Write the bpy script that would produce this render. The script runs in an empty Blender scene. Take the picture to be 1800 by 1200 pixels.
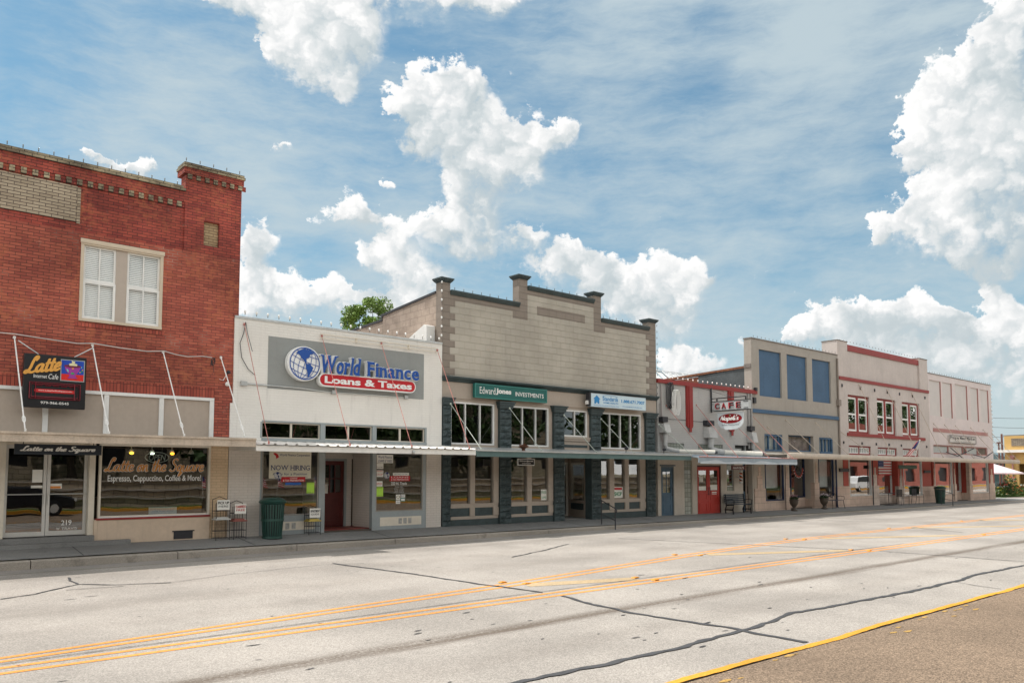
import bpy, bmesh, math, random
from mathutils import Vector, Matrix
random.seed(7)
SC = bpy.context.scene
COL = SC.collection
R = math.radians
# ------------------------------------------------------------------ camera
cd = bpy.data.cameras.new("camera"); CAM = bpy.data.objects.new("camera", cd); COL.objects.link(CAM)
CAM.location = (0, 0, 2.05); CAM.rotation_euler = (R(90 + 4.004), 0, -R(41.078))
cd.sensor_width = 36; cd.lens = 28.0; cd.shift_y = 133 / 1800; cd.clip_start = .1; cd.clip_end = 3000
SC.camera = CAM
SC.view_settings.view_transform = 'Standard'; SC.view_settings.look = 'None'
SC.view_settings.gamma = 1; SC.view_settings.exposure = EXPO = 0.30
SC.cycles.max_bounces = 8; SC.cycles.transparent_max_bounces = 12; SC.cycles.caustics_reflective = False; SC.cycles.caustics_refractive = False
SC.cycles.use_denoising = True
# ------------------------------------------------------------------ sun
SD = Vector((-.27, .33, 1)).normalized()
sl = bpy.data.lights.new("sun", 'SUN'); sl.energy = 3.6; sl.angle = R(.5); sl.color = (1, .955, .9)
so = bpy.data.objects.new("sun", sl); COL.objects.link(so); so.rotation_euler = SD.to_track_quat('Z', 'Y').to_euler()
# ------------------------------------------------------------------ sky
W = bpy.data.worlds.new("World"); SC.world = W; W.use_nodes = True
NT = W.node_tree; NT.nodes.clear()
def N(nt, t, **k):
    n = nt.nodes.new(t)
    for a, b in k.items():
        if a == 'i':
            for s, v in b.items(): n.inputs[s].default_value = v
        else: setattr(n, a, b)
    return n
def mth(nt, op, a, b=None, c=None, clamp=False):
    n = nt.nodes.new('ShaderNodeMath'); n.operation = op; n.use_clamp = clamp
    for k, v in enumerate((a, b, c)):
        if v is None: continue
        if isinstance(v, (int, float)): n.inputs[k].default_value = v
        else: nt.links.new(v, n.inputs[k])
    return n.outputs[0]
def vmt(nt, op, a, b=None, c=None):
    n = nt.nodes.new('ShaderNodeVectorMath'); n.operation = op
    for k, v in enumerate((a, b, c)):
        if v is None: continue
        if isinstance(v, (tuple, list)): n.inputs[k].default_value = v
        else: nt.links.new(v, n.inputs[k])
    return n.outputs['Value'] if op in ('LENGTH', 'DOT_PRODUCT') else n.outputs[0]
def mixc(nt, f, a, b, bt='MIX'):
    n = nt.nodes.new('ShaderNodeMix'); n.data_type = 'RGBA'; n.blend_type = bt
    for s, v in ((0, f), (6, a), (7, b)):
        if isinstance(v, (int, float)): n.inputs[s].default_value = v
        elif isinstance(v, (tuple, list)): n.inputs[s].default_value = tuple(v[:3]) + (1,)
        else: nt.links.new(v, n.inputs[s])
    return n.outputs[2]
def maprange(nt, v, a, b, c=0., d=1., smooth=True):
    n = nt.nodes.new('ShaderNodeMapRange'); n.interpolation_type = 'SMOOTHSTEP' if smooth else 'LINEAR'
    nt.links.new(v, n.inputs[0])
    for k, x in zip((1, 2, 3, 4), (a, b, c, d)): n.inputs[k].default_value = x
    return n.outputs[0]
def noise(nt, v, scale, detail=4, rough=.5, out=0, dim='3D'):
    n = nt.nodes.new('ShaderNodeTexNoise'); n.noise_dimensions = dim
    n.inputs['Scale'].default_value = scale; n.inputs['Detail'].default_value = detail; n.inputs['Roughness'].default_value = rough
    if v is not None: nt.links.new(v, n.inputs['Vector'])
    return n.outputs[out]
sky = N(NT, 'ShaderNodeTexSky'); sky.sky_type = 'NISHITA'; sky.sun_disc = False
sky.sun_elevation = math.asin(SD.z); sky.sun_rotation = math.atan2(SD.x, SD.y); sky.air_density = 1.0; sky.dust_density = 1.6; sky.ozone_density = 1.5
tc = N(NT, 'ShaderNodeTexCoord'); sep = N(NT, 'ShaderNodeSeparateXYZ'); NT.links.new(tc.outputs['Generated'], sep.inputs[0])
X_, Y_, Z_ = sep.outputs
az = mth(NT, 'ARCTAN2', X_, Y_)
hl = mth(NT, 'SQRT', mth(NT, 'ADD', mth(NT, 'MULTIPLY', X_, X_), mth(NT, 'MULTIPLY', Y_, Y_)))
te = mth(NT, 'DIVIDE', Z_, mth(NT, 'MAXIMUM', hl, .02))
cb = N(NT, 'ShaderNodeCombineXYZ'); NT.links.new(az, cb.inputs[0]); NT.links.new(te, cb.inputs[1]); PP = cb.outputs[0]
# cumulus: heaps placed by compass bearing and height above the horizon
BL = [(0.407,0.596,0.088,0.031,0.0),(0.47,0.564,0.066,0.041,0.0),(0.497,0.523,0.044,0.03,0.0),(0.429,0.526,0.029,0.034,0.0),(0.521,0.551,0.03,0.033,0.0),(0.506,0.484,0.018,0.018,0.0),(0.471,0.504,0.025,0.019,0.0),(0.599,0.616,0.095,0.026,0.0),(0.687,0.616,0.045,0.015,0.0),(0.374,0.577,0.04,0.017,-0.12),(0.618,0.505,0.044,0.032,0.0),(0.591,0.461,0.033,0.038,0.0),(0.667,0.494,0.034,0.029,0.0),(0.636,0.45,0.048,0.036,0.0),(0.702,0.437,0.04,0.032,0.0),(0.761,0.426,0.037,0.027,0.0),(0.787,0.436,0.02,0.017,0.0),(0.733,0.384,0.028,0.031,0.0),(0.615,0.419,0.029,0.022,0.0),(0.68,0.399,0.032,0.033,-0.12),(0.662,0.365,0.044,0.042,-0.5),(0.681,0.324,0.036,0.034,-0.5),(0.644,0.29,0.043,0.027,-0.56),(0.495,0.316,0.036,0.02,0.0),(0.53,0.316,0.025,0.02,0.0),(0.573,0.291,0.027,0.031,0.0),(0.559,0.264,0.035,0.02,0.0),(0.603,0.244,0.043,0.018,-0.19),(0.636,0.314,0.03,0.018,0.0),(0.668,0.292,0.029,0.016,0.0),(0.74,0.294,0.029,0.025,0.0),(0.802,0.274,0.03,0.029,0.0),(0.825,0.245,0.026,0.023,0.0),(0.764,0.25,0.026,0.021,-0.25),(0.9,0.244,0.045,0.03,0.0),(0.933,0.223,0.029,0.033,0.0),(0.868,0.208,0.049,0.029,-0.12),(0.916,0.184,0.039,0.023,-0.25),(0.953,0.233,0.016,0.007,0.0),(0.531,0.221,0.042,0.014,-0.31),(0.401,0.28,0.02,0.028,0.0),(0.405,0.235,0.025,0.035,0.0),(0.448,0.227,0.031,0.023,0.0),(0.464,0.203,0.02,0.016,0.0),(0.422,0.197,0.037,0.02,-0.31),(0.396,0.213,0.02,0.028,-0.19),(0.496,0.221,0.014,0.02,0.0),(0.484,0.229,0.007,0.007,0.0),(0.243,0.353,0.03,0.009,0.0),(0.272,0.351,0.017,0.009,0.0),(0.432,0.399,0.016,0.008,0.0),(0.591,0.217,0.033,0.016,0.0),(0.557,0.368,0.01,0.009,0.0),(0.566,0.204,0.021,0.014,-0.19),(1.306,0.503,0.041,0.044,0.0),(1.281,0.453,0.037,0.04,0.0),(1.247,0.432,0.03,0.03,0.0),(1.221,0.429,0.024,0.025,0.0),(1.215,0.392,0.033,0.026,0.0),(1.19,0.385,0.015,0.012,0.0),(1.259,0.38,0.049,0.045,0.0),(1.247,0.335,0.038,0.033,-0.06),(1.295,0.331,0.046,0.069,-0.25),(1.22,0.297,0.037,0.029,0.0),(1.188,0.28,0.028,0.018,0.0),(1.155,0.285,0.012,0.016,0.0),(1.15,0.269,0.008,0.008,0.0),(1.258,0.275,0.051,0.032,-0.31),(1.238,0.246,0.042,0.018,-0.62),(1.291,0.238,0.044,0.022,-0.68),(1.198,0.36,0.013,0.013,0.0),(1.089,0.185,0.029,0.023,0.0),(1.063,0.171,0.018,0.016,0.0),(1.113,0.16,0.034,0.021,-0.19),(1.141,0.186,0.026,0.019,0.0),(1.179,0.177,0.023,0.02,0.0),(1.208,0.175,0.021,0.017,0.0),(1.232,0.16,0.027,0.02,-0.12),(1.266,0.203,0.014,0.019,0.0),(1.28,0.179,0.021,0.023,0.0),(1.287,0.14,0.034,0.031,-0.25),(1.256,0.131,0.04,0.022,-0.37),(1.161,0.15,0.047,0.018,-0.37),(1.206,0.121,0.062,0.022,-0.43),(1.28,0.085,0.029,0.034,-0.5),(0.926,0.14,0.036,0.018,0.0),(0.963,0.126,0.027,0.014,-0.19),(1.017,0.145,0.021,0.01,0.0)]
wn1 = noise(NT, PP, 11, 3, .5, out=1, dim='2D'); wn2 = noise(NT, PP, 48, 4, .62, out=1, dim='2D')
w1 = vmt(NT, 'SCALE', vmt(NT, 'SUBTRACT', wn1, (.5, .5, .5))); w1.node.inputs[3].default_value = .050
w2 = vmt(NT, 'SCALE', vmt(NT, 'SUBTRACT', wn2, (.5, .5, .5))); w2.node.inputs[3].default_value = .030
PW = vmt(NT, 'MULTIPLY', vmt(NT, 'ADD', vmt(NT, 'ADD', PP, w1), w2), (1, 1, 0))
m = None; tw = None
for (cx, cy, rx, ry, kb_) in BL:
    d = vmt(NT, 'MULTIPLY', vmt(NT, 'SUBTRACT', PW, (cx, cy, 0)), (1.12 / rx, 1.12 / ry, 0))
    g = mth(NT, 'POWER', 2.0, mth(NT, 'MULTIPLY', vmt(NT, 'DOT_PRODUCT', d, d), -1.))
    t = mth(NT, 'MULTIPLY', mth(NT, 'ADD', vmt(NT, 'DOT_PRODUCT', d, (-.40, .92, 0)), kb_) if kb_ else vmt(NT, 'DOT_PRODUCT', d, (-.40, .92, 0)), g)
    m = g if m is None else mth(NT, 'ADD', m, g)
    tw = t if tw is None else mth(NT, 'ADD', tw, t)
tone = mth(NT, 'DIVIDE', tw, mth(NT, 'MAXIMUM', m, .12))            # +: upper, sunlit side of a heap; -: its underside
ms = mth(NT, 'MINIMUM', m, 1.3)
vo = NT.nodes.new('ShaderNodeTexVoronoi'); vo.voronoi_dimensions = '2D'; vo.feature = 'SMOOTH_F1'; vo.inputs['Scale'].default_value = 30; vo.inputs['Smoothness'].default_value = .45; NT.links.new(PW, vo.inputs['Vector'])
vo2 = NT.nodes.new('ShaderNodeTexVoronoi'); vo2.voronoi_dimensions = '2D'; vo2.feature = 'SMOOTH_F1'; vo2.inputs['Scale'].default_value = 78; vo2.inputs['Smoothness'].default_value = .5; NT.links.new(PW, vo2.inputs['Vector'])
puff = mth(NT, 'ADD', mth(NT, 'MULTIPLY_ADD', vo.outputs['Distance'], -.75, .34), mth(NT, 'MULTIPLY_ADD', vo2.outputs['Distance'], -.38, .16))
fb = mth(NT, 'SUBTRACT', noise(NT, PP, 24, 9, .68, dim='2D'), .5)
field = mth(NT, 'ADD', mth(NT, 'ADD', ms, mth(NT, 'MULTIPLY', puff, .75)), mth(NT, 'MULTIPLY', fb, 1.6))
soft = maprange(NT, tone, .30, -.7, .26, 1.1)                     # undersides fade out softly
lo_ = .50
dn_ = NT.nodes.new('ShaderNodeMapRange'); dn_.interpolation_type = 'SMOOTHSTEP'; NT.links.new(field, dn_.inputs[0]); dn_.inputs[1].default_value = lo_; NT.links.new(mth(NT, 'ADD', soft, lo_), dn_.inputs[2])
dens = dn_.outputs[0]
# broken cumulus added over the unseen sky, for fill light and reflections
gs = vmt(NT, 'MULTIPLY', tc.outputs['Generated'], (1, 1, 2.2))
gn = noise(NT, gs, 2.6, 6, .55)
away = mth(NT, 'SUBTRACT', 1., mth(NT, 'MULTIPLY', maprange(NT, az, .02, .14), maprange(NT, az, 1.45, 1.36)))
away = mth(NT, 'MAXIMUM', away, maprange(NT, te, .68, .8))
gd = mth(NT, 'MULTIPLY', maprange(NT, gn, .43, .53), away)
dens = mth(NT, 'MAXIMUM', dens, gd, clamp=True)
# relief inside the clouds
big = noise(NT, PW, 8, 4, .55, dim='2D')
sh = mth(NT, 'ADD', mth(NT, 'MULTIPLY_ADD', tone, .42, .58), mth(NT, 'MULTIPLY', puff, .95))
sh = mth(NT, 'ADD', sh, mth(NT, 'MULTIPLY_ADD', big, 1.0, -.55))
sh = mth(NT, 'ADD', sh, mth(NT, 'MULTIPLY', fb, .7))
sh = mth(NT, 'ADD', sh, maprange(NT, field, 1.0, .5, 0, .22))
sh = mth(NT, 'MULTIPLY_ADD', sh, .95, -.13, clamp=True)
CL = N(NT, 'ShaderNodeValToRGB'); NT.links.new(sh, CL.inputs[0]); CL.color_ramp.interpolation = 'B_SPLINE'
CL.color_ramp.elements[0].position = .0; CL.color_ramp.elements[0].color = (.44, .50, .525, 1)
CL.color_ramp.elements[1].position = .85; CL.color_ramp.elements[1].color = (.84, .84, .83, 1)
for q_, c_ in ((.25, (.55, .595, .61, 1)), (.5, (.68, .695, .70, 1)), (.7, (.80, .80, .795, 1))): e = CL.color_ramp.elements.new(q_); e.color = c_
# cirrus veil, thin streaks
st = N(NT, 'ShaderNodeMapping'); st.inputs['Rotation'].default_value = (0, 0, R(14)); st.inputs['Scale'].default_value = (2.2, 7, 1)
NT.links.new(vmt(NT, 'ADD', PP, vmt(NT, 'MULTIPLY', wn1, (.025, .025, 0))), st.inputs[0])
cn = noise(NT, st.outputs[0], 3.0, 9, .68, dim='2D'); cn2 = noise(NT, PP, 2.2, 4, .55, dim='2D')
veil = maprange(NT, mth(NT, 'ADD', mth(NT, 'MULTIPLY', cn, .62), mth(NT, 'MULTIPLY', cn2, .85)), .46, 1.0, .10, .92)
skb = N(NT, 'ShaderNodeHueSaturation', i={'Saturation': 1.0, 'Value': 1.0}); NT.links.new(sky.outputs[0], skb.inputs['Color'])
SKYS = .105
sc_ = vmt(NT, 'SCALE', skb.outputs[0]); sc_.node.inputs[3].default_value = SKYS
skyc = mixc(NT, veil, vmt(NT, 'MULTIPLY', sc_, (.62, 1.0, 1.0)), (.45, .535, .575))
hz = maprange(NT, te, .30, -.02, 0, .75)
skyc = mixc(NT, hz, skyc, (.50, .56, .585))
# the added out-of-view clouds are set extra bright to fill the shaded shop fronts
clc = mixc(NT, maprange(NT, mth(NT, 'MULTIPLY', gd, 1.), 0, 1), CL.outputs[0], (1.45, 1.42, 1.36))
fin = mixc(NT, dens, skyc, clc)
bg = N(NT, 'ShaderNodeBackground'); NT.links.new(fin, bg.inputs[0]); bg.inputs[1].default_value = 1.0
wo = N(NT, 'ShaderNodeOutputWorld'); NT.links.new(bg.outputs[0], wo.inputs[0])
W.cycles.sampling_method = 'MANUAL'; W.cycles.sample_map_resolution = 512

# ------------------------------------------------------------------ materials
def srgb(r, g, b):
    f = lambda c: (c / 255 / 12.92) if c / 255 <= .04045 else ((c / 255 + .055) / 1.055) ** 2.4
    return (f(r), f(g), f(b))
def base(name, rough=.7, metallic=0., spec=.5):
    m = bpy.data.materials.new(name); m.use_nodes = True; nt = m.node_tree
    p = nt.nodes['Principled BSDF']; p.inputs['Roughness'].default_value = rough; p.inputs['Metallic'].default_value = metallic
    p.inputs['Specular IOR Level'].default_value = spec
    return m, nt, p
def obco(nt):
    return nt.nodes.new('ShaderNodeTexCoord').outputs['Object']
def bump(nt, p, h, dist=.01, strength=1.):
    b = nt.nodes.new('ShaderNodeBump'); b.inputs['Distance'].default_value = dist; b.inputs['Strength'].default_value = strength
    nt.links.new(h, b.inputs['Height']); nt.links.new(b.outputs[0], p.inputs['Normal'])
def sc3(c, k): return tuple(min(1, x * k) for x in c)
def paint(name, c, rough=.6, var=.12, scale=1.3, bmp=.0, metallic=0., streak=0., spec=.4, grime=0.):
    m, nt, p = base(name, rough, metallic, spec); co = obco(nt)
    n1 = noise(nt, co, scale, 6, .6); n2 = noise(nt, co, scale * 9, 3, .6)
    f = mth(nt, 'ADD', mth(nt, 'MULTIPLY', n1, .65), mth(nt, 'MULTIPLY', n2, .35))
    f = maprange(nt, f, .35, .65)
    col = mixc(nt, f, sc3(c, 1 - var), sc3(c, 1 + var * .6))
    if streak:
        mp = nt.nodes.new('ShaderNodeMapping'); mp.inputs['Scale'].default_value = (3.2, 3.2, .22); nt.links.new(co, mp.inputs[0])
        s = maprange(nt, noise(nt, mp.outputs[0], 1.6, 6, .65), .52, .74, 0, streak)
        col = mixc(nt, s, col, sc3(c, .45))
        g2 = maprange(nt, noise(nt, co, 3.1, 9, .72), .50, .72, 0, streak * .8); col = mixc(nt, g2, col, sc3(c, .62))
        g3 = maprange(nt, noise(nt, co, 6.5, 6, .7), .60, .70, 0, streak * .9); col = mixc(nt, g3, col, sc3(c, 1.25))
    nt.links.new(col, p.inputs['Base Color'])
    if bmp: bump(nt, p, n2, bmp)
    return m
def facade_uv(nt):
    """front and side walls alike: along the wall, and up"""
    co = obco(nt); s = nt.nodes.new('ShaderNodeSeparateXYZ'); nt.links.new(co, s.inputs[0])
    c = nt.nodes.new('ShaderNodeCombineXYZ'); nt.links.new(mth(nt, 'ADD', s.outputs[0], s.outputs[1]), c.inputs[0]); nt.links.new(s.outputs[2], c.inputs[1])
    return co, c.outputs[0]
def bricks(name, c1, c2, mort, bw=.235, rh=.0755, ms=.006, patch=None, rough=.85, bd=.006, wthr=.35, lightmort=None, soot=0.):
    m, nt, p = base(name, rough, 0, .25); co, uv = facade_uv(nt)
    b = nt.nodes.new('ShaderNodeTexBrick'); nt.links.new(uv, b.inputs['Vector'])
    for k, v in (('Scale', 1.), ('Mortar Size', ms), ('Mortar Smooth', .12), ('Brick Width', bw), ('Row Height', rh), ('Bias', 0.)): b.inputs[k].default_value = v
    b.inputs['Color1'].default_value = (*c1, 1); b.inputs['Color2'].default_value = (*c2, 1); b.inputs['Mortar'].default_value = (*mort, 1)
    big = noise(nt, co, .55, 5, .6)
    if lightmort:
        lm = maprange(nt, noise(nt, co, .8, 5, .65), .54, .66)
        nt.links.new(mixc(nt, lm, mort, lightmort), b.inputs['Mortar'])
    col = b.outputs['Color']
    wv = maprange(nt, big, .32, .68, 1 - wthr * .55, 1 + wthr * .45)
    hs = nt.nodes.new('ShaderNodeHueSaturation'); nt.links.new(col, hs.inputs['Color']); nt.links.new(wv, hs.inputs['Value'])
    col = hs.outputs[0]
    fine = noise(nt, uv, 60, 3, .6)
    col = mixc(nt, maprange(nt, fine, .55, .75, 0, .22), col, sc3(c1, .5))
    if patch:
        pf = maprange(nt, noise(nt, co, 2.3, 8, .72), .60, .70, 0, .5)
        col = mixc(nt, pf, col, patch)
    if lightmort or soot: col = mixc(nt, mth(nt, 'MULTIPLY', maprange(nt, noise(nt, co, .9, 4, .6), .45, .65, 0, .55), b.outputs['Fac'] if False else maprange(nt, noise(nt, uv, 7, 2, .5), .4, .6)), col, (.46, .15, .075) if c1[0] > .4 and c1[1] < .2 else c1)
    if soot:
        s = nt.nodes.new('ShaderNodeSeparateXYZ'); nt.links.new(co, s.inputs[0])
        sf = mth(nt, 'MULTIPLY', maprange(nt, noise(nt, co, 1.7, 6, .65), .42, .68), soot)
        col = mixc(nt, sf, col, (.035, .018, .018))
    mp = nt.nodes.new('ShaderNodeMapping'); mp.inputs['Scale'].default_value = (2.6, 2.6, .25); nt.links.new(co, mp.inputs[0])
    col = mixc(nt, maprange(nt, noise(nt, mp.outputs[0], 1.5, 7, .68), .54, .76, 0, .30), col, sc3(c1, .5))
    nt.links.new(col, p.inputs['Base Color'])
    h = mth(nt, 'ADD', mth(nt, 'MULTIPLY', b.outputs['Fac'], -1.), mth(nt, 'MULTIPLY', fine, .35))
    bump(nt, p, h, bd)
    return m
def glassm(name, tint=(.62, .66, .64), k=1.7, wav=.0015):
    m = bpy.data.materials.new(name); m.use_nodes = True; nt = m.node_tree; nt.nodes.clear()
    t = N(nt, 'ShaderNodeBsdfTransparent'); t.inputs[0].default_value = (*tint, 1)
    g = N(nt, 'ShaderNodeBsdfGlossy'); g.inputs['Roughness'].default_value = .0; g.inputs[0].default_value = (1, 1, 1, 1)
    f = N(nt, 'ShaderNodeFresnel'); f.inputs[0].default_value = 1.5
    co = obco(nt); b = N(nt, 'ShaderNodeBump'); b.inputs['Distance'].default_value = wav * 20
    nt.links.new(noise(nt, co, 1.1, 1, .4), b.inputs['Height']); b.inputs['Strength'].default_value = .07
    nt.links.new(b.outputs[0], g.inputs['Normal'])
    mx = N(nt, 'ShaderNodeMixShader'); gb_ = N(nt, 'ShaderNodeNewGeometry'); nt.links.new(mth(nt, 'MULTIPLY', mth(nt, 'MULTIPLY', f.outputs[0], k, clamp=True), mth(nt, 'SUBTRACT', 1., gb_.outputs['Backfacing'])), mx.inputs[0])
    nt.links.new(t.outputs[0], mx.inputs[1]); nt.links.new(g.outputs[0], mx.inputs[2])
    o = N(nt, 'ShaderNodeOutputMaterial'); nt.links.new(mx.outputs[0], o.inputs[0]); return m
def _x(): pass
def emit(name, c, s):
    m, nt, p = base(name, .5); p.inputs['Base Color'].default_value = (*c, 1); p.inputs['Emission Color'].default_value = (*c, 1); p.inputs['Emission Strength'].default_value = s; return m

# ------------------------------------------------------------------ mesh builder
class MB:
    def __init__(s): s.v = []; s.f = []; s.fm = []; s.mi = 0; s.sm = False
    def add(s, vs, fs):
        o = len(s.v); s.v += [tuple(v) for v in vs]
        for f in fs: s.f.append(tuple(o + i for i in f)); s.fm.append(s.mi)
        return s
    def box(s, x0, x1, y0, y1, z0, z1):
        if x0 > x1: x0, x1 = x1, x0
        if y0 > y1: y0, y1 = y1, y0
        if z0 > z1: z0, z1 = z1, z0
        return s.add([(x0,y0,z0),(x1,y0,z0),(x1,y1,z0),(x0,y1,z0),(x0,y0,z1),(x1,y0,z1),(x1,y1,z1),(x0,y1,z1)],
                     [(0,3,2,1),(4,5,6,7),(0,1,5,4),(1,2,6,5),(2,3,7,6),(3,0,4,7)])
    def prism(s, pts, a, b, ax='y'):
        """pts: outline; ax 'y' -> (x,z) outline pushed along y, 'x' -> (y,z) along x, 'z' -> (x,y) along z"""
        n = len(pts)
        mk = {'y': lambda p, t: (p[0], t, p[1]), 'x': lambda p, t: (t, p[0], p[1]), 'z': lambda p, t: (p[0], p[1], t)}[ax]
        vs = [mk(p, a) for p in pts] + [mk(p, b) for p in pts]
        fs = [tuple(range(n)), tuple(range(2*n-1, n-1, -1))] + [(i, i+n, (i+1) % n + n, (i+1) % n) for i in range(n)]
        return s.add(vs, fs)
    def quad(s, a, b, c, d): return s.add([a, b, c, d], [(0, 1, 2, 3)])
    def tube(s, pts, r, n=6, r2=None, cap=True):
        pts = [Vector(p) for p in pts]; rings = []; L = len(pts)
        for i, p in enumerate(pts):
            t = (pts[min(i+1, L-1)] - pts[max(i-1, 0)]).normalized()
            up = Vector((0, 0, 1)) if abs(t.z) < .9 else Vector((1, 0, 0))
            u = t.cross(up).normalized(); w = t.cross(u)
            rr = r if r2 is None else r + (r2 - r) * i / (L - 1)
            rings.append([p + (u * math.cos(a) + w * math.sin(a)) * rr for a in [2 * math.pi * k / n for k in range(n)]])
        vs = [v for g in rings for v in g]; fs = []
        for i in range(L - 1):
            for k in range(n):
                fs.append((i*n+k, i*n+(k+1) % n, (i+1)*n+(k+1) % n, (i+1)*n+k))
        if cap: fs += [tuple(range(n-1, -1, -1)), tuple((L-1)*n+k for k in range(n))]
        return s.add(vs, fs)
    def lathe(s, prof, c=(0, 0, 0), n=16, a0=0, a1=2 * math.pi):
        full = abs(a1 - a0 - 2 * math.pi) < 1e-6; vs = []; fs = []; L = len(prof)
        m = n if full else n + 1
        for k in range(m):
            a = a0 + (a1 - a0) * k / n
            for (r, z) in prof: vs.append((c[0] + r * math.cos(a), c[1] + r * math.sin(a), c[2] + z))
        for k in range(n):
            q = (k + 1) % m
            for i in range(L - 1): fs.append((k*L+i, q*L+i, q*L+i+1, k*L+i+1))
        return s.add(vs, fs)
    def ell(s, c, r, nu=10, nv=7):
        prof = [(max(math.sin(math.pi * i / nv), .001), -math.cos(math.pi * i / nv)) for i in range(nv + 1)]
        t = MB().lathe(prof, n=nu); return s.add([(c[0]+x*r[0], c[1]+y*r[1], c[2]+z*r[2]) for x, y, z in t.v], t.f)
    def wall(s, x0, x1, z0, z1, yf, yb, ops=()):
        """wall slab with real openings"""
        xs = sorted({x0, x1, *[v for o in ops for v in o[:2] if x0 < v < x1]}); zs = sorted({z0, z1, *[v for o in ops for v in o[2:4] if z0 < v < z1]})
        def solid(i, j):
            if i < 0 or j < 0 or i >= len(xs)-1 or j >= len(zs)-1: return False
            cx = (xs[i]+xs[i+1])/2; cz = (zs[j]+zs[j+1])/2
            return not any(o[0] < cx < o[1] and o[2] < cz < o[3] for o in ops)
        for i in range(len(xs)-1):
            for j in range(len(zs)-1):
                if not solid(i, j): continue
                a, b, c, d = xs[i], xs[i+1], zs[j], zs[j+1]
                s.quad((a,yf,c),(b,yf,c),(b,yf,d),(a,yf,d)); s.quad((a,yb,c),(a,yb,d),(b,yb,d),(b,yb,c))
                if not solid(i-1, j): s.quad((a,yf,c),(a,yf,d),(a,yb,d),(a,yb,c))
                if not solid(i+1, j): s.quad((b,yf,c),(b,yb,c),(b,yb,d),(b,yf,d))
                if not solid(i, j-1): s.quad((a,yf,c),(a,yb,c),(b,yb,c),(b,yf,c))
                if not solid(i, j+1): s.quad((a,yf,d),(b,yf,d),(b,yb,d),(a,yb,d))
        return s
    def frame(s, x0, x1, z0, z1, y0, y1, t, mx=(), mz=(), mt=None):
        """rectangular frame with mullions (mx) and rails (mz), butted"""
        mt = mt or t * .7
        s.box(x0, x1, y0, y1, z1 - t, z1); s.box(x0, x1, y0, y1, z0, z0 + t)
        s.box(x0, x0 + t, y0, y1, z0 + t, z1 - t); s.box(x1 - t, x1, y0, y1, z0 + t, z1 - t)
        for x in mx: s.box(x - mt/2, x + mt/2, y0, y1, z0 + t, z1 - t)
        for z in mz:
            e = [x0 + t] + [v for x in sorted(mx) for v in (x - mt/2, x + mt/2)] + [x1 - t]
            for k in range(0, len(e), 2): s.box(e[k], e[k+1], y0, y1, z - mt/2, z + mt/2)
        return s
    def txt(s, string, x0, x1, z0, z1, y, th=.008, shear=0., bold=0., serif=0.):
        t = glyphs(string, th, shear, bold, serif)
        if not t: return s
        vs, fs = t; ax = [v[0] for v in vs]; ay = [v[1] for v in vs]
        a, b, c, d = min(ax), max(ax), min(ay), max(ay); kx = (x1-x0)/(b-a); kz = (z1-z0)/(d-c)
        return s.add([(x0+(v[0]-a)*kx, y - v[2], z0+(v[1]-c)*kz) for v in vs], fs)
    def pieces(s, gap=.02):
        n = len(s.v); par = list(range(n))
        def fd(i):
            while par[i] != i: par[i] = par[par[i]]; i = par[i]
            return i
        for f in s.f:
            for i in f[1:]: par[fd(i)] = fd(f[0])
        cl = {}
        for i in range(n): cl.setdefault(fd(i), []).append(i)
        bb = [[k, [min(s.v[i][a] for i in v) - gap for a in range(3)], [max(s.v[i][a] for i in v) + gap for a in range(3)]] for k, v in cl.items()]
        grp = []
        for b in bb:
            hit = [g for g in grp if any(all(b[1][a] <= c[2][a] and c[1][a] <= b[2][a] for a in range(3)) for c in g)]
            new = [b] + [c for g in hit for c in g]; grp = [g for g in grp if g not in hit] + [new]
        out = []
        for g in grp:
            ks = {c[0] for c in g}; m_ = MB(); mp = {}
            for f in s.f:
                if fd(f[0]) in ks:
                    for i in f:
                        if i not in mp: mp[i] = len(m_.v); m_.v.append(s.v[i])
                    m_.f.append(tuple(mp[i] for i in f)); m_.fm.append(0)
            out.append(m_)
        return out
    def build(s, name, mat, parent=None, smooth=False, bevel=0., loc=None, rot=None):
        if name in SPLIT:
            ps = s.pieces(.012 if name in ('dentil',) else .02)
            if len(ps) > 1:
                for q in ps: o = q.build_one(name, mat, parent, smooth, bevel, loc, rot)
                return o
        return s.build_one(name, mat, parent, smooth, bevel, loc, rot)
    def build_one(s, name, mat, parent=None, smooth=False, bevel=0., loc=None, rot=None):
        me = bpy.data.meshes.new(name); me.from_pydata(s.v, [], s.f)
        for mm in (mat if isinstance(mat, (list, tuple)) else [mat]): me.materials.append(mm)
        if isinstance(mat, (list, tuple)): me.polygons.foreach_set('material_index', s.fm)
        if smooth: me.polygons.foreach_set('use_smooth', [True] * len(me.polygons))
        bm = bmesh.new(); bm.from_mesh(me); bmesh.ops.remove_doubles(bm, verts=bm.verts, dist=1e-5); bmesh.ops.recalc_face_normals(bm, faces=bm.faces); bm.to_mesh(me); bm.free()
        o = bpy.data.objects.new(name, me); COL.objects.link(o)
        if parent: o.parent = parent
        if loc: o.location = loc
        if rot: o.rotation_euler = rot
        if bevel:
            b = o.modifiers.new('bevel', 'BEVEL'); b.width = bevel; b.segments = 1; b.limit_method = 'ANGLE'
        return o
SPLIT = {'pilaster','capital','green_cap','painted_pier','number_board','quoin','dentil','wall_anchor','front_pier','meter_box','joist','sill_brick','parapet_cap','stone_base','post','side_wall','cornice_band','glass_block_panel','downpipe','hanger','neon_box','arm','notice','paper_notice','number_tile','far_wall','stored_board','band','dentil_gap_brick'}
_gc = {}
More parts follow.
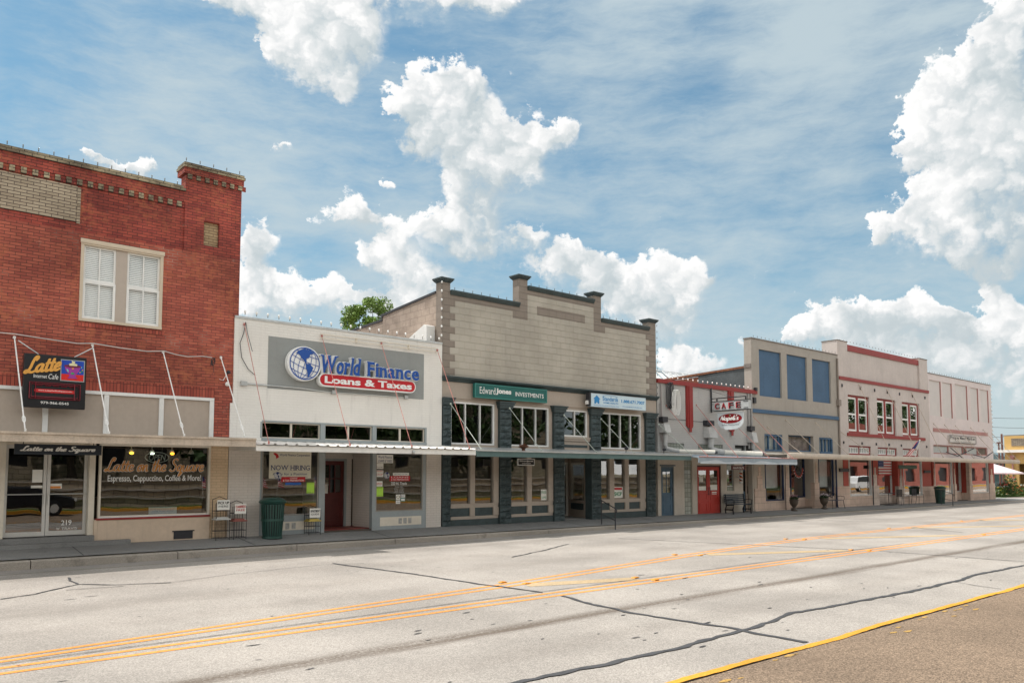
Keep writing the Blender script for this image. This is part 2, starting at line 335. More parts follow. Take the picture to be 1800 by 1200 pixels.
SER = {'W':((0,1),(.5,1),(1,1)),'F':((.15,0),(.15,1)),'i':((.5,0),),'n':((.12,0),(.85,0),(.05,1)),'l':((.5,0),(.3,1)),'r':((.15,0),(.05,1)),'d':((.75,1),(.95,0)),
       'N':((.1,0),(.1,1),(.9,1)),'O':(),'H':((.1,0),(.1,1),(.9,0),(.9,1)),'I':((.5,0),(.5,1)),'R':((.1,0),(.1,1),(.95,0)),'G':((.85,.42),),
       'P':((.1,0),(.1,1)),'A':((.02,0),(.98,0)),'M':((.08,0),(.08,1),(.92,0),(.92,1)),'K':((.1,0),(.1,1),(.95,0),(.9,1)),'E':((.1,0),(.1,1)),'T':((.5,0),),
       'V':((.05,1),(.95,1)),'S':(),'m':((.1,0),(.5,0),(.9,0)),'a':(),'e':(),'c':(),'w':((.05,1),(.95,1)),'k':((.1,0),(.95,0)),'t':()}
def glyphs(string, th, shear, bold, serif):
    key = (string, round(th, 4), shear, bold, serif)
    if key in _gc: return _gc[key]
    def one(st):
        cu = bpy.data.curves.new('t', 'FONT'); cu.body = st; cu.size = 1; cu.extrude = th / 2; cu.offset = bold; cu.shear = 0 if serif else shear; cu.resolution_u = 3
        ob = bpy.data.objects.new('t', cu); COL.objects.link(ob); dg = bpy.context.evaluated_depsgraph_get()
        me = bpy.data.meshes.new_from_object(ob.evaluated_get(dg))
        vs = [tuple(v.co) for v in me.vertices]; fs = [tuple(p.vertices) for p in me.polygons]
        bpy.data.objects.remove(ob); bpy.data.meshes.remove(me); bpy.data.curves.remove(cu); return vs, fs
    if not serif:
        r = one(string)
    else:
        V = []; F = []; x = 0
        for ch in string:
            if ch == ' ': x += .32; continue
            vs, fs = one(ch); a = min(v[0] for v in vs); b = max(v[0] for v in vs); lo = min(v[1] for v in vs); hi = max(v[1] for v in vs)
            o = len(V); V += [(v[0] - a + x, v[1], v[2]) for v in vs]; F += [tuple(o+i for i in f) for f in fs]
            for (fx, lv) in SER.get(ch, ()):
                cx = x + (b - a) * fx; cz = lo + (hi - lo) * lv; cz = cz + .025 if lv < .3 else cz - .025
                q = MB().box(cx-serif, cx+serif, cz-.028, cz+.028, 0, 1); o = len(V)
                V += [(p[0], p[1], th/2 + .0006 if p[2] > .5 else -th/2) for p in q.v]; F += [tuple(o+i for i in f) for f in q.f]
            x += (b - a) + .09
        V = [(v[0] + shear * v[1], v[1], v[2]) for v in V]; r = (V, F)
    _gc[key] = r if r[0] else None
    return _gc[key]
STK = {'a':([(.75,.85),(.45,1.),(.12,.75),(.05,.3),(.3,.02),(.6,.3),(.75,.95),(.7,.3),(.85,.02),(1.05,.2)],),'t':([(.3,1.7),(.22,.3),(.4,.0),(.68,.2)],[(-.05,1.05),(.62,1.12)]),
 'e':([(.05,.45),(.55,.6),(.55,.95),(.3,1.),(.05,.5),(.3,.0),(.8,.25)],),'L':([(.75,1.55),(.95,1.95),(.7,2.1),(.5,1.6),(.35,.6),(.1,.02),(-.15,.1),(0,.3),(.6,.0),(1.15,.2)],),
 'o':([(.4,1.),(.08,.6),(.25,.0),(.62,.4),(.4,1.),(.85,.95)],),'n':([(.05,1.),(.08,.0),(.3,.8),(.55,1.),(.6,.5),(.65,.0),(.9,.15)],),'h':([(.2,2.),(.05,.0),(.3,.8),(.55,1.),(.6,.4),(.68,.0),(.9,.15)],),
 'S':([(1.1,1.75),(.8,2.05),(.4,1.8),(.5,1.3),(.95,.85),(.85,.2),(.4,.0),(.0,.3)],),'q':([(.7,.85),(.4,1.),(.08,.6),(.25,.05),(.65,.4),(.75,1.),(.65,-.2),(.5,-.8),(.75,-.6),(.95,-.1)],),
 'u':([(.05,1.),(.1,.2),(.35,.0),(.6,.4),(.7,1.),(.68,.2),(.85,.0),(1.02,.2)],),'r':([(.05,.9),(.25,1.),(.12,.0),(.25,.7),(.55,1.),(.7,.9)],),'N':([(.0,.0),(.3,1.9),(.75,.05),(1.05,1.95)],),
 'p':([(.1,1.),(.05,-.8),(.15,.7),(.5,1.),(.7,.5),(.4,.0),(.15,.2)],),'l':([(.35,1.9),(.15,.4),(.3,.0),(.5,.2)],),'i':([(.15,1.),(.12,.2),(.3,.0),(.45,.2)],[(.25,1.5),(.27,1.62)]),
 's':([(.55,.9),(.25,1.),(.15,.65),(.45,.35),(.3,.0),(.0,.15)],),"'":([(.2,2.),(.1,1.6)],)}
ADV = {'a':1.0,'t':.6,'e':.78,'L':1.1,'o':.82,'n':.88,'h':.88,'S':1.2,'q':.95,'u':1.0,'r':.7,'N':1.15,'p':.82,'l':.48,'i':.45,'s':.65,"'":.3}
def catm(P, k=5):
    P = [P[0]] + list(P) + [P[-1]]; out = []
    for i in range(1, len(P) - 2):
        for j in range(k):
            t = j / k; a, b, c, d = P[i-1], P[i], P[i+1], P[i+2]
            out.append(tuple(.5*((2*b[q])+(-a[q]+c[q])*t+(2*a[q]-5*b[q]+4*c[q]-d[q])*t*t+(-a[q]+3*b[q]-3*c[q]+d[q])*t**3) for q in range(2)))
    return out + [P[-2]]
def script(mb, string, x0, x1, z0, z1, y, w=.16, shear=.35, rise=0., lo=0., hi=2.1, pen=.6):
    """brush lettering: z0/z1 are baseline and cap height"""
    S = []; x = 0
    for ch in string:
        if ch == ' ': x += .55; continue
        for st in STK[ch]: S.append([(x + p[0], p[1]) for p in catm(st)])
        x += ADV[ch]
    tot = x; kx = (x1-x0)/(tot + shear); kz = (z1-z0)/hi; yy = y
    for st in S:
        L = []; 
        for i, p in enumerate(st):
            a = st[max(i-1, 0)]; b = st[min(i+1, len(st)-1)]; d = Vector((b[0]-a[0], b[1]-a[1])).normalized()
            ww = w * (1 - pen * .5 + pen * .5 * abs(d.y)) * (.75 if i in (0, len(st)-1) else 1)
            nx, nz = -d.y, d.x
            yy -= .00022
            pt = [((p[0]+nx*ww*s_) , (p[1]+nz*ww*s_)) for s_ in (1, -1)]
            L.append([(x0 + (q[0] + shear*q[1]/2.1)*kx, yy, z0 + q[1]*kz + rise*(q[0]/tot)) for q in pt])
        for i in range(len(L)-1): mb.quad(L[i][0], L[i][1], L[i+1][1], L[i+1][0])
    return mb
# ------------------------------------------------------------------ tagging
def tag(o, label=None, cat=None, group=None, kind=None):
    if label: o['label'] = label
    if cat: o['category'] = cat
    if group: o['group'] = group
    if kind: o['kind'] = kind
    return o
def thing(name, label, cat, loc=(0, 0, 0), group=None, rz=0):
    o = bpy.data.objects.new(name, None); COL.objects.link(o); o.location = loc; o.rotation_euler[2] = rz; o.empty_display_size = .2
    return tag(o, label, cat, group)
def kids(o): return [c for c in COL.objects if c.parent == o]
def copy_tree(o, loc=None, rz=None, label=None, parent=None):
    c = o.copy(); COL.objects.link(c); c.parent = parent
    for ch in KID.get(o.name, None) or kids(o): copy_tree(ch, parent=c)
    if loc is not None: c.location = loc
    if rz is not None: c.rotation_euler[2] = rz
    if label: c['label'] = label
    return c
KID = {}
FY = 21.3
def zF(x): return .37 - .004 * (x - 3)                         # pavement height at the shop fronts
def zK(x): return max(.19 - .0033 * (x - 3), .05)             # and at the kerb
def pave(x, y): t = min(max((y - 19.7) / 1.6, 0), 1); return zK(x) + (zF(x) - zK(x)) * t
# ------------------------------------------------------------------ shared materials
G = {}
def groundmat(name, c, speck, sc, var=.12, bd=.004, dark=None, oil=None, rough=.9):
    m, nt, p = base(name, rough, 0, .25); co = obco(nt)
    v = nt.nodes.new('ShaderNodeTexVoronoi'); v.inputs['Scale'].default_value = sc; nt.links.new(co, v.inputs['Vector'])
    big = maprange(nt, noise(nt, co, .35, 5, .6), .3, .7, 1 - var, 1 + var)
    sp = nt.nodes.new('ShaderNodeSeparateColor'); nt.links.new(v.outputs['Color'], sp.inputs[0])
    col = mixc(nt, maprange(nt, sp.outputs[0], .1, .95), sc3(c, 1 - speck), sc3(c, 1 + speck))
    mid = noise(nt, co, 22, 5, .7)
    col = mixc(nt, maprange(nt, mid, .52, .75, 0, .30), col, sc3(c, .5))
    if dark: col = mixc(nt, maprange(nt, noise(nt, co, 1.4, 7, .7), .56, .70, 0, .45), col, dark)
    hs = nt.nodes.new('ShaderNodeHueSaturation'); nt.links.new(col, hs.inputs['Color']); nt.links.new(big, hs.inputs['Value']); col = hs.outputs[0]
    if oil:
        s = nt.nodes.new('ShaderNodeSeparateXYZ'); nt.links.new(co, s.inputs[0])
        mp = nt.nodes.new('ShaderNodeMapping'); mp.inputs['Scale'].default_value = (.25, 3.5, 1); nt.links.new(co, mp.inputs[0])
        jig = noise(nt, mp.outputs[0], 1.2, 6, .7)
        for (yc, wd, k) in oil:
            d = mth(nt, 'ABSOLUTE', mth(nt, 'ADD', mth(nt, 'SUBTRACT', s.outputs[1], yc), mth(nt, 'MULTIPLY_ADD', jig, .5, -.25)))
            ff = mth(nt, 'MULTIPLY', maprange(nt, d, wd, 0), maprange(nt, mth(nt, 'ADD', mth(nt, 'MULTIPLY', mid, .7), mth(nt, 'MULTIPLY', jig, .5)), .42, .66, k * .15, k))
            col = mixc(nt, ff, col, (.10, .075, .055))
    nt.links.new(col, p.inputs['Base Color'])
    bump(nt, p, mth(nt, 'ADD', v.outputs['Distance'], mid), bd)
    return m
M = dict(
 road=groundmat('chip_seal', (.318, .29, .26), .22, 80, var=.16, oil=[(8.1, .30, .85), (6.9, .5, .12), (13.6, .8, .14), (15.6, .7, .12), (17.9, .7, .18), (11.9, .5, .10)]),
 gutter=groundmat('gutter_concrete', (.30, .275, .25), .12, 120, dark=(.10, .09, .085)),
 kerb=groundmat('kerb_concrete', (.34, .30, .255), .15, 110, dark=(.08, .07, .06)),
 walk=groundmat('pavement_concrete', (.25, .245, .235), .12, 120, dark=(.12, .115, .11)),
 agg=groundmat('exposed_aggregate', (.215, .157, .11), .42, 75, bd=.006, dark=(.14, .10, .07)),
 soil=groundmat('soil', (.20, .17, .11), .3, 20),
 grass=groundmat('lawn', (.075, .13, .025), .5, 60, bd=.03),
 tar=paint('tar', (.055, .055, .058), .75, .25, 6, .004),
 yel=groundmat('yellow_paint', (.66, .285, .075), .14, 60, dark=(.42, .27, .14)),
 yelw=groundmat('worn_yellow', (.42, .315, .19), .18, 60, dark=(.36, .32, .27)),
 kyel=groundmat('kerb_yellow', (.60, .29, .035), .12, 60, dark=(.35, .24, .10)),
 white=paint('white_trim', (.78, .77, .74), .5, .06), dark=paint('dark_metal', (.03, .03, .035), .45), black=paint('black_paint', (.012, .012, .014), .35, .1),
 steel=paint('galvanised', (.50, .51, .50), .4, .15, 3, metallic=.6), alu=paint('aluminium', (.62, .61, .58), .35, .06, 3, metallic=.35),
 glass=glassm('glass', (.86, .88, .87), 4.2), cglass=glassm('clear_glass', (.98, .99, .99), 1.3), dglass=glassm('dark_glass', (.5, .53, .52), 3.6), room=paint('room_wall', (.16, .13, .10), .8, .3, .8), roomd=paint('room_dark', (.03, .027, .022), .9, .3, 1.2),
 floor=paint('shop_floor', (.09, .07, .055), .5, .3, 2), roof=paint('roofing', (.22, .22, .21), .9, .2, .7), stucco=paint('stucco', (.42, .37, .31), .9, .3, .9, .01, streak=.5),
 bulb=paint('bulb_glass', (.85, .85, .82), .15, .02), paper=paint('paper', (.80, .78, .72), .6, .05), red=paint('red_enamel', (.50, .012, .02), .35, .05), blue=paint('blue_enamel', (.01, .06, .30), .35, .05),
 lime=paint('lime_paper', (.45, .75, .08), .6, .04), tile=paint('tile_red', (.20, .04, .03), .5, .4, 8))
def smesh(name, mb, mat, **k): return tag(mb.build(name, mat, **k), kind='structure')
# ------------------------------------------------------------------ ground, road, pavement
smesh('ground', MB().box(-900, 1400, -900, 1200, -.6, -.05), M['soil'])
def strip(x0, x1, y0, y1, zf, n=1, ny=1):
    b = MB(); vs = []; fs = []
    for i in range(n + 1):
        x = x0 + (x1 - x0) * i / n
        for j in range(ny + 1):
            y = y0 + (y1 - y0) * j / ny; vs.append((x, y, zf(x, y)))
    for i in range(n):
        for j in range(ny):
            a = i * (ny + 1) + j; fs.append((a, a + ny + 1, a + ny + 2, a + 1))
    return b.add(vs, fs)
smesh('road', strip(-120, 500, 4.9, 18.95, lambda x, y: 0, 1), M['road'])
smesh('gutter', strip(-120, 500, 18.95, 19.7, lambda x, y: .006, 1), M['gutter'])
kb = MB()
for i in range(70):
    a = -30 + i * 3.05; b = a + 3.03
    if a > 72 and a < 84: continue
    h0, h1 = zK(a), zK(b)
    kb.add([(a,19.68,-.04),(b,19.68,-.04),(b,19.9,-.04),(a,19.9,-.04),(a,19.71,h0),(b,19.71,h1),(b,19.9,h1),(a,19.9,h0),(a,19.68,h0-.025),(b,19.68,h1-.025)],
           [(0,1,9,8),(8,9,5,4),(4,5,6,7),(0,8,4,7,3),(1,2,6,5,9),(3,2,1,0),(2,3,7,6)])
smesh('kerb', kb, M['kerb'])
smesh('pavement', strip(-30, 71.5, 19.903, 24.5, lambda x, y: pave(x, y), 60, 4), M['walk'])
smesh('side_street_apron', strip(71.5, 90, 19.9, 60, lambda x, y: .01, 1), groundmat('pale_concrete', (.42, .36, .31), .1, 60))
smesh('corner_lawn', strip(66.4, 83.9, 23.2, 26.5, lambda x, y: .02 + .06 * (y > 23.5), 1, 3), M['grass'])
jt = MB()
for i, x in enumerate([-2.5, .6, 4.6, 8.6, 12.7, 16.8, 20.9, 25, 29, 33, 37, 41, 45, 49, 53, 57, 61, 65]):
    jt.add([(x,19.93,pave(x,19.93)+.004),(x+.025,19.93,pave(x,19.93)+.004),(x+.025,21.25,pave(x,21.25)+.004),(x,21.25,pave(x,21.25)+.004)], [(0,1,2,3)])
smesh('pavement_joint', jt, M['tar'])
# near side: exposed aggregate plaza behind a yellow painted kerb line
smesh('aggregate_plaza', strip(-60, 260, -3.2, 4.86, lambda x, y: .012, 1), M['agg'])
def ribbon(pts, w, z, jag=.25, seg=.22, seed=1, wf=None):
    rnd = random.Random(seed); P = []
    for i in range(len(pts) - 1):
        a = Vector(pts[i]); b = Vector(pts[i+1]); n = max(1, int((b - a).length / seg))
        for k in range(n): P.append(a + (b - a) * k / n)
    P.append(Vector(pts[-1])); mb = MB(); vs = []; off = 0
    for i, p in enumerate(P):
        t = (P[min(i+1, len(P)-1)] - P[max(i-1, 0)]).normalized(); nn = Vector((-t.y, t.x))
        off = off * .8 + rnd.uniform(-1, 1) * w * jag; ww = w * rnd.uniform(1 - jag, 1 + jag) * .5
        if wf: ww *= wf(i / (len(P) - 1))
        vs += [(*(p + nn * (off + ww)), z), (*(p + nn * (off - ww)), z)]
    return mb.add(vs, [(2*i, 2*i+1, 2*i+3, 2*i+2) for i in range(len(P)-1)])
def lineseg(mb, a, b, w, z=.004):
    a = Vector(a); b = Vector(b); t = (b - a).normalized(); n = Vector((-t.y, t.x)) * w / 2
    mb.quad((*(a+n), z), (*(a-n), z), (*(b-n), z), (*(b+n), z))
ym = MB()
for (p, q) in [((-60, 10.0), (200, 9.95)), ((-60, 9.72), (200, 9.67))]: lineseg(ym, p, q, .10)
for dy in (0, .28):
    P = [(-60, 10.36 + dy * .5), (1.6, 10.32 + dy * .7), (9.7, 11.07 + dy), (16.4, 12.1 + dy), (20, 12.5 + dy), (24, 12.75 + dy), (60, 13.0 + dy), (200, 13.0 + dy)]
    for i in range(len(P) - 1): lineseg(ym, P[i], P[i+1], .10)
smesh('road_marking', ym, M['yel'])
hm = MB()
for (a, b) in [((9.9, 10.98), (12.1, 10.22)), ((17.0, 12.05), (20.7, 10.25)), ((23.9, 12.6), (28.6, 10.25)), ((31, 12.85), (36, 10.2)), ((38, 12.9), (43, 10.2)), ((46, 12.9), (51, 10.2))]: lineseg(hm, a, b, .42)
smesh('hatch_marking', hm, M['yelw'])
ks = ribbon([(-60, 4.93), (200, 4.93)], .105, .019, .12, .12, 5); smesh('kerb_line', ks, M['kyel'])
rp = MB()
rr = random.Random(4)
for i in range(30):
    x = rr.uniform(3.2, 14); y = 4.80 - rr.random() ** 2 * .35; s = rr.uniform(.02, .07)
    rp.add([(x + s * 1.5 * rr.uniform(.6, 1.4) * math.cos(a), y + s * .55 * rr.uniform(.5, 1.3) * math.sin(a), .017) for a in [k * math.pi / 3 for k in range(6)]], [tuple(range(6))])
smesh('kerb_paint_chip', rp, groundmat('faded_kerb_yellow', (.42, .26, .08), .2, 60, dark=(.25, .18, .10)))
CR = [([(2.35,15.38),(2.88,15.64),(3.74,16.45),(4.21,15.94),(5.1,15.57)],.05),([(5.1,15.57),(6.35,16.03),(8.54,16.36),(9.48,15.99)],.018),([(3.83,17.64),(3.73,17.08),(3.74,16.45)],.04),
 ([(8.94,16.46),(9.23,13.76),(9.38,11.24),(9.5,10.1)],.065),([(9.5,9.62),(9.13,7.91),(9.22,6.12),(9.18,5.76),(9.11,5.06)],.085),
 ([(3.2,6.2),(5.23,6.0),(6.37,5.92),(7.86,5.93),(9.17,6.01),(10.9,6.18),(12.54,6.12),(14.35,5.99),(15.23,5.95),(16.34,5.98),(17.22,6.08),(20.27,5.99),(27,6.05),(40,6.0)],.085),
 ([(19.09,16.82),(20.24,12.91),(20.88,10.54),(21.26,10.1)],.05),([(21.2,9.6),(21.18,6.25)],.05),([(12.9,14.8),(14.82,15.61),(16.49,16.42)],.05),([(16.29,5.98),(16.02,5.46),(15.91,5.07)],.025),
 ([(30,10.7),(31,12.5)],.05),([(33,17.5),(34,13)],.06),([(36,9.5),(37,5.1)],.05),([(-3,10.17),(6,10.18),(14,10.17),(24,10.15)],.022),([(3.4,15.8),(4.3,15.65)],.03)]
tm = MB()
for i, (p, w) in enumerate(CR):
    r_ = ribbon(p, w, .0092 + .00012 * i, .32, .13, i + 3); tm.add(r_.v, r_.f)
rr = random.Random(12)
def fleck(x, y, a, b, z):
    th = rr.uniform(-.25, .25); c, d = math.cos(th), math.sin(th); P = []
    for k in range(7):
        t = 2*math.pi*k/7; q = rr.uniform(.85, 1.1); u, v = a*math.cos(t)*q, b*math.sin(t)*q; P.append((x + u*c - v*d, y + u*d + v*c, z))
    tm.add(P, [tuple(range(7))])
for i in range(230):
    x = rr.uniform(1.5, 40); y = rr.choice([rr.uniform(5.3, 9.5), rr.uniform(5.3, 18.5)])
    fleck(x, y, rr.uniform(.01, .06) * (1 if rr.random() < .85 else 1.7), rr.uniform(.009, .02), .0046 + i * .000018)
for (x, y, a) in [(3.2,14.6,.14),(3.55,14.75,.16),(5.9,8.6,.1),(6.0,8.75,.1),(9.3,6.6,.12),(8.0,5.75,.1),(7.3,9.4,.12),(7.8,6.6,.1),(12.6,10.5,.15),(12.9,9.65,.2)]: fleck(x, y, a*.8, .018, .0091)
smesh('crack_sealant', tm, M['tar'])
rk = MB().prism([(-.08,0),(.08,0),(.05,.018),(-.05,.018)], -.045, .045, 'y')
mk = None
for (x, y) in [(10.01,11.08),(12.18,10.3),(12.21,9.83),(16.33,12.52),(16.66,12.0),(22.77,13.2),(23.04,12.72),(20.87,10.2),(21.05,9.8),(29.35,9.8),(9.79,11.5),(30,13.2),(36,9.8),(37,13.2)]:
    if mk is None: mk = rk.build('reflector', paint('reflector_amber', (.75, .30, .03), .3, .1)); o = mk
    else: o = mk.copy(); COL.objects.link(o)
    o.location = (x, y, .008)
    tag(o, 'small amber raised reflector on the yellow centre lines', 'road reflector', 'raised reflectors along the yellow lines')
# ------------------------------------------------------------------ building helpers
def window(par, name, x0, x1, z0, z1, y, fm, t=.05, d=.06, mx=(), mz=(), glass='glass', mt=None, sill=None, blind=None):
    o = MB().frame(x0, x1, z0, z1, y - d, y + .012, t, mx, mz, mt).build(name, fm, par)
    MB().box(x0 + t*.6, x1 - t*.6, y - .012, y - .006, z0 + t*.6, z1 - t*.6).build('pane', M[glass] if isinstance(glass, str) else glass, o)
    if sill: MB().box(x0 - .05, x1 + .05, y - d - .05, y - d - .002, z0 - sill, z0 - .003).build('sill', fm, o)
    if blind: blind(o, x0 + t, x1 - t, z0 + t, z1 - t, y + .05)
    return o
def shell(par, x0, x1, top, depth, side, roofz=None, tf=.3, interior=True, ceil=3.1, z0=.0, room='room'):
    roofz = roofz or top - .5; y0 = FY + tf + .003; y1 = FY + depth
    MB().box(x0, x0 + .25, y0, y1, -.3, top).box(x1 - .25, x1, y0, y1, -.3, top).box(x0 + .253, x1 - .253, y1 - .25, y1, -.3, top).build('side_wall', side, par)
    MB().box(x0 + .253, x1 - .253, y0, y1 - .253, roofz - .15, roofz).build('roof', M['roof'], par)
    if interior:
        f = max(zF(x0), .1) + z0
        MB().box(x0 + .253, x1 - .253, y0 - .28, y0 + 6.5, f - .1, f + .01).build('floor', M['floor'], par)
        MB().box(x0 + .253, x1 - .253, y0 + .01, y0 + 6.5, ceil, ceil + .1).build('ceiling', M[room], par)
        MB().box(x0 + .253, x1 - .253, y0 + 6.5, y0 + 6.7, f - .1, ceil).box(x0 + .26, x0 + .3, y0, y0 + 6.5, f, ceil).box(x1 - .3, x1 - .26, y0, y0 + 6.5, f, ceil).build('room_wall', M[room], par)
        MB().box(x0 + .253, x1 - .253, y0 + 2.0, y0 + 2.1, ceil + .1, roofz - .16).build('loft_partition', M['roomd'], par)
bulb_src = {}
def bulbs(label, pts, up=True, white=True, group='festoon lights along the roof edges'):
    t = thing('string_light', label, 'string lights', (0, 0, 0), group)
    first = white not in bulb_src
    if first:
        s1 = MB().lathe([(.001,-.04),(.011,-.035),(.012,.0),(.001,.005)], n=6).build('socket', paint('socket', (.10,.10,.09), .6) if 'socket' not in bpy.data.materials else bpy.data.materials['socket'], t)
        if white: s2 = MB().lathe([(.001,.005),(.017,.01),(.03,.05),(.026,.085),(.001,.10)], n=8).build('bulb', M['bulb'], t, smooth=True)
        else: s2 = MB().lathe([(.001,.005),(.010,.01),(.016,.03),(.010,.05),(.001,.06)], n=6).build('bulb', paint('dim_bulb', (.25,.25,.24), .2), t, smooth=True)
        bulb_src[white] = (s1, s2)
    for i, p in enumerate(pts):
        for s in bulb_src[white]:
            if first and i == 0: c = s
            else: c = s.copy(); COL.objects.link(c); c.parent = t
            c.location = p; c.rotation_euler = (0, 0, 0) if up else (R(180), 0, 0)
    return t
def lin(a, b, n): return [tuple(a[k] + (b[k] - a[k]) * i / (n - 1) for k in range(3)) for i in range(n)]
def rod(x0, z0, x1, z1, y1, r=.018, y0=FY, knuckle=True):
    a = Vector((x0, y0 - .02, z0)); b = Vector((x1, y1, z1)); mb = MB().tube([a, b], r, 6)
    mb.lathe([(.001,-.04),(.032,-.03),(.032,.03),(.001,.04)], tuple(a), 8)
    if knuckle:
        p = a.lerp(b, .84); q = a.lerp(b, .92); s = Vector((.028, 0, 0))
        mb.tube([p, p.lerp(q, .3) + s, p.lerp(q, .7) + s, q], .009, 5); mb.tube([p, p.lerp(q, .3) - s, p.lerp(q, .7) - s, q], .009, 5)
    mb.tube([b + Vector((0, 0, -.03)), b + Vector((0, 0, .05))], .024, 6)
    return mb
# ================================================================== red brick building
redb = bricks('red_brick', (.44, .122, .080), (.30, .074, .055), (.11, .05, .042), lightmort=(.42, .27, .21), patch=(.42, .30, .24), wthr=.45, soot=.0)
redt = bricks('red_brick_top', (.44, .095, .066), (.29, .060, .050), (.085, .042, .038), patch=(.36, .24, .20), wthr=.5, soot=.28)
crmb = bricks('cream_brick', (.46, .38, .28), (.36, .29, .21), (.09, .07, .06), bw=.262, rh=.0755, ms=.007, wthr=.3)
capb = bricks('cap_brick', (.46, .38, .25), (.30, .25, .17), (.07, .06, .05), bw=.262, rh=.072, ms=.008, wthr=.6, soot=.7)
sold = bricks('soldier_brick', (.46, .112, .074), (.31, .068, .05), (.10, .04, .034), bw=.078, rh=.285, ms=.006)
sold.node_tree.nodes['Brick Texture'].offset = 0
pcrm = bricks('painted_brick_cream', (.70, .52, .34), (.66, .49, .32), (.52, .38, .25), wthr=.1, bd=.004)
tanp = paint('tan_plaster', (.64, .50, .375), .75, .08, 1.2, .002, streak=.18); tanp2 = paint('tan_panel', (.45, .375, .31), .7, .06, 1, streak=.12); creamf = paint('cream_frame', (.72, .65, .54), .5, .08)
X0, X1 = -5.6, 8.58
BR = thing('brick_building', 'tall red brick building with cream brick panel and paired white sash windows', 'building', (0, 0, 0))
op = [(4.62, 6.55, 5.74, 7.72), (-3.57, -1.64, 5.74, 7.72)]
MB().wall(-4.1, 7.06, 4.33, 7.92, FY, FY+.3, op).wall(X0, -4.1, 4.33, 7.92, FY, FY+.3).wall(7.06, X1, 4.33, 7.92, FY, FY+.3).box(7.97, 8.40, FY, FY+.3, 2.93, 4.05).box(8.40, X1, FY+.002, FY+.3, .3, 4.05).box(7.97, X1, FY+.001, FY+.3, 4.05, 4.33).build('wall', redb, BR)
MB().box(-4.1, 7.06, FY+.05, FY+.35, 7.92, 9.16).box(X0, -4.1, FY, FY+.36, 7.92, 9.98).wall(7.06, X1, 7.92, 9.98, FY, FY+.36, [(7.57, 7.99, 8.16, 8.82)]).build('upper_wall', redt, BR)
MB().box(-4.098, 7.058, FY+.0, FY+.35, 9.22, 9.5).box(7.0, X1+.04, FY-.05, FY+.5, 10.0, 10.16).box(X0-.04, -4.04, FY-.05, FY+.5, 10.0, 10.16).box(-4.098, 7.058, FY+.02, FY+.34, 9.162, 9.218).build('cornice_band', redt, BR)
dn = MB(); dr = MB(); x = -4.05
while x < 7.0:
    dn.box(x, x + .115, FY-.005, FY+.045, 9.07, 9.215); dr.box(x + .12, x + .232, FY+.028, FY+.048, 9.07, 9.215); x += .237
x = 7.1
while x < 8.5: dn.box(x, x + .11, FY-.045, FY-.003, 9.86, 9.995); dr.box(x + .115, x + .222, FY-.015, FY-.003, 9.86, 9.995); x += .228
dn.build('dentil', capb, BR); dr.build('dentil_gap_brick', redt, BR)
MB().box(-4.098, 7.058, FY-.045, FY+.37, 9.502, 9.575).box(-4.098, 7.0, FY-.02, FY+.34, 9.578, 9.645).box(6.98, X1+.07, FY-.08, FY+.53, 10.163, 10.235).box(7.0, X1+.05, FY-.05, FY+.5, 10.238, 10.30).box(X0-.07, -4.02, FY-.08, FY+.53, 10.163, 10.30).build('parapet_cap', capb, BR)
cp = MB().box(-1.6, 4.50, FY+.02, FY+.048, 8.15, 9.03); cp.build('cream_brick_panel', crmb, BR)
sb = MB()
for i in range(4): sb.box(4.505, 4.58, FY+.022, FY+.048, 8.12 + i*.225, 8.12 + i*.225 + .215)
sb.build('panel_edge_brick', crmb, BR)
MB().box(7.572, 7.988, FY+.10, FY+.2, 8.165, 8.815).build('niche_brick', bricks('niche', (.50, .37, .22), (.40, .29, .17), (.16, .11, .07)), BR)
MB().box(X0, 7.965, FY-.004, FY+.3, 4.052, 4.33).build('soldier_course', sold, BR)
MB().box(4.55, 6.62, FY-.015, FY-.001, 5.60, 5.70).box(-3.64, -1.57, FY-.015, FY-.001, 5.60, 5.70).build('sill_brick', sold, BR)
slat = paint('blind_slat', (.90, .89, .86), .5, .02); backm = paint('blind_back', (.35, .35, .33), .8)
def blinds(o, x0, x1, z0, z1, y):
    mb = MB(); z = z0 + .02
    while z < z1: mb.add([(x0, y, z), (x1, y, z), (x1, y + .012, z + .036), (x0, y + .012, z + .036)], [(0, 1, 2, 3)]); z += .046
    mb.build('blind', slat, o)
    MB().box(x0, x1, y + .12, y + .13, z0, z1).build('backing', backm, o)
trim = paint('beige_trim', (.60, .50, .38), .55, .06, streak=.1); trim2 = paint('beige_mullion', (.46, .39, .33), .6, .05)
def sash_pair(dx):
    t = MB().box(4.62+dx, 6.55+dx, FY-.03, FY+.14, 7.62, 7.72).box(4.60+dx, 6.57+dx, FY-.05, FY-.031, 7.66, 7.76).box(4.62+dx, 4.69+dx, FY-.02, FY+.14, 5.80, 7.62).box(6.48+dx, 6.55+dx, FY-.02, FY+.14, 5.80, 7.62).box(4.62+dx, 6.55+dx, FY-.04, FY+.14, 5.735, 5.80).build('window', trim, BR)
    MB().box(5.43+dx, 5.69+dx, FY+.02, FY+.12, 5.802, 7.618).build('mullion', trim2, t)
    for (a, b) in ((4.69, 5.43), (5.69, 6.48)):
        a += dx; b += dx; c = (a + b) / 2
        mb = MB().frame(a, b, 6.74, 7.62, FY+.045, FY+.085, .05, (c,), (), .03); mb.frame(a, b, 5.80, 6.735, FY+.005, FY+.042, .055, (c,), (), .03); mb.build('sash', M['white'], t)
        MB().box(a+.04, b-.04, FY+.063, FY+.067, 6.77, 7.59).box(a+.04, b-.04, FY+.022, FY+.026, 5.84, 6.70).build('pane', M['cglass'], t)
        blinds(t, a+.03, b-.03, 5.85, 7.6, FY+.088)
sash_pair(0); sash_pair(-8.19)
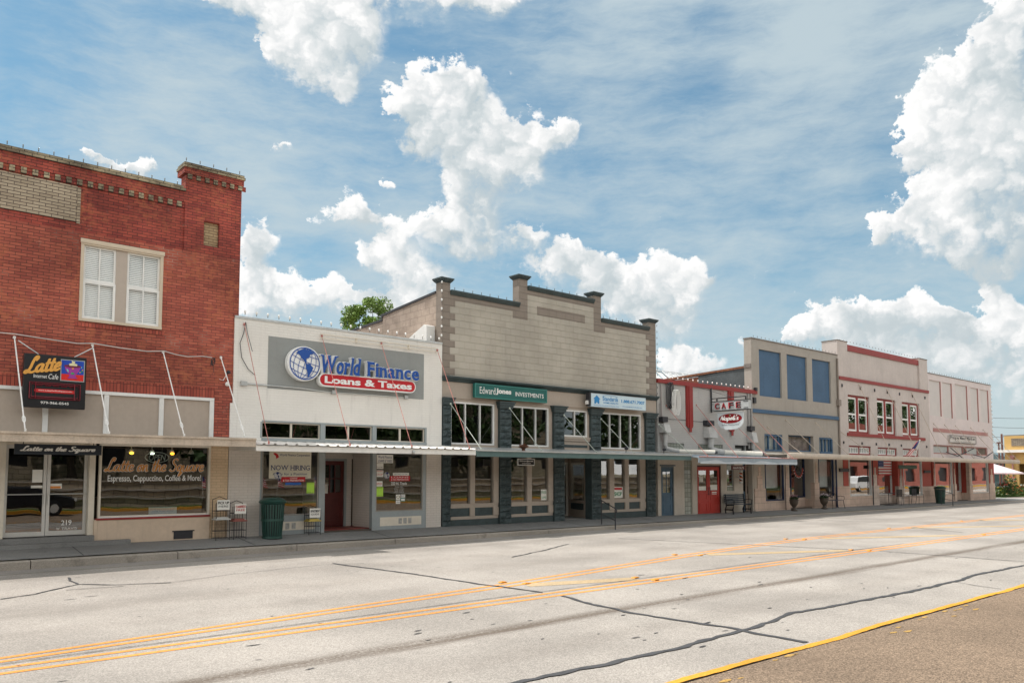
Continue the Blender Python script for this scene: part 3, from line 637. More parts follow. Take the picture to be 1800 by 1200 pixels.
# transom panels above the awning
tp = MB(); xs = [-5.3, -4.1, -2.9, -1.6, -.2, 1.2, 2.62, 4.0, 5.31, 6.61, 7.9]
for x in xs: tp.box(x-.055, x+.055, FY-.03, FY+.1, 2.93, 3.965)
tp.box(-5.6, 7.955, FY-.035, FY+.1, 3.968, 4.048); tp.build('transom_frame', M['white'], BR)
MB().box(-5.6, 7.94, FY+.02, FY+.14, 2.93, 3.966).build('transom_panel', tanp2, BR)
hd = MB().box(-5.6, 8.39, FY-.03, FY+.24, 2.77, 2.925); hd.build('header', creamf, BR)
MB().box(7.905, 8.385, FY, FY+.24, .3, 2.768).build('painted_pier', pcrm, BR)
MB().box(5.20, 7.90, FY-.06, FY+.2, .32, .905).box(5.12, 5.198, FY-.055, FY+.3, .32, .92).build('bulkhead', tanp, BR)
MB().box(6.99, 7.47, FY-.075, FY-.061, .36, .55).box(6.95, 7.51, FY-.085, FY-.0752, .545, .575).build('vent', M['dark'], BR)
MB().box(5.16, 7.905, FY-.085, FY+.2, .908, .952).build('red_sill', paint('red_sill', (.30, .03, .03), .4, .1), BR)
W1 = window(BR, 'display_window', 5.20, 7.90, .955, 2.765, FY+.05, creamf, .05, .09)
MB().box(5.22, 7.88, FY-.045, FY-.041, .957, .985).build('white_strip', M['white'], W1)
# script lettering on the glass
cop_ = paint('copper_lettering', (.62, .27, .07), .4, .1); wl = M['white']
script(MB(), 'Latte on the Square', 5.36, 7.76, 2.10, 2.42, FY+.037, .20, .45).build('window_lettering', wl, W1)
script(MB(), 'Latte on the Square', 5.36, 7.76, 2.10, 2.42, FY+.031, .13, .45).build('window_lettering', cop_, W1)
MB().txt('Espresso, Cappuccino, Coffee & More!', 5.41, 7.68, 1.80, 2.0, FY+.035, .002, 0, .012).build('window_lettering', wl, W1)
o_ = MB(); cx, cz = 6.57, 2.45
for rx, rz in ((.29, .13),): o_.tube([(cx + rx*math.cos(a), FY+.075, cz + rz*math.sin(a)) for a in [i*math.pi/12 for i in range(25)]], .011, 5)
o_.txt('OPEN', 6.37, 6.78, 2.375, 2.525, FY+.075, .012, .15, .0)
neon = thing('neon_sign', 'oval neon OPEN sign, unlit, hanging behind the coffee shop window', 'neon sign', (0, 0, 0))
o_.build('neon_tube', paint('neon_tube', (.85, .95, .88), .3), neon); MB().tube([(6.45, FY+.11, 2.58), (6.45, FY+.11, 3.05)], .004, 4).tube([(6.7, FY+.11, 2.58), (6.7, FY+.11, 3.05)], .004, 4).build('chain', M['steel'], neon)
bx = MB().box(6.42, 7.11, FY+.12, FY+.14, .99, 1.18).build('notice_card', paint('pale_blue_card', (.42, .55, .62), .6), None); tag(bx, 'pale blue card with a line of print standing on the coffee shop window ledge', 'notice')
MB().txt('PLEASE COME IN AND ENJOY', 6.46, 7.07, 1.11, 1.135, FY+.117, .002).txt('COFFEE TEA AND PASTRIES', 6.50, 7.03, 1.06, 1.09, FY+.117, .002).build('print', paint('print_blue', (.08, .2, .35)), bx)
# track lights
cols = [('bright amber', (1., .55, .05)), ('bright greenish white', (.9, 1., .8)), ('amber', (1., .42, .03)), None]
for i, x in enumerate((6.02, 6.52, 7.02, 7.52)):
    c = cols[i]; lab = (c[0] + (' lit spotlight, %s from the left behind the coffee shop glass' % ['first', 'second', 'third'][i])) if c else 'unlit white spotlight rightmost behind the coffee shop glass'
    t = thing('spotlight', lab, 'spotlight', (x, FY+.35, 2.70), 'spotlights behind the coffee shop window')
    MB().lathe([(.001,-.02),(.045,-.06),(.075,-.13),(.07,-.135),(.001,-.135)], n=12).tube([(0,0,-.02),(0,0,.35)], .012, 5).build('housing', M['white'], t, rot=(R(18), 0, R(-20)))
    if c: MB().ell((0, -.035, -.145), (.055, .055, .035)).build('lamp', emit('lamp_glow_%d' % i, c[1], 4.0), t)
# doors
def gdoor(par, x0, x1, z0, z1, y, fm, side, st=.07, bot=.11, push=.98, glass='glass'):
    o = MB().box(x0, x1, y, y+.045, z0, z0+bot).box(x0, x1, y, y+.045, z1-.08, z1).box(x0, x0+st, y, y+.045, z0+bot, z1-.08).box(x1-st, x1, y, y+.045, z0+bot, z1-.08).build('door', fm, par)
    MB().box(x0+st*.8, x1-st*.8, y+.02, y+.026, z0+bot*.8, z1-.07).build('pane', M[glass], o)
    hb = MB().tube([(x0+.03, y-.05, z0+push), (x1-.03, y-.05, z0+push)], .014, 6).tube([(x0+.05, y-.05, z0+push), (x0+.05, y+.01, z0+push)], .01, 5).tube([(x1-.05, y-.05, z0+push), (x1-.05, y+.01, z0+push)], .01, 5)
    sx = x1 - st*.5 if side > 0 else x0 + st*.5
    hb.tube([(sx, y-.05, z0+push-.25), (sx, y-.05, z0+push-.02)], .014, 6); hb.build('handle', M['alu'], o)
    return o
DY = FY + .16
MB().box(3.17, 3.25, FY-.0, DY+.1, .56, 2.768).box(4.99, 5.12, FY-.0, DY+.1, .56, 2.768).box(3.252, 4.988, DY-.03, DY+.1, 2.70, 2.766).build('door_frame', creamf, BR)
d1 = gdoor(BR, 3.255, 4.115, .575, 2.70, DY, M['alu'], 1, glass='glass'); d2 = gdoor(BR, 4.125, 4.985, .575, 2.70, DY, M['alu'], -1)
MB().txt('219', 4.46, 4.68, .81, .93, DY+.018, .002, 0, .01).txt('TRAVIS', 4.47, 4.80, .70, .76, DY+.018, .002, 0, .0).txt('W', 4.36, 4.43, .70, .76, DY+.018, .002).build('street_number', wl, d2)
MB().box(3.82, 4.03, DY+.012, DY+.016, 1.83, 2.13).build('paper_notice', M['paper'], d1)
MB().box(3.80, 4.04, DY+.012, DY+.016, 1.70, 1.76).build('paper_notice', M['paper'], d1); 
MB().box(4.20, 4.44, DY+.012, DY+.016, 1.68, 1.80).build('paper_notice', [M['paper']], d2); MB().box(4.20, 4.42, DY+.009, DY+.011, 1.685, 1.74).build('orange_sticker', paint('orange', (.7, .25, .05)), d2)
MB().box(2.2, 3.168, FY, FY+.2, .3, 2.768).build('left_pier', creamf, BR)
window(BR, 'display_window', -.6, 2.19, .955, 2.765, FY+.05, creamf, .05, .09); MB().box(-.6, 2.19, FY-.06, FY+.2, .32, .952).box(-5.6, -.605, FY, FY+.2, .3, 2.768).build('bulkhead', tanp, BR)
MB().box(2.9, 5.118, FY-.12, FY+.45, .30, .555).box(2.7, 5.9, FY-.30, FY-.123, .28, .43).build('step', M['walk'], BR)
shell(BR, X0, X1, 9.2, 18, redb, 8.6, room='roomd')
# furnishing seen through the glass
def counter(x0, x1, y, z0, h, name, label, mat, cat='counter'):
    t = MB().box(x0, x1, y, y+.5, z0, z0+h-.04).box(x0-.03, x1+.03, y-.04, y+.53, z0+h-.038, z0+h); o = t.build(name, mat); return tag(o, label, cat)
counter(5.7, 7.6, FY+2.6, .39, 1.0, 'counter', 'dark counter inside the coffee shop behind the lettered window', paint('dark_wood', (.06, .035, .02), .5))
# ================================================================== white loan office
pw = bricks('white_painted_brick', (.80, .77, .72), (.785, .755, .705), (.745, .715, .665), bw=.235, rh=.0755, ms=.005, wthr=.07, bd=.003)
pbeige = bricks('beige_painted_brick', (.68, .62, .56), (.66, .60, .54), (.58, .53, .47), wthr=.1, bd=.004)
greyp = paint('grey_paint', (.28, .29, .28), .6, .05, 1.1, streak=.12); greytr = paint('grey_trim', (.32, .35, .355), .5, .08)
WF = thing('white_building', 'low white painted brick loan office between the red brick building and the beige block front', 'building')
A0, A1 = 8.585, 15.46
MB().wall(A0, A1, 2.95, 6.30, FY-.04, FY+.26, [(9.29, 14.86, 3.02, 3.50)]).box(8.46, A0-.002, FY-.04, FY-.003, 3.95, 6.30).box(8.39, A0-.002, FY-.04, FY-.003, 2.95, 3.948).build('wall', pw, WF)
MB().prism([(FY-.06, 6.30), (FY+.34, 6.30), (FY+.34, 6.44), (FY-.06, 6.36)], 8.46, A1, 'x').build('parapet_cap', M['steel'], WF)
MB().box(9.43, 14.73, FY-.046, FY-.0405, 4.42, 5.90).build('grey_sign_field', greyp, WF)
st = MB().box(9.29, 14.86, FY-.06, FY+.2, 2.952, 3.03).box(9.29, 14.86, FY-.045, FY+.2, 3.475, 3.52).box(11.09, 11.24, FY-.05, FY+.2, 3.032, 3.473).box(12.84, 12.98, FY-.05, FY+.2, 3.032, 3.473).box(9.25, 9.30, FY-.045, FY+.1, 3.032, 3.473).box(14.80, 14.86, FY-.045, FY+.1, 3.032, 3.473).build('transom_frame', greytr, WF)
for (a, b, c) in ((9.30, 10.19, 11.09), (11.24, 12.03, 12.84), (12.98, 13.87, 14.80)):
    window(WF, 'window', a+.005, b, 3.035, 3.47, FY+.06, creamf, .025, .05, glass='dglass'); window(WF, 'window', b+.004, c-.005, 3.035, 3.47, FY+.06, creamf, .025, .05, glass='dglass')
MB().box(A0-.19, 9.28, FY-.03, FY+.2, .3, 2.945).box(14.87, A1, FY-.03, FY+.2, .28, 2.945).build('painted_pier', pbeige, WF)
# left window bay, recessed entry, right window bay
MB().box(9.285, 11.06, FY-.03, FY+.12, .28, .85).box(11.062, 11.26, FY-.04, FY+.12, .28, 2.945).box(9.285, 9.33, FY-.02, FY+.1, .852, 2.945).box(12.86, 12.98, FY-.04, FY+.12, .28, 2.945).box(12.982, 14.86, FY-.03, FY+.12, .28, .86).box(14.74, 14.86, FY-.02, FY+.1, .862, 2.945).box(9.33, 11.06, FY-.03, FY+.12, 2.70, 2.945).box(12.98, 14.74, FY-.03, FY+.12, 2.70, 2.945).box(11.262, 12.858, FY-.02, FY+.12, 2.72, 2.945).build('storefront_frame', greytr, WF)
wA = window(WF, 'display_window', 9.335, 11.055, .855, 2.695, FY+.02, paint('bronze_frame', (.30, .28, .25), .4), .035, .045)
wB = window(WF, 'display_window', 12.985, 14.735, .865, 2.695, FY+.02, bpy.data.materials['bronze_frame'], .035, .045)
plate = MB().box(9.95, 10.95, FY-.036, FY-.031, .44, .68).box(13.15, 14.68, FY-.036, FY-.031, .42, .69); plate.build('number_board', creamf, WF)
nb = MB()
for x in (10.05, 10.24, 13.82, 14.0, 14.18): nb.box(x, x+.12, FY-.040, FY-.037, .47, .64)
nb.build('number_tile', paint('tile_grey', (.38, .37, .35), .5, .3, 12), WF)
RD = 1.25
vb = MB()
for i in range(13): vb.box(11.262+.01, 11.262+.03, FY+.13+i*.09, FY+.13+i*.09+.075, .40, 2.75)
vb.box(11.20, 11.27, FY+.125, FY+RD, .3, 2.75); vb.build('recess_boarding', paint('beige_board', (.68, .61, .53), .6, .05), WF)
MB().box(11.26, 12.95, FY+.125, FY+RD, .30, .385).build('tiled_step', M['tile'], WF)
MB().box(11.28, 12.95, FY+RD, FY+RD+.15, 2.50, 2.95).box(11.28, 11.70, FY+RD, FY+RD+.15, .386, 2.50).box(12.68, 12.86, FY+RD-.02, FY+RD+.15, .386, 2.50).box(12.90, 12.95, FY+.125, FY+RD-.03, .386, 2.94).build('recess_wall', pbeige, WF)
rd = paint('maroon_door', (.105, .014, .012), .4, .2, 3, streak=.1)
dy = FY + RD + .05
MB().box(11.702, 11.80, dy-.08, dy+.05, .386, 2.50).box(12.60, 12.678, dy-.08, dy+.05, .386, 2.50).box(11.802, 12.598, dy-.08, dy+.05, 2.43, 2.498).build('door_frame', greytr, WF)
dd = MB().wall(11.80, 12.60, .39, 2.43, dy-.03, dy+.015, [(11.90, 12.10, 1.45, 2.30), (12.13, 12.28, 1.45, 2.30), (12.31, 12.50, 1.45, 2.30)]).frame(11.92, 12.48, .55, 1.28, dy-.042, dy-.031, .04); dO = dd.build('door', rd, WF)
MB().box(11.89, 12.51, dy-.005, dy, 1.44, 2.31).build('pane', M['dglass'], dO); MB().box(11.89, 12.51, dy-.016, dy-.010, 1.86, 1.89).build('rail', rd, dO)
MB().box(11.93, 12.05, dy-.036, dy-.031, 1.42, 1.70).build('notice', M['paper'], dO); MB().ell((11.85, dy-.06, 1.35), (.03, .03, .03)).build('handle', M['alu'], dO)
# posters and decals
navy = paint('navy_ink', (.02, .035, .14), .5, .03)
gl = FY - .022 + .01
b = MB().box(9.55, 10.83, gl+.016, gl+.0185, 1.90, 2.69); bn_ = b.build('banner', paint('banner_cream', (.66, .62, .50), .6, .04), wA)
MB().txt('NOW HIRING', 9.60, 10.79, 2.13, 2.27, gl+.0135, .002, 0, .004, .11).txt('World Finance Corporation', 9.86, 10.78, 2.51, 2.60, gl+.0135, .002).txt('Apply for a Position', 9.66, 10.70, 1.97, 2.06, gl+.0135, .002).txt('World Finance Corporation', 9.92, 10.72, 1.915, 1.955, gl+.0135, .002).build('print', navy, bn_)
MB().prism([(9.72,2.62),(9.80,2.58),(9.84,2.50),(9.76,2.45),(9.74,2.53),(9.66,2.60)], gl+.0125, gl+.015).build('red_mark', M['red'], bn_)
dc = MB(); dc.box(9.92, 10.65, gl+.010, gl+.014, 1.80, 1.94); o = dc.build('sticker', M['red'], wA); MB().txt('LOANS', 10.18, 10.40, 1.885, 1.925, gl+.009, .002, 0, .01).txt('& TAX PREPARATION', 9.97, 10.61, 1.815, 1.865, gl+.009, .002, 0, .01).build('print', wl, o) if False else MB().txt('LOANS', 10.18, 10.40, 1.885, 1.925, gl+.009, .002, 0, .01).txt('& TAX PREPARATION', 9.97, 10.61, 1.815, 1.865, gl+.009, .002, 0, .01).build('print', wl, wA)
MB().box(10.04, 10.52, gl+.010, gl+.014, 1.71, 1.785).build('sticker', paint('mid_blue', (.03, .12, .42)), wA)
def sheet(par, x0, x1, z0, z1, mat, lines, ink, y=gl+.012):
    o = MB().box(x0, x1, y, y+.003, z0, z1).build('notice', mat, par)
    mb = MB(); rr = random.Random(int(x0*100))
    for (f0, f1, l) in lines: mb.txt(l, x0+(x1-x0)*.08, x1-(x1-x0)*.08, z0+(z1-z0)*f0, z0+(z1-z0)*f1, y-.001, .002)
    if lines: mb.build('print', ink, par)
sheet(wA, 10.70, 10.94, 1.47, 1.78, M['lime'], [(.86,.94,'NOTICE'),(.06,.13,'THANK YOU')], M['dark'])
sheet(wB, 13.03, 13.62, 2.36, 2.62, M['paper'], [(.55,.9,'World Finance'),(.1,.42,'LOANS & TAXES')], navy)
sheet(wB, 13.0, 13.27, 2.18, 2.35, M['paper'], [(.2,.4,'NO SOLICITING')], M['dark']); sheet(wB, 13.0, 13.27, 1.93, 2.14, M['paper'], [(.75,.95,'WARNING'),(.2,.5,'STOP')], paint('sticker_red', (.5,.05,.03)))
sheet(wB, 13.0, 13.24, 1.64, 1.80, M['paper'], [(.3,.7,'DROP BOX')], bpy.data.materials['sticker_red']); sheet(wB, 13.02, 13.27, 1.33, 1.62, M['lime'], [(.86,.94,'NOTICE'),(.06,.13,'THANK YOU')], M['dark'])
sheet(wB, 13.62, 14.22, 1.97, 2.06, M['paper'], [(.3,.7,'World Finance Corporation')], navy); sheet(wB, 13.50, 14.26, 1.80, 1.96, M['red'], [(.6,.9,'LOANS'),(.1,.45,'& TAX PREPARATION')], wl)
sheet(wB, 13.74, 13.90, 1.22, 1.38, M['paper'], [(.2,.8,'O')], paint('olive', (.2,.15,.02))); sheet(wB, 13.74, 13.90, 1.09, 1.20, M['paper'], [(.3,.6,'VISA')], navy); sheet(wB, 13.92, 14.08, 1.28, 1.38, M['paper'], [(.2,.8,'EC')], navy); sheet(wB, 13.92, 14.08, 1.16, 1.27, paint('teal_sticker', (.05,.25,.2)), [(.2,.8,'I')], wl)
MB().txt('222 N. Travis', 13.56, 14.14, 1.68, 1.77, gl+.012, .002, 0, .02).txt('Monday - Friday', 13.70, 14.0, 1.60, 1.635, gl+.012, .002).txt('8:30am - 5:30pm', 13.66, 14.04, 1.54, 1.575, gl+.012, .002).txt('Tuesday - Thursday', 13.68, 14.02, 1.48, 1.515, gl+.012, .002).txt('8:30am - 6:00pm', 13.66, 14.04, 1.42, 1.455, gl+.012, .002).build('window_lettering', wl, wB)
def globe(par, cx, cz, r, y, ink, back=True, seg=28):
    if back:
        MB().prism([(cx + r*math.cos(a), cz + r*math.sin(a)) for a in [i*2*math.pi/seg for i in range(seg)]], y, y+.03).build('globe_disc', M['white'], par)
    g = MB(); y2 = y - .004
    def arc(pts, w):
        P = [Vector((p[0], 0, p[1])) for p in pts]; L = []
        for i, p in enumerate(P):
            t = (P[min(i+1, len(P)-1)] - P[max(i-1, 0)]).normalized(); n = Vector((-t.z, 0, t.x)) * w / 2
            L.append(((p + n).x, (p + n).z, (p - n).x, (p - n).z))
        arc.k += .0004
        for i in range(len(L)-1):
            a, b = L[i], L[i+1]; yy = y2 - arc.k; g.quad((a[0],yy,a[1]),(a[2],yy,a[3]),(b[2],yy,b[3]),(b[0],yy,b[1]))
    arc.k = 0
    tl = R(-18); rot = lambda x, z: (cx + x*math.cos(tl) - z*math.sin(tl), cz + x*math.sin(tl) + z*math.cos(tl))
    arc([rot(r*.97*math.cos(a), r*.97*math.sin(a)) for a in [i*math.pi/18 for i in range(37)]], r*.06)
    for k in (-.75, -.38, 0, .38, .75): arc([rot(r*.96*k*math.cos(a), r*.96*math.sin(a)) for a in [-math.pi/2 + i*math.pi/14 for i in range(15)]], r*.035)
    for k in (-.6, -.2, .2, .6):
        hw = math.sqrt(1-k*k)*.96*r; arc([rot(-hw + 2*hw*i/10, k*r - .08*r*math.sin(math.pi*i/10)) for i in range(11)], r*.035)
    NA = [(-.45,.75),(-.1,.9),(.35,.85),(.6,.65),(.35,.6),(.25,.35),(.05,.3),(.12,.12),(0,.08),(-.08,.2),(-.2,.3),(-.35,.5),(-.6,.6)]
    SA = [(.05,-.02),(.3,.02),(.55,-.22),(.45,-.45),(.28,-.75),(.18,-.85),(.18,-.55),(.08,-.3)]
    CA = [(-.02,.1),(.12,.02),(.16,-.06),(.05,-.02)]
    for k, P in enumerate((NA, SA, CA)): g.prism([(cx + p[0]*r, cz + p[1]*r) for p in P], y2 - .006 - .0011*k, y2 - .004)
    g.build('globe_map', ink, par)
globe(wB, 13.40, 1.98, .10, gl+.008, navy); globe(wA, 9.80, 1.985, .10, gl+.008, navy)
# big sign
S = thing('shop_sign', 'blue lettered globe sign with red pill on the white building', 'sign')
SY = FY - .22; S.location.x = -.11
bl = paint('sign_blue', (.012, .075, .33), .3, .03); wh = paint('sign_white', (.82, .82, .80), .4, .03)
MB().prism([(10.56 + .53*math.cos(a), 5.185 + .50*math.sin(a)) for a in [i*math.pi/20 for i in range(40)]], SY-.02, SY+.16).build('globe_box', wh, S, bevel=.01)
globe(S, 10.56, 5.185, .47, SY-.032, bl, back=False)
MB().txt('World', 10.98, 12.36, 4.93, 5.50, SY-.03, .14, .22, .055, .12).build('letter_backing', wh, S); MB().txt('Finance', 12.53, 14.46, 4.95, 5.44, SY-.03, .14, .0, .055, .12).build('letter_backing', wh, S)
MB().txt('World', 11.0, 12.34, 4.95, 5.48, SY-.13, .02, .22, .022, .10).build('letter', bl, S); MB().txt('Finance', 12.55, 14.44, 4.97, 5.42, SY-.13, .02, .0, .022, .10).build('letter', bl, S)
def pill(x0, x1, z0, z1, y0, y1, n=8):
    r = (z1-z0)/2; P = [(x1-r + r*math.cos(a), z0+r + r*math.sin(a)) for a in [-math.pi/2 + math.pi*i/n for i in range(n+1)]] + [(x0+r + r*math.cos(a), z0+r + r*math.sin(a)) for a in [math.pi/2 + math.pi*i/n for i in range(n+1)]]
    return MB().prism(P, y0, y1)
pill(11.0, 14.38, 4.575, 4.965, SY-.05, SY+.14).build('pill_box', wh, S); pill(11.035, 14.345, 4.61, 4.93, SY-.058, SY-.052).build('pill_face', M['red'], S)
MB().txt('Loans & Taxes', 11.18, 14.22, 4.67, 4.88, SY-.06, .006, 0, .035).build('letter', wh, S)
MB().tube([(8.75, FY-.07, 4.50), (10.4, FY-.07, 4.49), (11.2, FY-.07, 4.44), (14.0, FY-.07, 4.44)], .02, 6).box(8.65, 8.82, FY-.12, FY-.041, 4.44, 4.56).box(11.4, 11.55, FY-.13, FY-.047, 4.39, 4.5).box(13.95, 14.08, FY-.13, FY-.047, 4.40, 4.5).build('conduit', M['steel'], WF)
MB().tube([(10.99, FY-.12, 6.13), (15.23, FY-.12, 6.13)], .014, 6).tube([(10.99, FY-.12, 6.02), (15.23, FY-.12, 6.02)], .014, 6).box(12.2, 12.23, FY-.12, FY-.04, 6.0, 6.15).box(14.1, 14.13, FY-.12, FY-.04, 6.0, 6.15).build('rail', creamf, WF)
MB().tube([(8.75,FY-.08,6.2),(8.70,FY-.08,5.9),(8.60,FY-.08,5.6),(8.66,FY-.08,5.2),(8.85,FY-.08,4.9),(9.05,FY-.08,4.75)], .010, 5).tube([(8.75,FY-.08,6.2),(8.80,FY-.09,5.9),(8.95,FY-.1,5.4)], .008, 5).build('loose_cable', M['dark'], WF)
shell(WF, A0+.003, A1, 6.25, 18, pw, 5.8, tf=.26)
counter(13.0, 14.8, FY+3.0, .33, .95, 'counter', 'brown desk inside the white loan office behind the right window', paint('desk_wood', (.12, .06, .03), .5), 'desk')
# ================================================================== beige block front
blk = bricks('pale_rockface', (.44, .405, .345), (.415, .38, .32), (.415, .375, .31), bw=.46, rh=.232, ms=.009, wthr=.22, bd=.014, rough=.8, patch=(.43,.35,.26))
tau = bricks('taupe_rockface', (.265, .225, .19), (.255, .215, .18), (.23, .195, .165), bw=.46, rh=.232, ms=.008, wthr=.1, bd=.015)
stk = bricks('cement_side', (.50, .40, .33), (.46, .37, .30), (.36, .29, .24), bw=.46, rh=.232, ms=.008, wthr=.4, bd=.012, soot=.25)
green = paint('dark_green', (.046, .066, .068), .55, .25, 3, .004); taup = paint('taupe_paint', (.42, .352, .29), .6, .06, 1, streak=.08)
EJ = thing('block_building', 'beige rock-faced block front with stepped parapet, green caps and dark green pilasters', 'building')
B0, B1 = 15.47, 26.70
MB().box(B0, 15.81, FY, FY+.34, 5.27, 8.42).box(18.90, 19.32, FY, FY+.34, 8.0, 9.08).box(22.84, 23.27, FY, FY+.34, 8.0, 9.04).box(26.22, B1-.02, FY, FY+.34, 5.27, 8.40).box(15.812, 18.898, FY, FY+.3, 7.85, 8.03).box(23.272, 26.218, FY, FY+.3, 7.85, 8.03).box(19.322, 22.838, FY, FY+.3, 8.55, 8.72).box(18.6, 19.32, FY+.001, FY+.3, 7.6, 7.998).box(22.84, 23.5, FY+.001, FY+.3, 7.6, 7.998).build('taupe_border', tau, EJ)
MB().wall(15.812, 26.218, 5.27, 7.598, FY, FY+.3).box(15.812, 18.598, FY, FY+.3, 7.60, 7.848).box(23.502, 26.218, FY, FY+.3, 7.60, 7.848).wall(19.322, 22.838, 7.60, 8.548, FY, FY+.3).build('wall', blk, EJ)
q = MB(); z = 5.32; i = 0
while z < 7.8:
    if i % 2 == 0: q.box(15.813, 16.02, FY-.004, FY-.0005, z, z+.225); q.box(26.02, 26.217, FY-.004, FY-.0005, z, z+.225)
    z += .232; i += 1
q.box(19.79, 22.34, FY-.004, FY-.0005, 7.86, 8.19); q.build('quoin', tau, EJ)
cap = MB()
for (a, b, z) in ((B0, 15.81, 8.42), (18.90, 19.32, 9.08), (22.84, 23.27, 9.04), (26.22, B1-.02, 8.40)):
    for (o0, za, zb) in ((.02, 0, .03), (.05, .032, .06), (.075, .062, .10), (.10, .102, .15)): cap.box(a-o0, b+o0, FY-o0, FY+.34+o0, z+za, z+zb)
for (a, b, z) in ((15.812, 18.898, 8.03), (19.322, 22.838, 8.72), (23.272, 26.218, 8.03)):
    cap.prism([(FY-.03, z), (FY+.33, z), (FY+.33, z+.16), (FY-.10, z+.16), (FY-.10, z+.11)], a, b, 'x')
cap.build('green_cap', green, EJ)
MB().prism([(FY-.02, 5.10), (FY+.2, 5.10), (FY+.2, 5.27), (FY-.16, 5.27), (FY-.16, 5.22), (FY-.06, 5.15)], B0, B1, 'x').build('cornice', green, EJ)
MB().box(B0, B1-.02, FY+.02, FY+.3, 4.55, 5.098).build('header', taup, EJ)
PIL = [(15.49, 15.84), (17.96, 18.49), (20.60, 21.13), (22.60, 23.15), (25.92, 26.50)]
rr = random.Random(3); pm = MB()
for (a, b) in PIL:
    z = .22; k = 0
    while z < 4.3:
        h = min(.232, 4.30 - z); n = 4
        split = (k % 2 == 0); segs = [(a, b)] if split else [(a, (a+b)/2 - .002), ((a+b)/2 + .002, b)]
        for (u, v) in segs:
            g = [[(u + (v-u)*i/n, FY - .06 - (0 if i in (0, n) or j in (0, n) else rr.uniform(.02, .065)), z + .008 + (h-.016)*j/n) for i in range(n+1)] for j in range(n+1)]
            vs = [p for row in g for p in row]; fs = [(j*(n+1)+i, j*(n+1)+i+1, (j+1)*(n+1)+i+1, (j+1)*(n+1)+i) for j in range(n) for i in range(n)]; pm.add(vs, fs)
            gl_ = [[(u if sgn < 0 else v, FY - .06 + .34*i/n, z + .008 + (h-.016)*j/n) for i in range(n+1)] for sgn in (-1,) for j in range(n+1)]
        z += h; k += 1
    pm.box(a+.012, b-.012, FY-.052, FY+.3, .2, 4.3)
pm.build('pilaster', green, EJ)
pc = MB()
for (a, b) in PIL:
    for (o0, z0_, z1_) in ((.03, 4.301, 4.34), (.05, 4.342, 4.42), (.08, 4.422, 4.50), (.11, 4.502, 4.549)): pc.box(a-min(o0, .03) if a < 15.5 else a-o0, b+o0, FY-.07-o0, FY+.1, z0_, z1_)
pc.build('capital', green, EJ)
# upper openings
sur = MB()
for (a, b) in ((15.842, 17.958), (18.492, 20.598), (21.132, 22.598), (23.152, 25.918)):
    sur.box(a, b, FY+.05, FY+.2, 4.45, 4.549); sur.box(a, b, FY+.05, FY+.2, 2.80, 3.0)
sur.box(17.80, 17.957, FY+.05, FY+.2, 3.0, 4.449).box(20.42, 20.597, FY+.05, FY+.2, 3.0, 4.449).box(25.70, 25.917, FY+.05, FY+.2, 3.0, 4.449).box(15.843, 15.87, FY+.05, FY+.2, 3.0, 4.449).box(22.48, 22.597, FY+.05, FY+.2, 3.0, 4.449)
sur.box(21.133, 22.479, FY+.05, FY+.2, 3.0, 3.42).box(21.133, 22.597, FY-.02, FY+.048, 3.34, 3.42).box(21.133, 22.597, FY+.0, FY+.048, 3.26, 3.335); sur.build('surround', taup, EJ)
MB().box(21.14, 22.47, FY+.035, FY+.048, 3.02, 3.12).build('green_inset', green, EJ)
white2 = M['white']
window(EJ, 'window', 15.875, 17.79, 3.01, 4.445, FY+.12, white2, .055, .07, (16.52, 17.16), glass='dglass', mt=.035)
window(EJ, 'window', 18.50, 20.41, 3.01, 4.445, FY+.12, white2, .055, .07, (19.12, 19.77), glass='dglass', mt=.035)
window(EJ, 'window', 21.14, 22.475, 3.43, 4.445, FY+.12, white2, .055, .07, (21.80,), glass='dglass', mt=.035)
window(EJ, 'window', 23.16, 25.69, 3.01, 4.445, FY+.12, white2, .055, .07, (23.80, 24.43, 25.06), glass='dglass', mt=.035)
# lower shop front
def bay(a, b, posts, z0=1.02, sf=None):
    f = MB(); f.box(a, b, FY+.02, FY+.14, z0-.06, z0); f.box(a, b, FY+.02, FY+.14, 2.72, 2.795)
    f.box(a, b, FY+.03, FY+.14, .50, .60); f.box(a, b, FY+.03, FY+.14, z0-.14, z0-.062)
    e = [a] + [v for p in posts for v in p] + [b]
    o = None
    for (u, v) in posts: f.box(u, v, FY+.0, FY+.14, .602, z0-.142); f.box(u, v, FY+.0, FY+.14, z0+.002, 2.718)
    o = f.build('storefront_frame', taup, EJ)
    gi = MB()
    for k in range(0, len(e), 2):
        if e[k+1] - e[k] > .1:
            gi.box(e[k]+.03, e[k+1]-.03, FY+.06, FY+.1, .605, z0-.145)
            MB().box(e[k], e[k+1], FY+.09, FY+.096, z0, 2.72).build('pane', M['glass'], o)
    gi.box(a, b, FY+.05, FY+.14, .602, z0-.141) ; gi.build('green_panel', green, o)
    MB().box(a, b, FY-.0, FY+.14, .2, .498).build('green_base', green, o)
bay(15.842, 17.958, [(15.843, 15.88), (16.70, 16.90), (17.72, 17.957)]); bay(18.492, 20.598, [(19.30, 19.52), (20.35, 20.597)]); bay(23.152, 25.918, [(23.70, 23.97), (24.62, 24.86), (25.56, 25.917)])
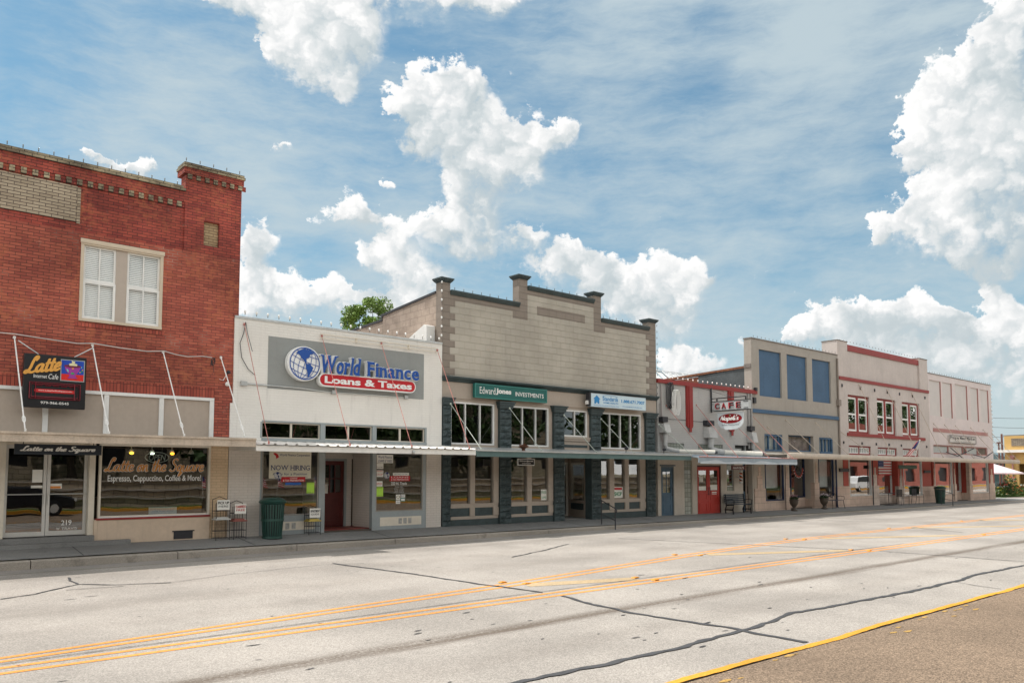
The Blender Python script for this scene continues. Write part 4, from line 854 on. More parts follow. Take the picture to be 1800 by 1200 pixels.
# recessed corner entry
ry = FY + 1.92
MB().box(21.0, 23.35, FY+.30, ry, zF(22)-.06, zF(22)+.01).build('entry_floor', M['walk'], EJ)
MB().box(20.85, 23.35, ry, ry+.12, 2.5, 3.0).box(20.85, 21.15, ry, ry+.12, .2, 2.5).box(22.02, 22.4, ry, ry+.12, .2, 2.5).box(23.28, 23.35, ry, ry+.12, .2, 2.5).box(21.135, 23.3, FY+.31, ry, 2.865, 2.98).build('recess_wall', taup, EJ)
ed = MB().frame(22.42, 23.26, .28, 2.49, ry-.02, ry+.03, .10).build('door', paint('off_white_door', (.80, .77, .70), .5), EJ); MB().box(22.50, 23.18, ry+.0, ry+.006, .36, 2.41).build('pane', M['dglass'], ed); MB().box(22.46, 22.5, ry-.06, ry-.03, 1.1, 1.4).build('handle', M['dark'], ed)
def slant(z0, z1, t0=0., t1=1., w=.07):
    ax_, ay_, bx_, by_ = 22.62, FY+.31, 23.30, FY+1.9; p = (ax_+(bx_-ax_)*t0, ay_+(by_-ay_)*t0); q = (ax_+(bx_-ax_)*t1, ay_+(by_-ay_)*t1)
    return MB().prism([p, (p[0]+w, p[1]), (q[0]+w, q[1]), q], z0, z1, 'z')
al = slant(.20, .60); al.add(*(lambda m: (m.v, m.f))(slant(.86, .98))); al.add(*(lambda m: (m.v, m.f))(slant(.602, .858, 0, .10))); al.add(*(lambda m: (m.v, m.f))(slant(.602, .858, .9, 1)))
for t0, t1 in ((0, .07), (.93, 1)): al.add(*(lambda m: (m.v, m.f))(slant(.982, 2.70, t0, t1)))
al.add(*(lambda m: (m.v, m.f))(slant(2.702, 2.86)))
oo = al.build('entry_window', taup, EJ); m_ = slant(.99, 2.69, .08, .92, .01); MB().add([(v[0]+.03, v[1], v[2]) for v in m_.v], m_.f).build('pane', M['glass'], oo); m_ = slant(.61, .85, .105, .895, .02); MB().add([(v[0]+.03, v[1], v[2]) for v in m_.v], m_.f).build('green_panel', green, oo)
idr = MB().frame(24.2, 25.0, .28, 2.45, 23.95, 24.02, .11).build('inner_door', bpy.data.materials['off_white_door'], EJ); MB().box(24.3, 24.9, 23.97, 23.99, .38, 2.35).build('panel', M['room'], idr)
al2 = MB(); al2.prism([(21.15, FY+.31), (21.07, FY+.31), (21.02, ry-.03), (21.10, ry-.03)], .30, 2.86, 'z'); al2.build('entry_side', taup, EJ)
# stucco flank going back, dark coping falling in a step
fl = MB().prism([(FY+.343, -.2), (FY+.343, 8.08), (25.0, 7.80), (25.0, -.2)], B0, B0+.25, 'x'); fl.prism([(25.002, -.2), (25.002, 7.62), (40, 7.0), (40, -.2)], B0, B0+.25, 'x'); fl.build('side_wall', stk, EJ)
MB().prism([(FY+.343, 8.082), (FY+.343, 8.16), (25.0, 7.885), (25.0, 7.802)], B0-.03, B0+.28, 'x').prism([(25.002, 7.62), (25.002, 7.885), (25.06, 7.885), (25.06, 7.70), (40, 7.09), (40, 7.01)], B0-.03, B0+.28, 'x').build('side_coping', M['dark'], EJ)
MB().box(B1-.25, B1-.003, FY+.345, 40, -.2, 7.4).box(B0+.253, B1-.253, 39.75, 40, -.2, 6.9).build('far_wall', stk, EJ); MB().box(B0+.253, B1-.253, FY+.31, 39.7, 6.6, 6.7).build('roof', M['roof'], EJ)
MB().box(B0+.26, B1-.26, FY+.16, 28, .12, .26).build('floor', M['floor'], EJ); MB().box(B0+.26, B1-.26, FY+.21, 28, 3.15, 3.25).box(B0+.26, B1-.26, FY+.31, 28, 5.3, 5.4).build('ceiling', M['room'], EJ)
MB().box(B0+.26, B1-.26, 25.5, 25.6, .261, 3.148).box(B0+.26, B1-.26, 24, 24.1, 3.26, 5.298).box(21.0, 21.06, ry+.13, 25.4, .262, 3.1).build('room_wall', M['room'], EJ)
wh_ = MB().prism([(FY+.35, 6.3), (FY+.35, 6.95), (FY+.5, 7.0), (FY+2.2, 6.35), (FY+2.2, 6.3)], 15.1, 15.44, 'x').build('flashing', M['white'], WF)

sheet(EJ, 20.05, 20.33, 1.06, 1.45, M['paper'], [(.6,.85,'FREE'),(.15,.35,'COFFEE')], paint('print_green', (.03,.25,.10)), FY+.082)
n_ = MB().box(23.99, 24.56, FY+.082, FY+.086, 1.06, 1.50).build('notice', M['paper'], EJ); MB().box(24.03, 24.52, FY+.079, FY+.0815, 1.38, 1.47).build('print', M['red'], n_); MB().txt('SHOP', 24.06, 24.50, 1.13, 1.30, FY+.08, .002, 0, .03).build('print', bpy.data.materials['print_green'], n_)
# ================================================================== low cafe building
nap = bricks('grey_painted_brick', (.47, .455, .435), (.455, .44, .42), (.40, .385, .37), wthr=.12, bd=.004); redp = paint('brick_red_paint', (.27, .028, .024), .55, .12, 2, streak=.15)
beigew = paint('beige_render', (.52, .46, .39), .75, .08, 1.2, .003, streak=.2); bdoor = paint('slate_blue_paint', (.062, .115, .165), .5, .1, 2, streak=.15)
C0, C1 = 26.71, 33.96
NB = thing('cafe_building', 'low pale grey cafe building with brick red coping and two stepped red pilasters', 'building')
MB().wall(C0, C1, 2.95, 5.87, FY-.02, FY+.28, [(27.14, 28.52, 3.0, 3.34), (29.52, 30.46, 3.0, 3.34), (30.66, 31.43, 3.0, 3.34), (32.41, 33.95, 2.96, 3.36)]).build('wall', nap, NB)
MB().box(C0-.0, 34.32, FY-.09, FY+.34, 5.87, 6.05).build('red_coping', redp, NB)
for (a, b, zb) in ((28.66, 29.16, 4.10), (31.87, 32.36, 4.05)):
    MB().box(a, b, FY-.06, FY-.021, zb, 5.868).box(a+.06, b-.06, FY-.085, FY-.061, zb-.07, 5.868).box(a+.17, b-.17, FY-.11, FY-.086, zb-.26, 5.868).build('red_pilaster', redp, NB)
gbm = bpy.data.materials.new('glass_block'); gbm.use_nodes = True
nt = gbm.node_tree; p = nt.nodes['Principled BSDF']; co, uv = facade_uv(nt); b = nt.nodes.new('ShaderNodeTexBrick'); nt.links.new(uv, b.inputs['Vector']); b.offset = 0
for k, v in (('Scale', 1.), ('Mortar Size', .012), ('Brick Width', .2), ('Row Height', .2)): b.inputs[k].default_value = v
b.inputs['Color1'].default_value = (.33, .35, .30, 1); b.inputs['Color2'].default_value = (.20, .22, .19, 1); b.inputs['Mortar'].default_value = (.09, .085, .075, 1)
wv = nt.nodes.new('ShaderNodeTexWave'); wv.inputs['Scale'].default_value = 9; wv.inputs['Distortion'].default_value = 2; nt.links.new(uv, wv.inputs['Vector'])
nt.links.new(mixc(nt, maprange(nt, wv.outputs['Fac'], .2, .8, 0, .4), b.outputs['Color'], (.5, .52, .46)), p.inputs['Base Color']); p.inputs['Roughness'].default_value = .12
bump(nt, p, mth(nt, 'MULTIPLY', b.outputs['Fac'], -1), .02)
for (a, b_) in ((27.145, 28.515), (29.525, 30.455), (30.665, 31.425)): MB().box(a, b_, FY+.04, FY+.12, 3.005, 3.335).build('glass_block_panel', gbm, NB)
MB().box(32.42, 33.94, FY+.12, FY+.18, 2.965, 3.355).build('dark_opening', M['black'], NB); MB().box(32.44, 33.0, FY+.02, FY+.11, 2.97, 3.2).box(33.3, 33.36, FY, FY+.1, 2.97, 3.35).build('stored_board', M['steel'], NB)
MB().wall(C0, C1, .12, 2.945, FY, FY+.25, [(26.92, 27.80, .1, 2.34), (28.52, 29.10, .26, 2.60), (29.46, 31.28, .1, 2.40), (31.74, 32.32, 1.22, 2.62), (33.05, 33.88, .1, 2.62)]).build('front', beigew, NB)
MB().box(28.525, 29.095, FY+.06, FY+.12, .265, 2.595).build('glass_block_panel', gbm, NB); MB().box(31.745, 32.315, FY+.06, FY+.12, 2.22, 2.615).build('glass_block_panel', gbm, NB)
MB().box(31.745, 32.315, FY+.06, FY+.12, 1.225, 1.42).build('glass_block_panel', gbm, NB)
window(NB, 'window', 31.75, 32.31, 1.425, 2.215, FY+.08, M['steel'], .03, .03, glass='dglass')
def pdoor(par, x0, x1, z0, z1, y, mat, lz=1.15, lights=2, rows=3, glass='glass', pan=True, handle=1, lab=None):
    w = x1 - x0; s = w*.15
    o = MB().wall(x0, x1, z0, z1, y, y+.045, [(x0+s, x1-s, z0+lz, z1-.16)])
    if pan:
        for (a, b) in ((z0+.12, z0+.50), (z0+.62, z0+lz-.12)): o.frame(x0+s, x1-s, a, b, y-.014, y-.001, .035)
    o = o.build('door', mat, par); mx = [x0+s + (w-2*s)*i/lights for i in range(1, lights)]; mz = [z0+lz + (z1-.16-z0-lz)*i/rows for i in range(1, rows)]
    mb = MB()
    for x in mx: mb.box(x-.012, x+.012, y+.005, y+.035, z0+lz, z1-.16)
    e = [x0+s] + [v for x in mx for v in (x-.012, x+.012)] + [x1-s]
    for z in mz:
        for k in range(0, len(e), 2): mb.box(e[k], e[k+1], y+.005, y+.035, z-.012, z+.012)
    if mb.v: mb.build('glazing_bar', mat, o)
    MB().box(x0+s-.01, x1-s+.01, y+.018, y+.024, z0+lz-.01, z1-.15).build('pane', M[glass], o)
    hx = x1-.06 if handle > 0 else x0+.06
    MB().tube([(hx, y-.05, z0+.85), (hx, y-.05, z0+1.2)], .012, 6).tube([(hx, y-.05, z0+.87), (hx, y, z0+.87)], .01, 5).tube([(hx, y-.05, z0+1.18), (hx, y, z0+1.18)], .01, 5).build('handle', M['dark'], o)
    return o
dfr = paint('blue_grey_frame', (.10, .13, .15), .5)
MB().box(26.925, 26.975, FY+.02, FY+.12, .2, 2.335).box(27.745, 27.795, FY+.02, FY+.12, .2, 2.335).box(26.976, 27.744, FY+.02, FY+.12, 2.27, 2.335).box(26.85, 27.87, FY-.04, FY-.001, 2.345, 2.40).build('door_frame', dfr, NB)
bd_ = pdoor(NB, 26.98, 27.74, .24, 2.265, FY+.05, bdoor, .98, 2, 3); MB().box(27.1, 27.62, FY+.16, FY+.17, 1.2, 2.15).build('lace_curtain', paint('lace', (.60, .50, .40), .8, .35, 7), bd_)
orng = paint('orange_red_door', (.45, .036, .024), .45, .08, 1.5)
MB().box(29.465, 29.515, FY+.03, FY+.16, .15, 2.395).box(31.225, 31.275, FY+.03, FY+.16, .15, 2.395).box(29.516, 31.224, FY+.03, FY+.16, 2.33, 2.395).build('door_frame', paint('maroon_frame', (.07, .02, .02), .5), NB)
od1 = pdoor(NB, 29.52, 30.365, .22, 2.325, FY+.06, orng, 1.05, 1, 1, 'dglass', True, 1); od2 = pdoor(NB, 30.375, 31.22, .22, 2.325, FY+.06, orng, 1.05, 1, 1, 'dglass', True, -1)
MB().box(29.72, 29.98, FY+.07, FY+.075, 1.66, 1.90).box(29.66, 30.2, FY+.07, FY+.075, 1.28, 1.46).build('paper_notice', M['paper'], od1); MB().box(30.52, 31.06, FY+.07, FY+.075, 1.28, 1.52).box(30.62, 30.98, FY+.052, FY+.056, 1.09, 1.20).build('paper_notice', M['paper'], od2)
MB().box(33.06, 33.87, FY+.30, FY+.36, 2.3, 2.62).box(33.06, 33.12, FY+.26, FY+.36, .15, 2.299).build('barber_frame', bdoor, NB)
pdoor(NB, 33.13, 33.87, .22, 2.29, FY+.30, bdoor, .95, 1, 1, 'glass', True, 1)
# side wall of the recess and downpipes
MB().tube([(33.55, FY-.06, 5.85), (33.55, FY-.06, 3.2)], .045, 8).tube([(33.80, FY-.06, 5.86), (33.80, FY-.06, 2.98)], .055, 8).build('downpipe', paint('grey_pipe', (.33, .32, .31), .5), NB)
MB().tube([(26.9, FY-.07, 5.85), (26.92, FY-.07, 4.7), (27.0, FY-.07, 3.0)], .03, 6).tube([(26.8, FY-.07, 5.0), (26.85, FY-.07, 3.6), (27.1, FY-.1, 3.05), (27.6, FY-.3, 2.95)], .016, 5).build('cable_run', paint('cable_grey', (.3, .27, .26), .5), NB)
MB().tube([(27.2, FY-.05, 4.35), (28.4, FY-.05, 4.36), (30.2, FY-.05, 4.32)], .009, 4).build('cable', M['dark'], NB)
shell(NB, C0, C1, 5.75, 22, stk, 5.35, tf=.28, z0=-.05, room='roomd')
# service cable coil
cc = MB(); rr = random.Random(5)
for k in range(9):
    r1 = rr.uniform(.1, .28); cxx = 27.35 + rr.uniform(-.12, .2)
    cc.tube([(cxx + r1*math.sin(a*1.0)*(.6+.1*k/9) , FY-.1-.02*k, 5.9 - .55*(1-math.cos(a)) + rr.uniform(-.03, .03)) for a in [i*math.pi/9 for i in range(19)]], .012, 5)
cc.tube([(27.4, FY-.1, 6.1), (27.2, FY+.1, 6.35), (26.95, FY+.2, 6.4), (26.75, FY+.1, 6.2), (26.72, FY, 5.9)], .012, 5)
tag(cc.build('cable_coil', M['dark']), 'tangle of black service cable hanging at the left end of the red coping', 'cable coil')
cc = MB()
for k in range(4): cc.tube([(27.5 + .05*k + .18*math.sin(a), FY-.32-.02*k, 5.6 - .65*(1-math.cos(a))/1.2) for a in [i*math.pi/9 for i in range(19)]], .015, 5)
tag(cc.build('cable_coil', M['white']), 'loop of pale cable hanging beside the black tangle on the cafe front', 'cable coil')
# ================================================================== grey building with blue panels
gryw = paint('warm_grey_render', (.36, .325, .285), .8, .07, .9, .004, streak=.22); pinkw = gryw; bluep = paint('panel_blue', (.050, .110, .195), .6, .12, .8, streak=.3)
D0, D1 = 33.975, 42.62
GB = thing('grey_building', 'warm grey building with three tall blue recessed panels and a blue band', 'building')
ops = [(34.66, 36.72, 5.82, 8.13), (37.25, 39.26, 5.82, 8.14), (39.81, 41.80, 5.84, 8.14), (35.0, 36.65, 3.12, 3.97), (37.23, 39.76, 3.16, 3.99), (40.36, 41.85, 3.10, 3.96)]
MB().wall(D0, D1, 2.95, 8.58, FY, FY+.40, ops).build('wall', gryw, GB)
MB().box(D0-.02, D1, FY-.03, FY+.43, 8.583, 8.64).box(D0-.04, D0-.003, FY+.02, FY+.4, 7.15, 7.35).build('parapet_cap', paint('weathered_cap', (.22, .19, .17), .8, .4, 3), GB)
for o in ops[:3]: MB().box(o[0]+.003, o[1]-.003, FY+.09, FY+.2, o[2]+.003, o[3]-.003).build('blue_panel', bluep, GB)
MB().box(D0-.05, D1, FY-.07, FY-.002, 4.97, 5.15).build('blue_band', bluep, GB)
cur = paint('white_curtain', (.46, .48, .46), .8, .1, 4)
for (o, mx) in ((ops[3], (35.42, 35.98, 36.35)), (ops[5], (40.74, 41.1, 41.5))):
    w_ = window(GB, 'window', o[0]+.004, o[1]-.004, o[2]+.004, o[3]-.004, FY+.10, bluep, .09, .08, mx, (), mt=.06, glass='cglass'); MB().box(o[0]+.05, o[1]-.05, FY+.16, FY+.17, o[2]+.05, o[3]-.05).build('curtain', cur, w_)
w_ = window(GB, 'window', 37.235, 39.755, 3.165, 3.985, FY+.22, bluep, .06, .05, (), (), glass='cglass'); MB().box(37.24, 39.75, FY+.33, FY+.34, 3.17, 3.98).build('painted_board', paint('board', (.28, .22, .2), .7, .4, 3), w_)
MB().tube([(42.5, FY-.06, 8.4), (42.5, FY-.06, 6.1)], .05, 8).box(42.36, 42.64, FY-.16, FY-.005, 5.75, 6.1).tube([(42.52, FY-.06, 5.75), (42.52, FY-.06, 2.98)], .05, 8).build('downpipe', paint('taupe_pipe', (.24, .2, .17), .6), GB)
MB().box(34.0, 34.2, FY-.1, FY-.003, 5.42, 5.70).box(34.12, 34.26, FY-.14, FY-.003, 6.02, 6.18).build('meter_box', M['dark'], GB)
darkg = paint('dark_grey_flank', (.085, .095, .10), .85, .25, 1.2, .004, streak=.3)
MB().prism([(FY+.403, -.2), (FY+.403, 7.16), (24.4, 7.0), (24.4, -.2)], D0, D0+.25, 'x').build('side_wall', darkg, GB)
MB().prism([(24.403, -.2), (24.403, 6.98), (42, 6.3), (42, -.2)], D0, D0+.25, 'x').build('rear_side_wall', bricks('old_brick', (.26, .09, .05), (.18, .06, .04), (.12, .08, .06), wthr=.5), GB)
MB().prism([(FY+.403, 7.163), (FY+.403, 7.27), (42, 6.41), (42, 6.303)], D0-.04, D0+.30, 'x').build('side_coping', bricks('cop_brick', (.30, .12, .06), (.18, .08, .05), (.1, .07, .06), bw=.12), GB)
MB().box(D1-.25, D1-.003, FY+.403, 42, -.2, 6.6).box(D0+.253, D1-.253, 41.7, 41.98, -.2, 6.2).build('far_wall', stk, GB); MB().box(D0+.253, D1-.253, FY+.403, 41.69, 5.9, 6.0).build('roof', M['roof'], GB)
sk = MB(); 
for i in range(7):
    x = 34.6 + i*.62; sk.add([(x, 26.6, 6.35), (x+.56, 26.6, 6.35), (x+.5, 28.2, 7.75), (x+.06, 28.2, 7.75)], [(0,1,2,3)]); sk.tube([(x-.03, 26.57, 6.35), (x-.03, 28.2, 7.82)], .03, 4)
sk.add([(34.55, 26.6, 6.35), (34.6, 29.8, 6.35), (34.7, 28.2, 7.8)], [(0,1,2)]); sk.tube([(34.5, 28.2, 7.82), (39.0, 28.2, 7.82)], .03, 4)
tag(sk.build('skylight', paint('whitewashed_glass', (.62, .63, .62), .4, .15, 2)), 'hipped whitewashed glass skylight rising behind the cafe building roofline', 'skylight')
# shop front of the grey building
stone = bricks('pink_stone', (.64, .485, .39), (.58, .43, .345), (.30, .24, .20), bw=.55, rh=.30, ms=.006, wthr=.3, patch=(.56, .47, .40))
stoner = bricks('worn_stone', (.58, .48, .41), (.50, .41, .35), (.26, .21, .18), bw=.5, rh=.30, ms=.006, wthr=.5, patch=(.58, .54, .50), soot=.2)
def deco(par, a, b, top=1.30, mat=None, y=FY):
    c = (a + b)/2; w = (b-a); z0 = .05
    MB().box(a, b, y-.03, y+.2, z0, top).box(c-w*.24, c+w*.24, y-.025, y-.0015, top+.002, top+.62).box(c-w*.10, c+w*.10, y-.022, y-.0015, top+.622, top+1.05).build('stone_pier', mat or stone, par)
lowp = paint('grey_render_low', (.46, .40, .335), .7, .08, 1, streak=.15); navyf = paint('navy_frame', (.015, .028, .075), .4)
def upper_pier(par, a, b, mat, z0=1.302, y=FY): MB().box(a, b, y, y+.2, z0, 2.945).build('front_pier', mat, par)
deco(GB, 34.0, 34.96); upper_pier(GB, 34.0, 34.96, lowp)
MB().box(34.962, 36.70, FY-.03, FY+.2, .05, .68).build('stone_base', stone, GB); window(GB, 'display_window', 34.97, 36.69, .69, 2.94, FY+.06, navyf, .06, .08, glass='cglass')
deco(GB, 36.705, 37.24); upper_pier(GB, 36.705, 37.24, lowp)
e1 = FY + .52
MB().box(37.26, 39.69, e1-.03, e1+.15, .10, .76).box(39.702, 39.9, FY+.202, e1+.1, .10, .70).build('stone_base', stone, GB)
window(GB, 'entry_window', 37.27, 39.69, .78, 2.94, e1+.06, navyf, .06, .07, (38.3,), glass='dglass')
MB().box(39.702, 39.9, FY+.202, e1+.1, .702, 2.94).build('recess_wall', lowp, GB); MB().box(37.25, 39.7, FY+.2, e1+.1, 2.945, 3.0).build('recess_ceiling', lowp, GB)
wr = thing('wreath', 'red and white wreath hanging in the dark window beside the stone piers', 'wreath', (38.85, FY+.48, 2.28))
wm = MB(); rr = random.Random(8)
for i in range(60):
    a = rr.uniform(0, 6.28); r_ = rr.uniform(.2, .42); wm.ell((r_*math.cos(a), -.05+rr.uniform(-.03,.03), r_*math.sin(a)), (.05, .03, .05), 5, 4)
wm.build('foliage', paint('wreath_grey', (.12, .12, .12), .8, .5, 9), wr); wm = MB(); 
for i in range(22):
    a = math.pi + i*math.pi/21; wm.ell((.42*math.cos(a), -.09, .42*math.sin(a)), (.035, .03, .045), 5, 4)
wm.build('ribbon', paint('ribbon_red', (.5, .08, .06), .6), wr); wm = MB()
for i in range(9):
    a = math.pi + (i+.5)*math.pi/9; wm.ell((.48*math.cos(a), -.09, .48*math.sin(a)), (.03, .03, .03), 5, 4)
wm.build('bow', M['white'], wr)
deco(GB, 39.70, 40.19, 1.55); upper_pier(GB, 39.70, 40.19, lowp, 1.552)
MB().box(40.192, 41.80, FY-.03, FY+.2, .05, .80).build('stone_base', stone, GB); w2 = window(GB, 'display_window', 40.20, 41.79, .81, 2.94, FY+.06, navyf, .04, .08, glass='cglass'); MB().box(40.3, 41.7, FY+.3, FY+.31, 1.3, 2.9).build('curtain', cur, w2)
MB().box(35.1, 36.6, FY+.3, FY+.31, 1.3, 2.9).build('curtain', cur, GB)
MB().txt('Flowers & Gifts', 35.2, 36.45, 2.22, 2.36, FY+.038, .003, .2).txt('GIFTS', 40.45, 41.5, 2.3, 2.45, FY+.038, .003).build('window_lettering', M['paper'], GB) if False else None
shell(GB, D0+.26, D1-.26, 5.8, 12, lowp, 5.7, tf=.42)
# ================================================================== red trimmed building
E0, E1 = 42.64, 54.84
rtw = paint('pinkish_grey_render', (.54, .475, .44), .8, .08, .8, .003, streak=.25); rtl = rtw
RB = thing('red_trim_building', 'pale two storey building with brick red coping, red bands and three white sash windows', 'building')
rw = [(43.72, 46.36, 4.32, 6.48), (47.33, 49.87, 4.32, 6.50), (50.76, 53.36, 4.33, 6.48)]; rt = [(43.67, 46.37, 3.08, 3.60), (47.25, 49.85, 3.06, 3.57), (50.69, 53.01, 3.08, 3.57)]
MB().wall(E0, E1, 2.95, 7.34, FY, FY+.35, rw+rt).box(E0, 43.82, FY, FY+.9, 7.342, 9.45).box(53.56, E1-.003, FY, FY+.9, 7.342, 9.45).box(43.822, 53.558, FY+.10, FY+.4, 7.342, 9.0).build('wall', rtw, RB)
MB().box(43.822, 53.558, FY+.04, FY+.44, 9.0, 9.34).build('red_coping', redp, RB); MB().box(E0-.03, 43.84, FY-.03, FY+.93, 9.452, 9.49).box(53.54, E1, FY-.03, FY+.93, 9.452, 9.49).build('pier_cap', bpy.data.materials['weathered_cap'], RB)
MB().box(E0+.05, E1, FY-.06, FY-.002, 7.26, 7.44).box(43.5, 54.0, FY-.07, FY-.002, 4.13, 4.31).build('red_band', redp, RB)
for o in rw:
    c = (o[0]+o[1])/2; t = MB().frame(o[0]+.004, o[1]-.004, o[2]+.004, o[3]-.004, FY+.10, FY+.24, .10, (c,), (), .22).build('window', redp, RB)
    for (a, b) in ((o[0]+.11, c-.115), (c+.115, o[1]-.11)):
        MB().frame(a, b, o[2]+.11, o[3]-.11, FY+.13, FY+.18, .11, (), ((o[2]+o[3])/2,), .10).build('sash', M['white'], t); MB().box(a+.05, b-.05, FY+.15, FY+.156, o[2]+.16, o[3]-.16).build('pane', M['dglass'], t)
for o in rt:
    c = (o[0]+o[1])/2; t = MB().frame(o[0]+.004, o[1]-.004, o[2]+.004, o[3]-.004, FY+.06, FY+.2, .07, (c,), (), .07).build('transom', redp, RB)
    for (a, b) in ((o[0]+.08, c-.04), (c+.04, o[1]-.08)):
        MB().frame(a, b, o[2]+.08, o[3]-.08, FY+.09, FY+.13, .06, [a+(b-a)*k/4 for k in (1, 2, 3)], (), .05).build('sash', M['white'], t); MB().box(a+.03, b-.03, FY+.14, FY+.146, o[2]+.09, o[3]-.09).build('pane', cur, t)
aw = MB()
for x in (43.0, 45.2, 47.0, 48.7, 50.4, 52.3, 54.2):
    aw.box(x, x+.09, FY-.05, FY-.003, 6.85, 7.02)
    aw.box(x, x+.09, FY-.05, FY-.003, 3.68, 3.82)
aw.build('wall_anchor', M['dark'], RB)
redw = paint('shopfront_red', (.36, .058, .038), .6, .12, 1.5)
MB().box(E0, 43.62, FY, FY+.2, 1.302, 2.945).build('front_pier', lowp, RB); MB().box(42.9, 43.5, FY-.02, FY-.002, 1.33, 2.944).build('red_panel', redw, RB); MB().box(41.83, 43.62, FY-.031, FY+.2, .05, 1.30).build('stone_pier', stone, RB)
MB().box(41.9, E0-.003, FY+.002, FY+.2, 1.302, 2.945).build('front_pier', lowp, GB)
MB().box(42.42, 43.5, FY-.08, FY-.03, 2.12, 2.30).build('name_board', M['dark'], RB)
MB().box(43.622, 46.32, FY-.03, FY+.2, .05, .74).build('stone_base', stone, RB); window(RB, 'display_window', 43.63, 46.31, .75, 2.94, FY+.06, M['alu'], .06, .08)
deco(RB, 46.325, 47.22, 1.33, stoner); MB().box(46.325, 47.22, FY+.0, FY+.2, 1.332, 2.945).build('red_pier', redw, RB)
MB().box(47.24, 49.86, FY+.38, FY+.5, .05, .72).box(49.882, 50.1, FY+.202, FY+.5, .05, .70).build('stone_base', stoner, RB); MB().box(49.882, 50.1, FY+.202, FY+.5, .702, 2.94).build('red_return', redw, RB)
window(RB, 'entry_window', 47.24, 49.86, .74, 2.94, FY+.42, M['alu'], .07, .06, (48.0,)); MB().box(47.22, 49.87, FY+.21, FY+.5, 2.945, 3.0).build('recess_ceiling', lowp, RB)
deco(RB, 49.88, 50.62, 1.25, stoner); MB().box(49.88, 50.62, FY+.0, FY+.2, 1.252, 2.945).build('red_pier', redw, RB)
MB().box(50.622, 53.40, FY-.03, FY+.2, .05, .62).build('stone_base', stone, RB); window(RB, 'display_window', 50.63, 53.39, .63, 2.94, FY+.06, M['alu'], .06, .08)
MB().box(53.40, 55.14, FY-.029, FY+.2, .05, 1.20).build('stone_pier', stone, RB); MB().box(53.405, E1, FY, FY+.2, 1.202, 2.945).build('red_pier', redw, RB)
MB().box(53.6, 54.6, FY-.08, FY-.03, 2.05, 2.22).build('name_board', M['dark'], RB)
shell(RB, E0, E1, 7.3, 20, rtl, 7.0, tf=.36, room='room')
rdisp = MB().box(50.8, 53.2, FY+1.2, FY+1.25, .3, 2.6); tag(rdisp.build('display_screen', redw), 'red boarded display screen inside the window left of the green bin', 'display screen')
# flag hung in the entry window
def usflag(w, h, name, label, loc, rz=0, rx=0, vertical=False, wavy=.0):
    t = thing(name, label, 'flag', loc, rz=rz); t.rotation_euler[0] = rx
    r, wt, bl_ = MB(), MB(), MB(); n = 8
    yv = lambda x: wavy*math.sin(x/w*5.5)
    for i in range(13):
        z0, z1 = h*(1 - (i+1)/13), h*(1 - i/13); xa = 0 if (i > 6) else w*.4
        mb = r if i % 2 == 0 else wt
        for k in range(n):
            a = xa + (w-xa)*k/n; b = xa + (w-xa)*(k+1)/n; mb.quad((a, yv(a), z0), (b, yv(b), z0), (b, yv(b), z1), (a, yv(a), z1))
    for k in range(4):
        a = w*.4*k/4; b = w*.4*(k+1)/4; bl_.quad((a, yv(a), h*6/13), (b, yv(b), h*6/13), (b, yv(b), h), (a, yv(a), h))
    rot = (0, R(90), 0) if vertical else (0, 0, 0)
    r.build('red_stripe', M['red'], t, rot=rot); wt.build('white_stripe', M['white'], t, rot=rot); c = bl_.build('canton', bpy.data.materials['navy_ink'], t, rot=rot)
    st_ = MB()
    for a in range(5):
        for b_ in range(4):
            x = w*.4*(a+.5)/5; z = h*6/13 + h*7/13*(b_+.5)/4; s = h*.014; st_.box(x-s, x+s, yv(x)-.004, yv(x)-.002, z-s, z+s)
    st_.build('star', M['white'], c); return t
usflag(1.75, 1.05, 'hung_flag', 'American flag hung flat behind the glass of the red framed entry', (48.05, FY+.345, 1.92))
# ================================================================== pink building at the end
F0, F1 = 54.86, 66.35
pkw = paint('pink_render', (.66, .575, .555), .8, .07, .8, .003, streak=.22); pkr = paint('faded_red', (.42, .21, .19), .7, .1, 2)
PB = thing('pink_building', 'pale pink building at the end of the row with five tall recessed panels', 'building')
mpn = [(55.05, 56.95, 5.84, 8.19), (57.25, 58.85, 5.80, 8.19), (59.45, 61.65, 5.80, 8.23), (62.25, 63.75, 5.76, 8.19), (64.2, 65.8, 5.76, 8.18)]
MB().wall(F0, F1, 2.95, 8.60, FY, FY+.4, mpn+[(55.35, 65.2, 3.32, 3.92)]).build('wall', pkw, PB)
for o in mpn:
    MB().box(o[0]+.003, o[1]-.003, FY+.07, FY+.2, o[2]+.003, o[3]-.003).build('panel', paint('panel_grey_%d' % int(o[0]), (.60, .555, .53), .8, .05) if o[0] < 56 else bpy.data.materials['panel_grey_55'], PB)
    MB().box(o[1]-.03, o[1]-.004, FY-.003, FY+.068, o[2]+.004, o[3]-.004).build('panel_edge', pkr, PB)
MB().box(F0, F1+.03, FY-.03, FY+.43, 8.603, 8.65).build('parapet_cap', bpy.data.materials['weathered_cap'], PB); MB().box(55.4, 65.3, FY-.03, FY-.002, 4.78, 5.02).build('red_band', pkr, PB)
tw = MB().frame(55.36, 65.19, 3.325, 3.915, FY+.05, FY+.2, .07, (58.0, 60.6, 61.2, 63.4), (), .08).build('transom', pkr, PB)
for (a, b, m_) in ((55.4, 57.96, cur), (58.04, 60.56, M['alu']), (60.64, 61.16, M['room']), (61.24, 63.36, cur), (63.44, 65.15, M['room'])): MB().box(a+.03, b-.03, FY+.12, FY+.13, 3.40, 3.84).build('pane', m_, tw)
deco(PB, 55.16, 55.36, 1.3); MB().box(55.145, 55.37, FY+.01, FY+.2, .05, 2.945).build('red_pier', redw, PB)
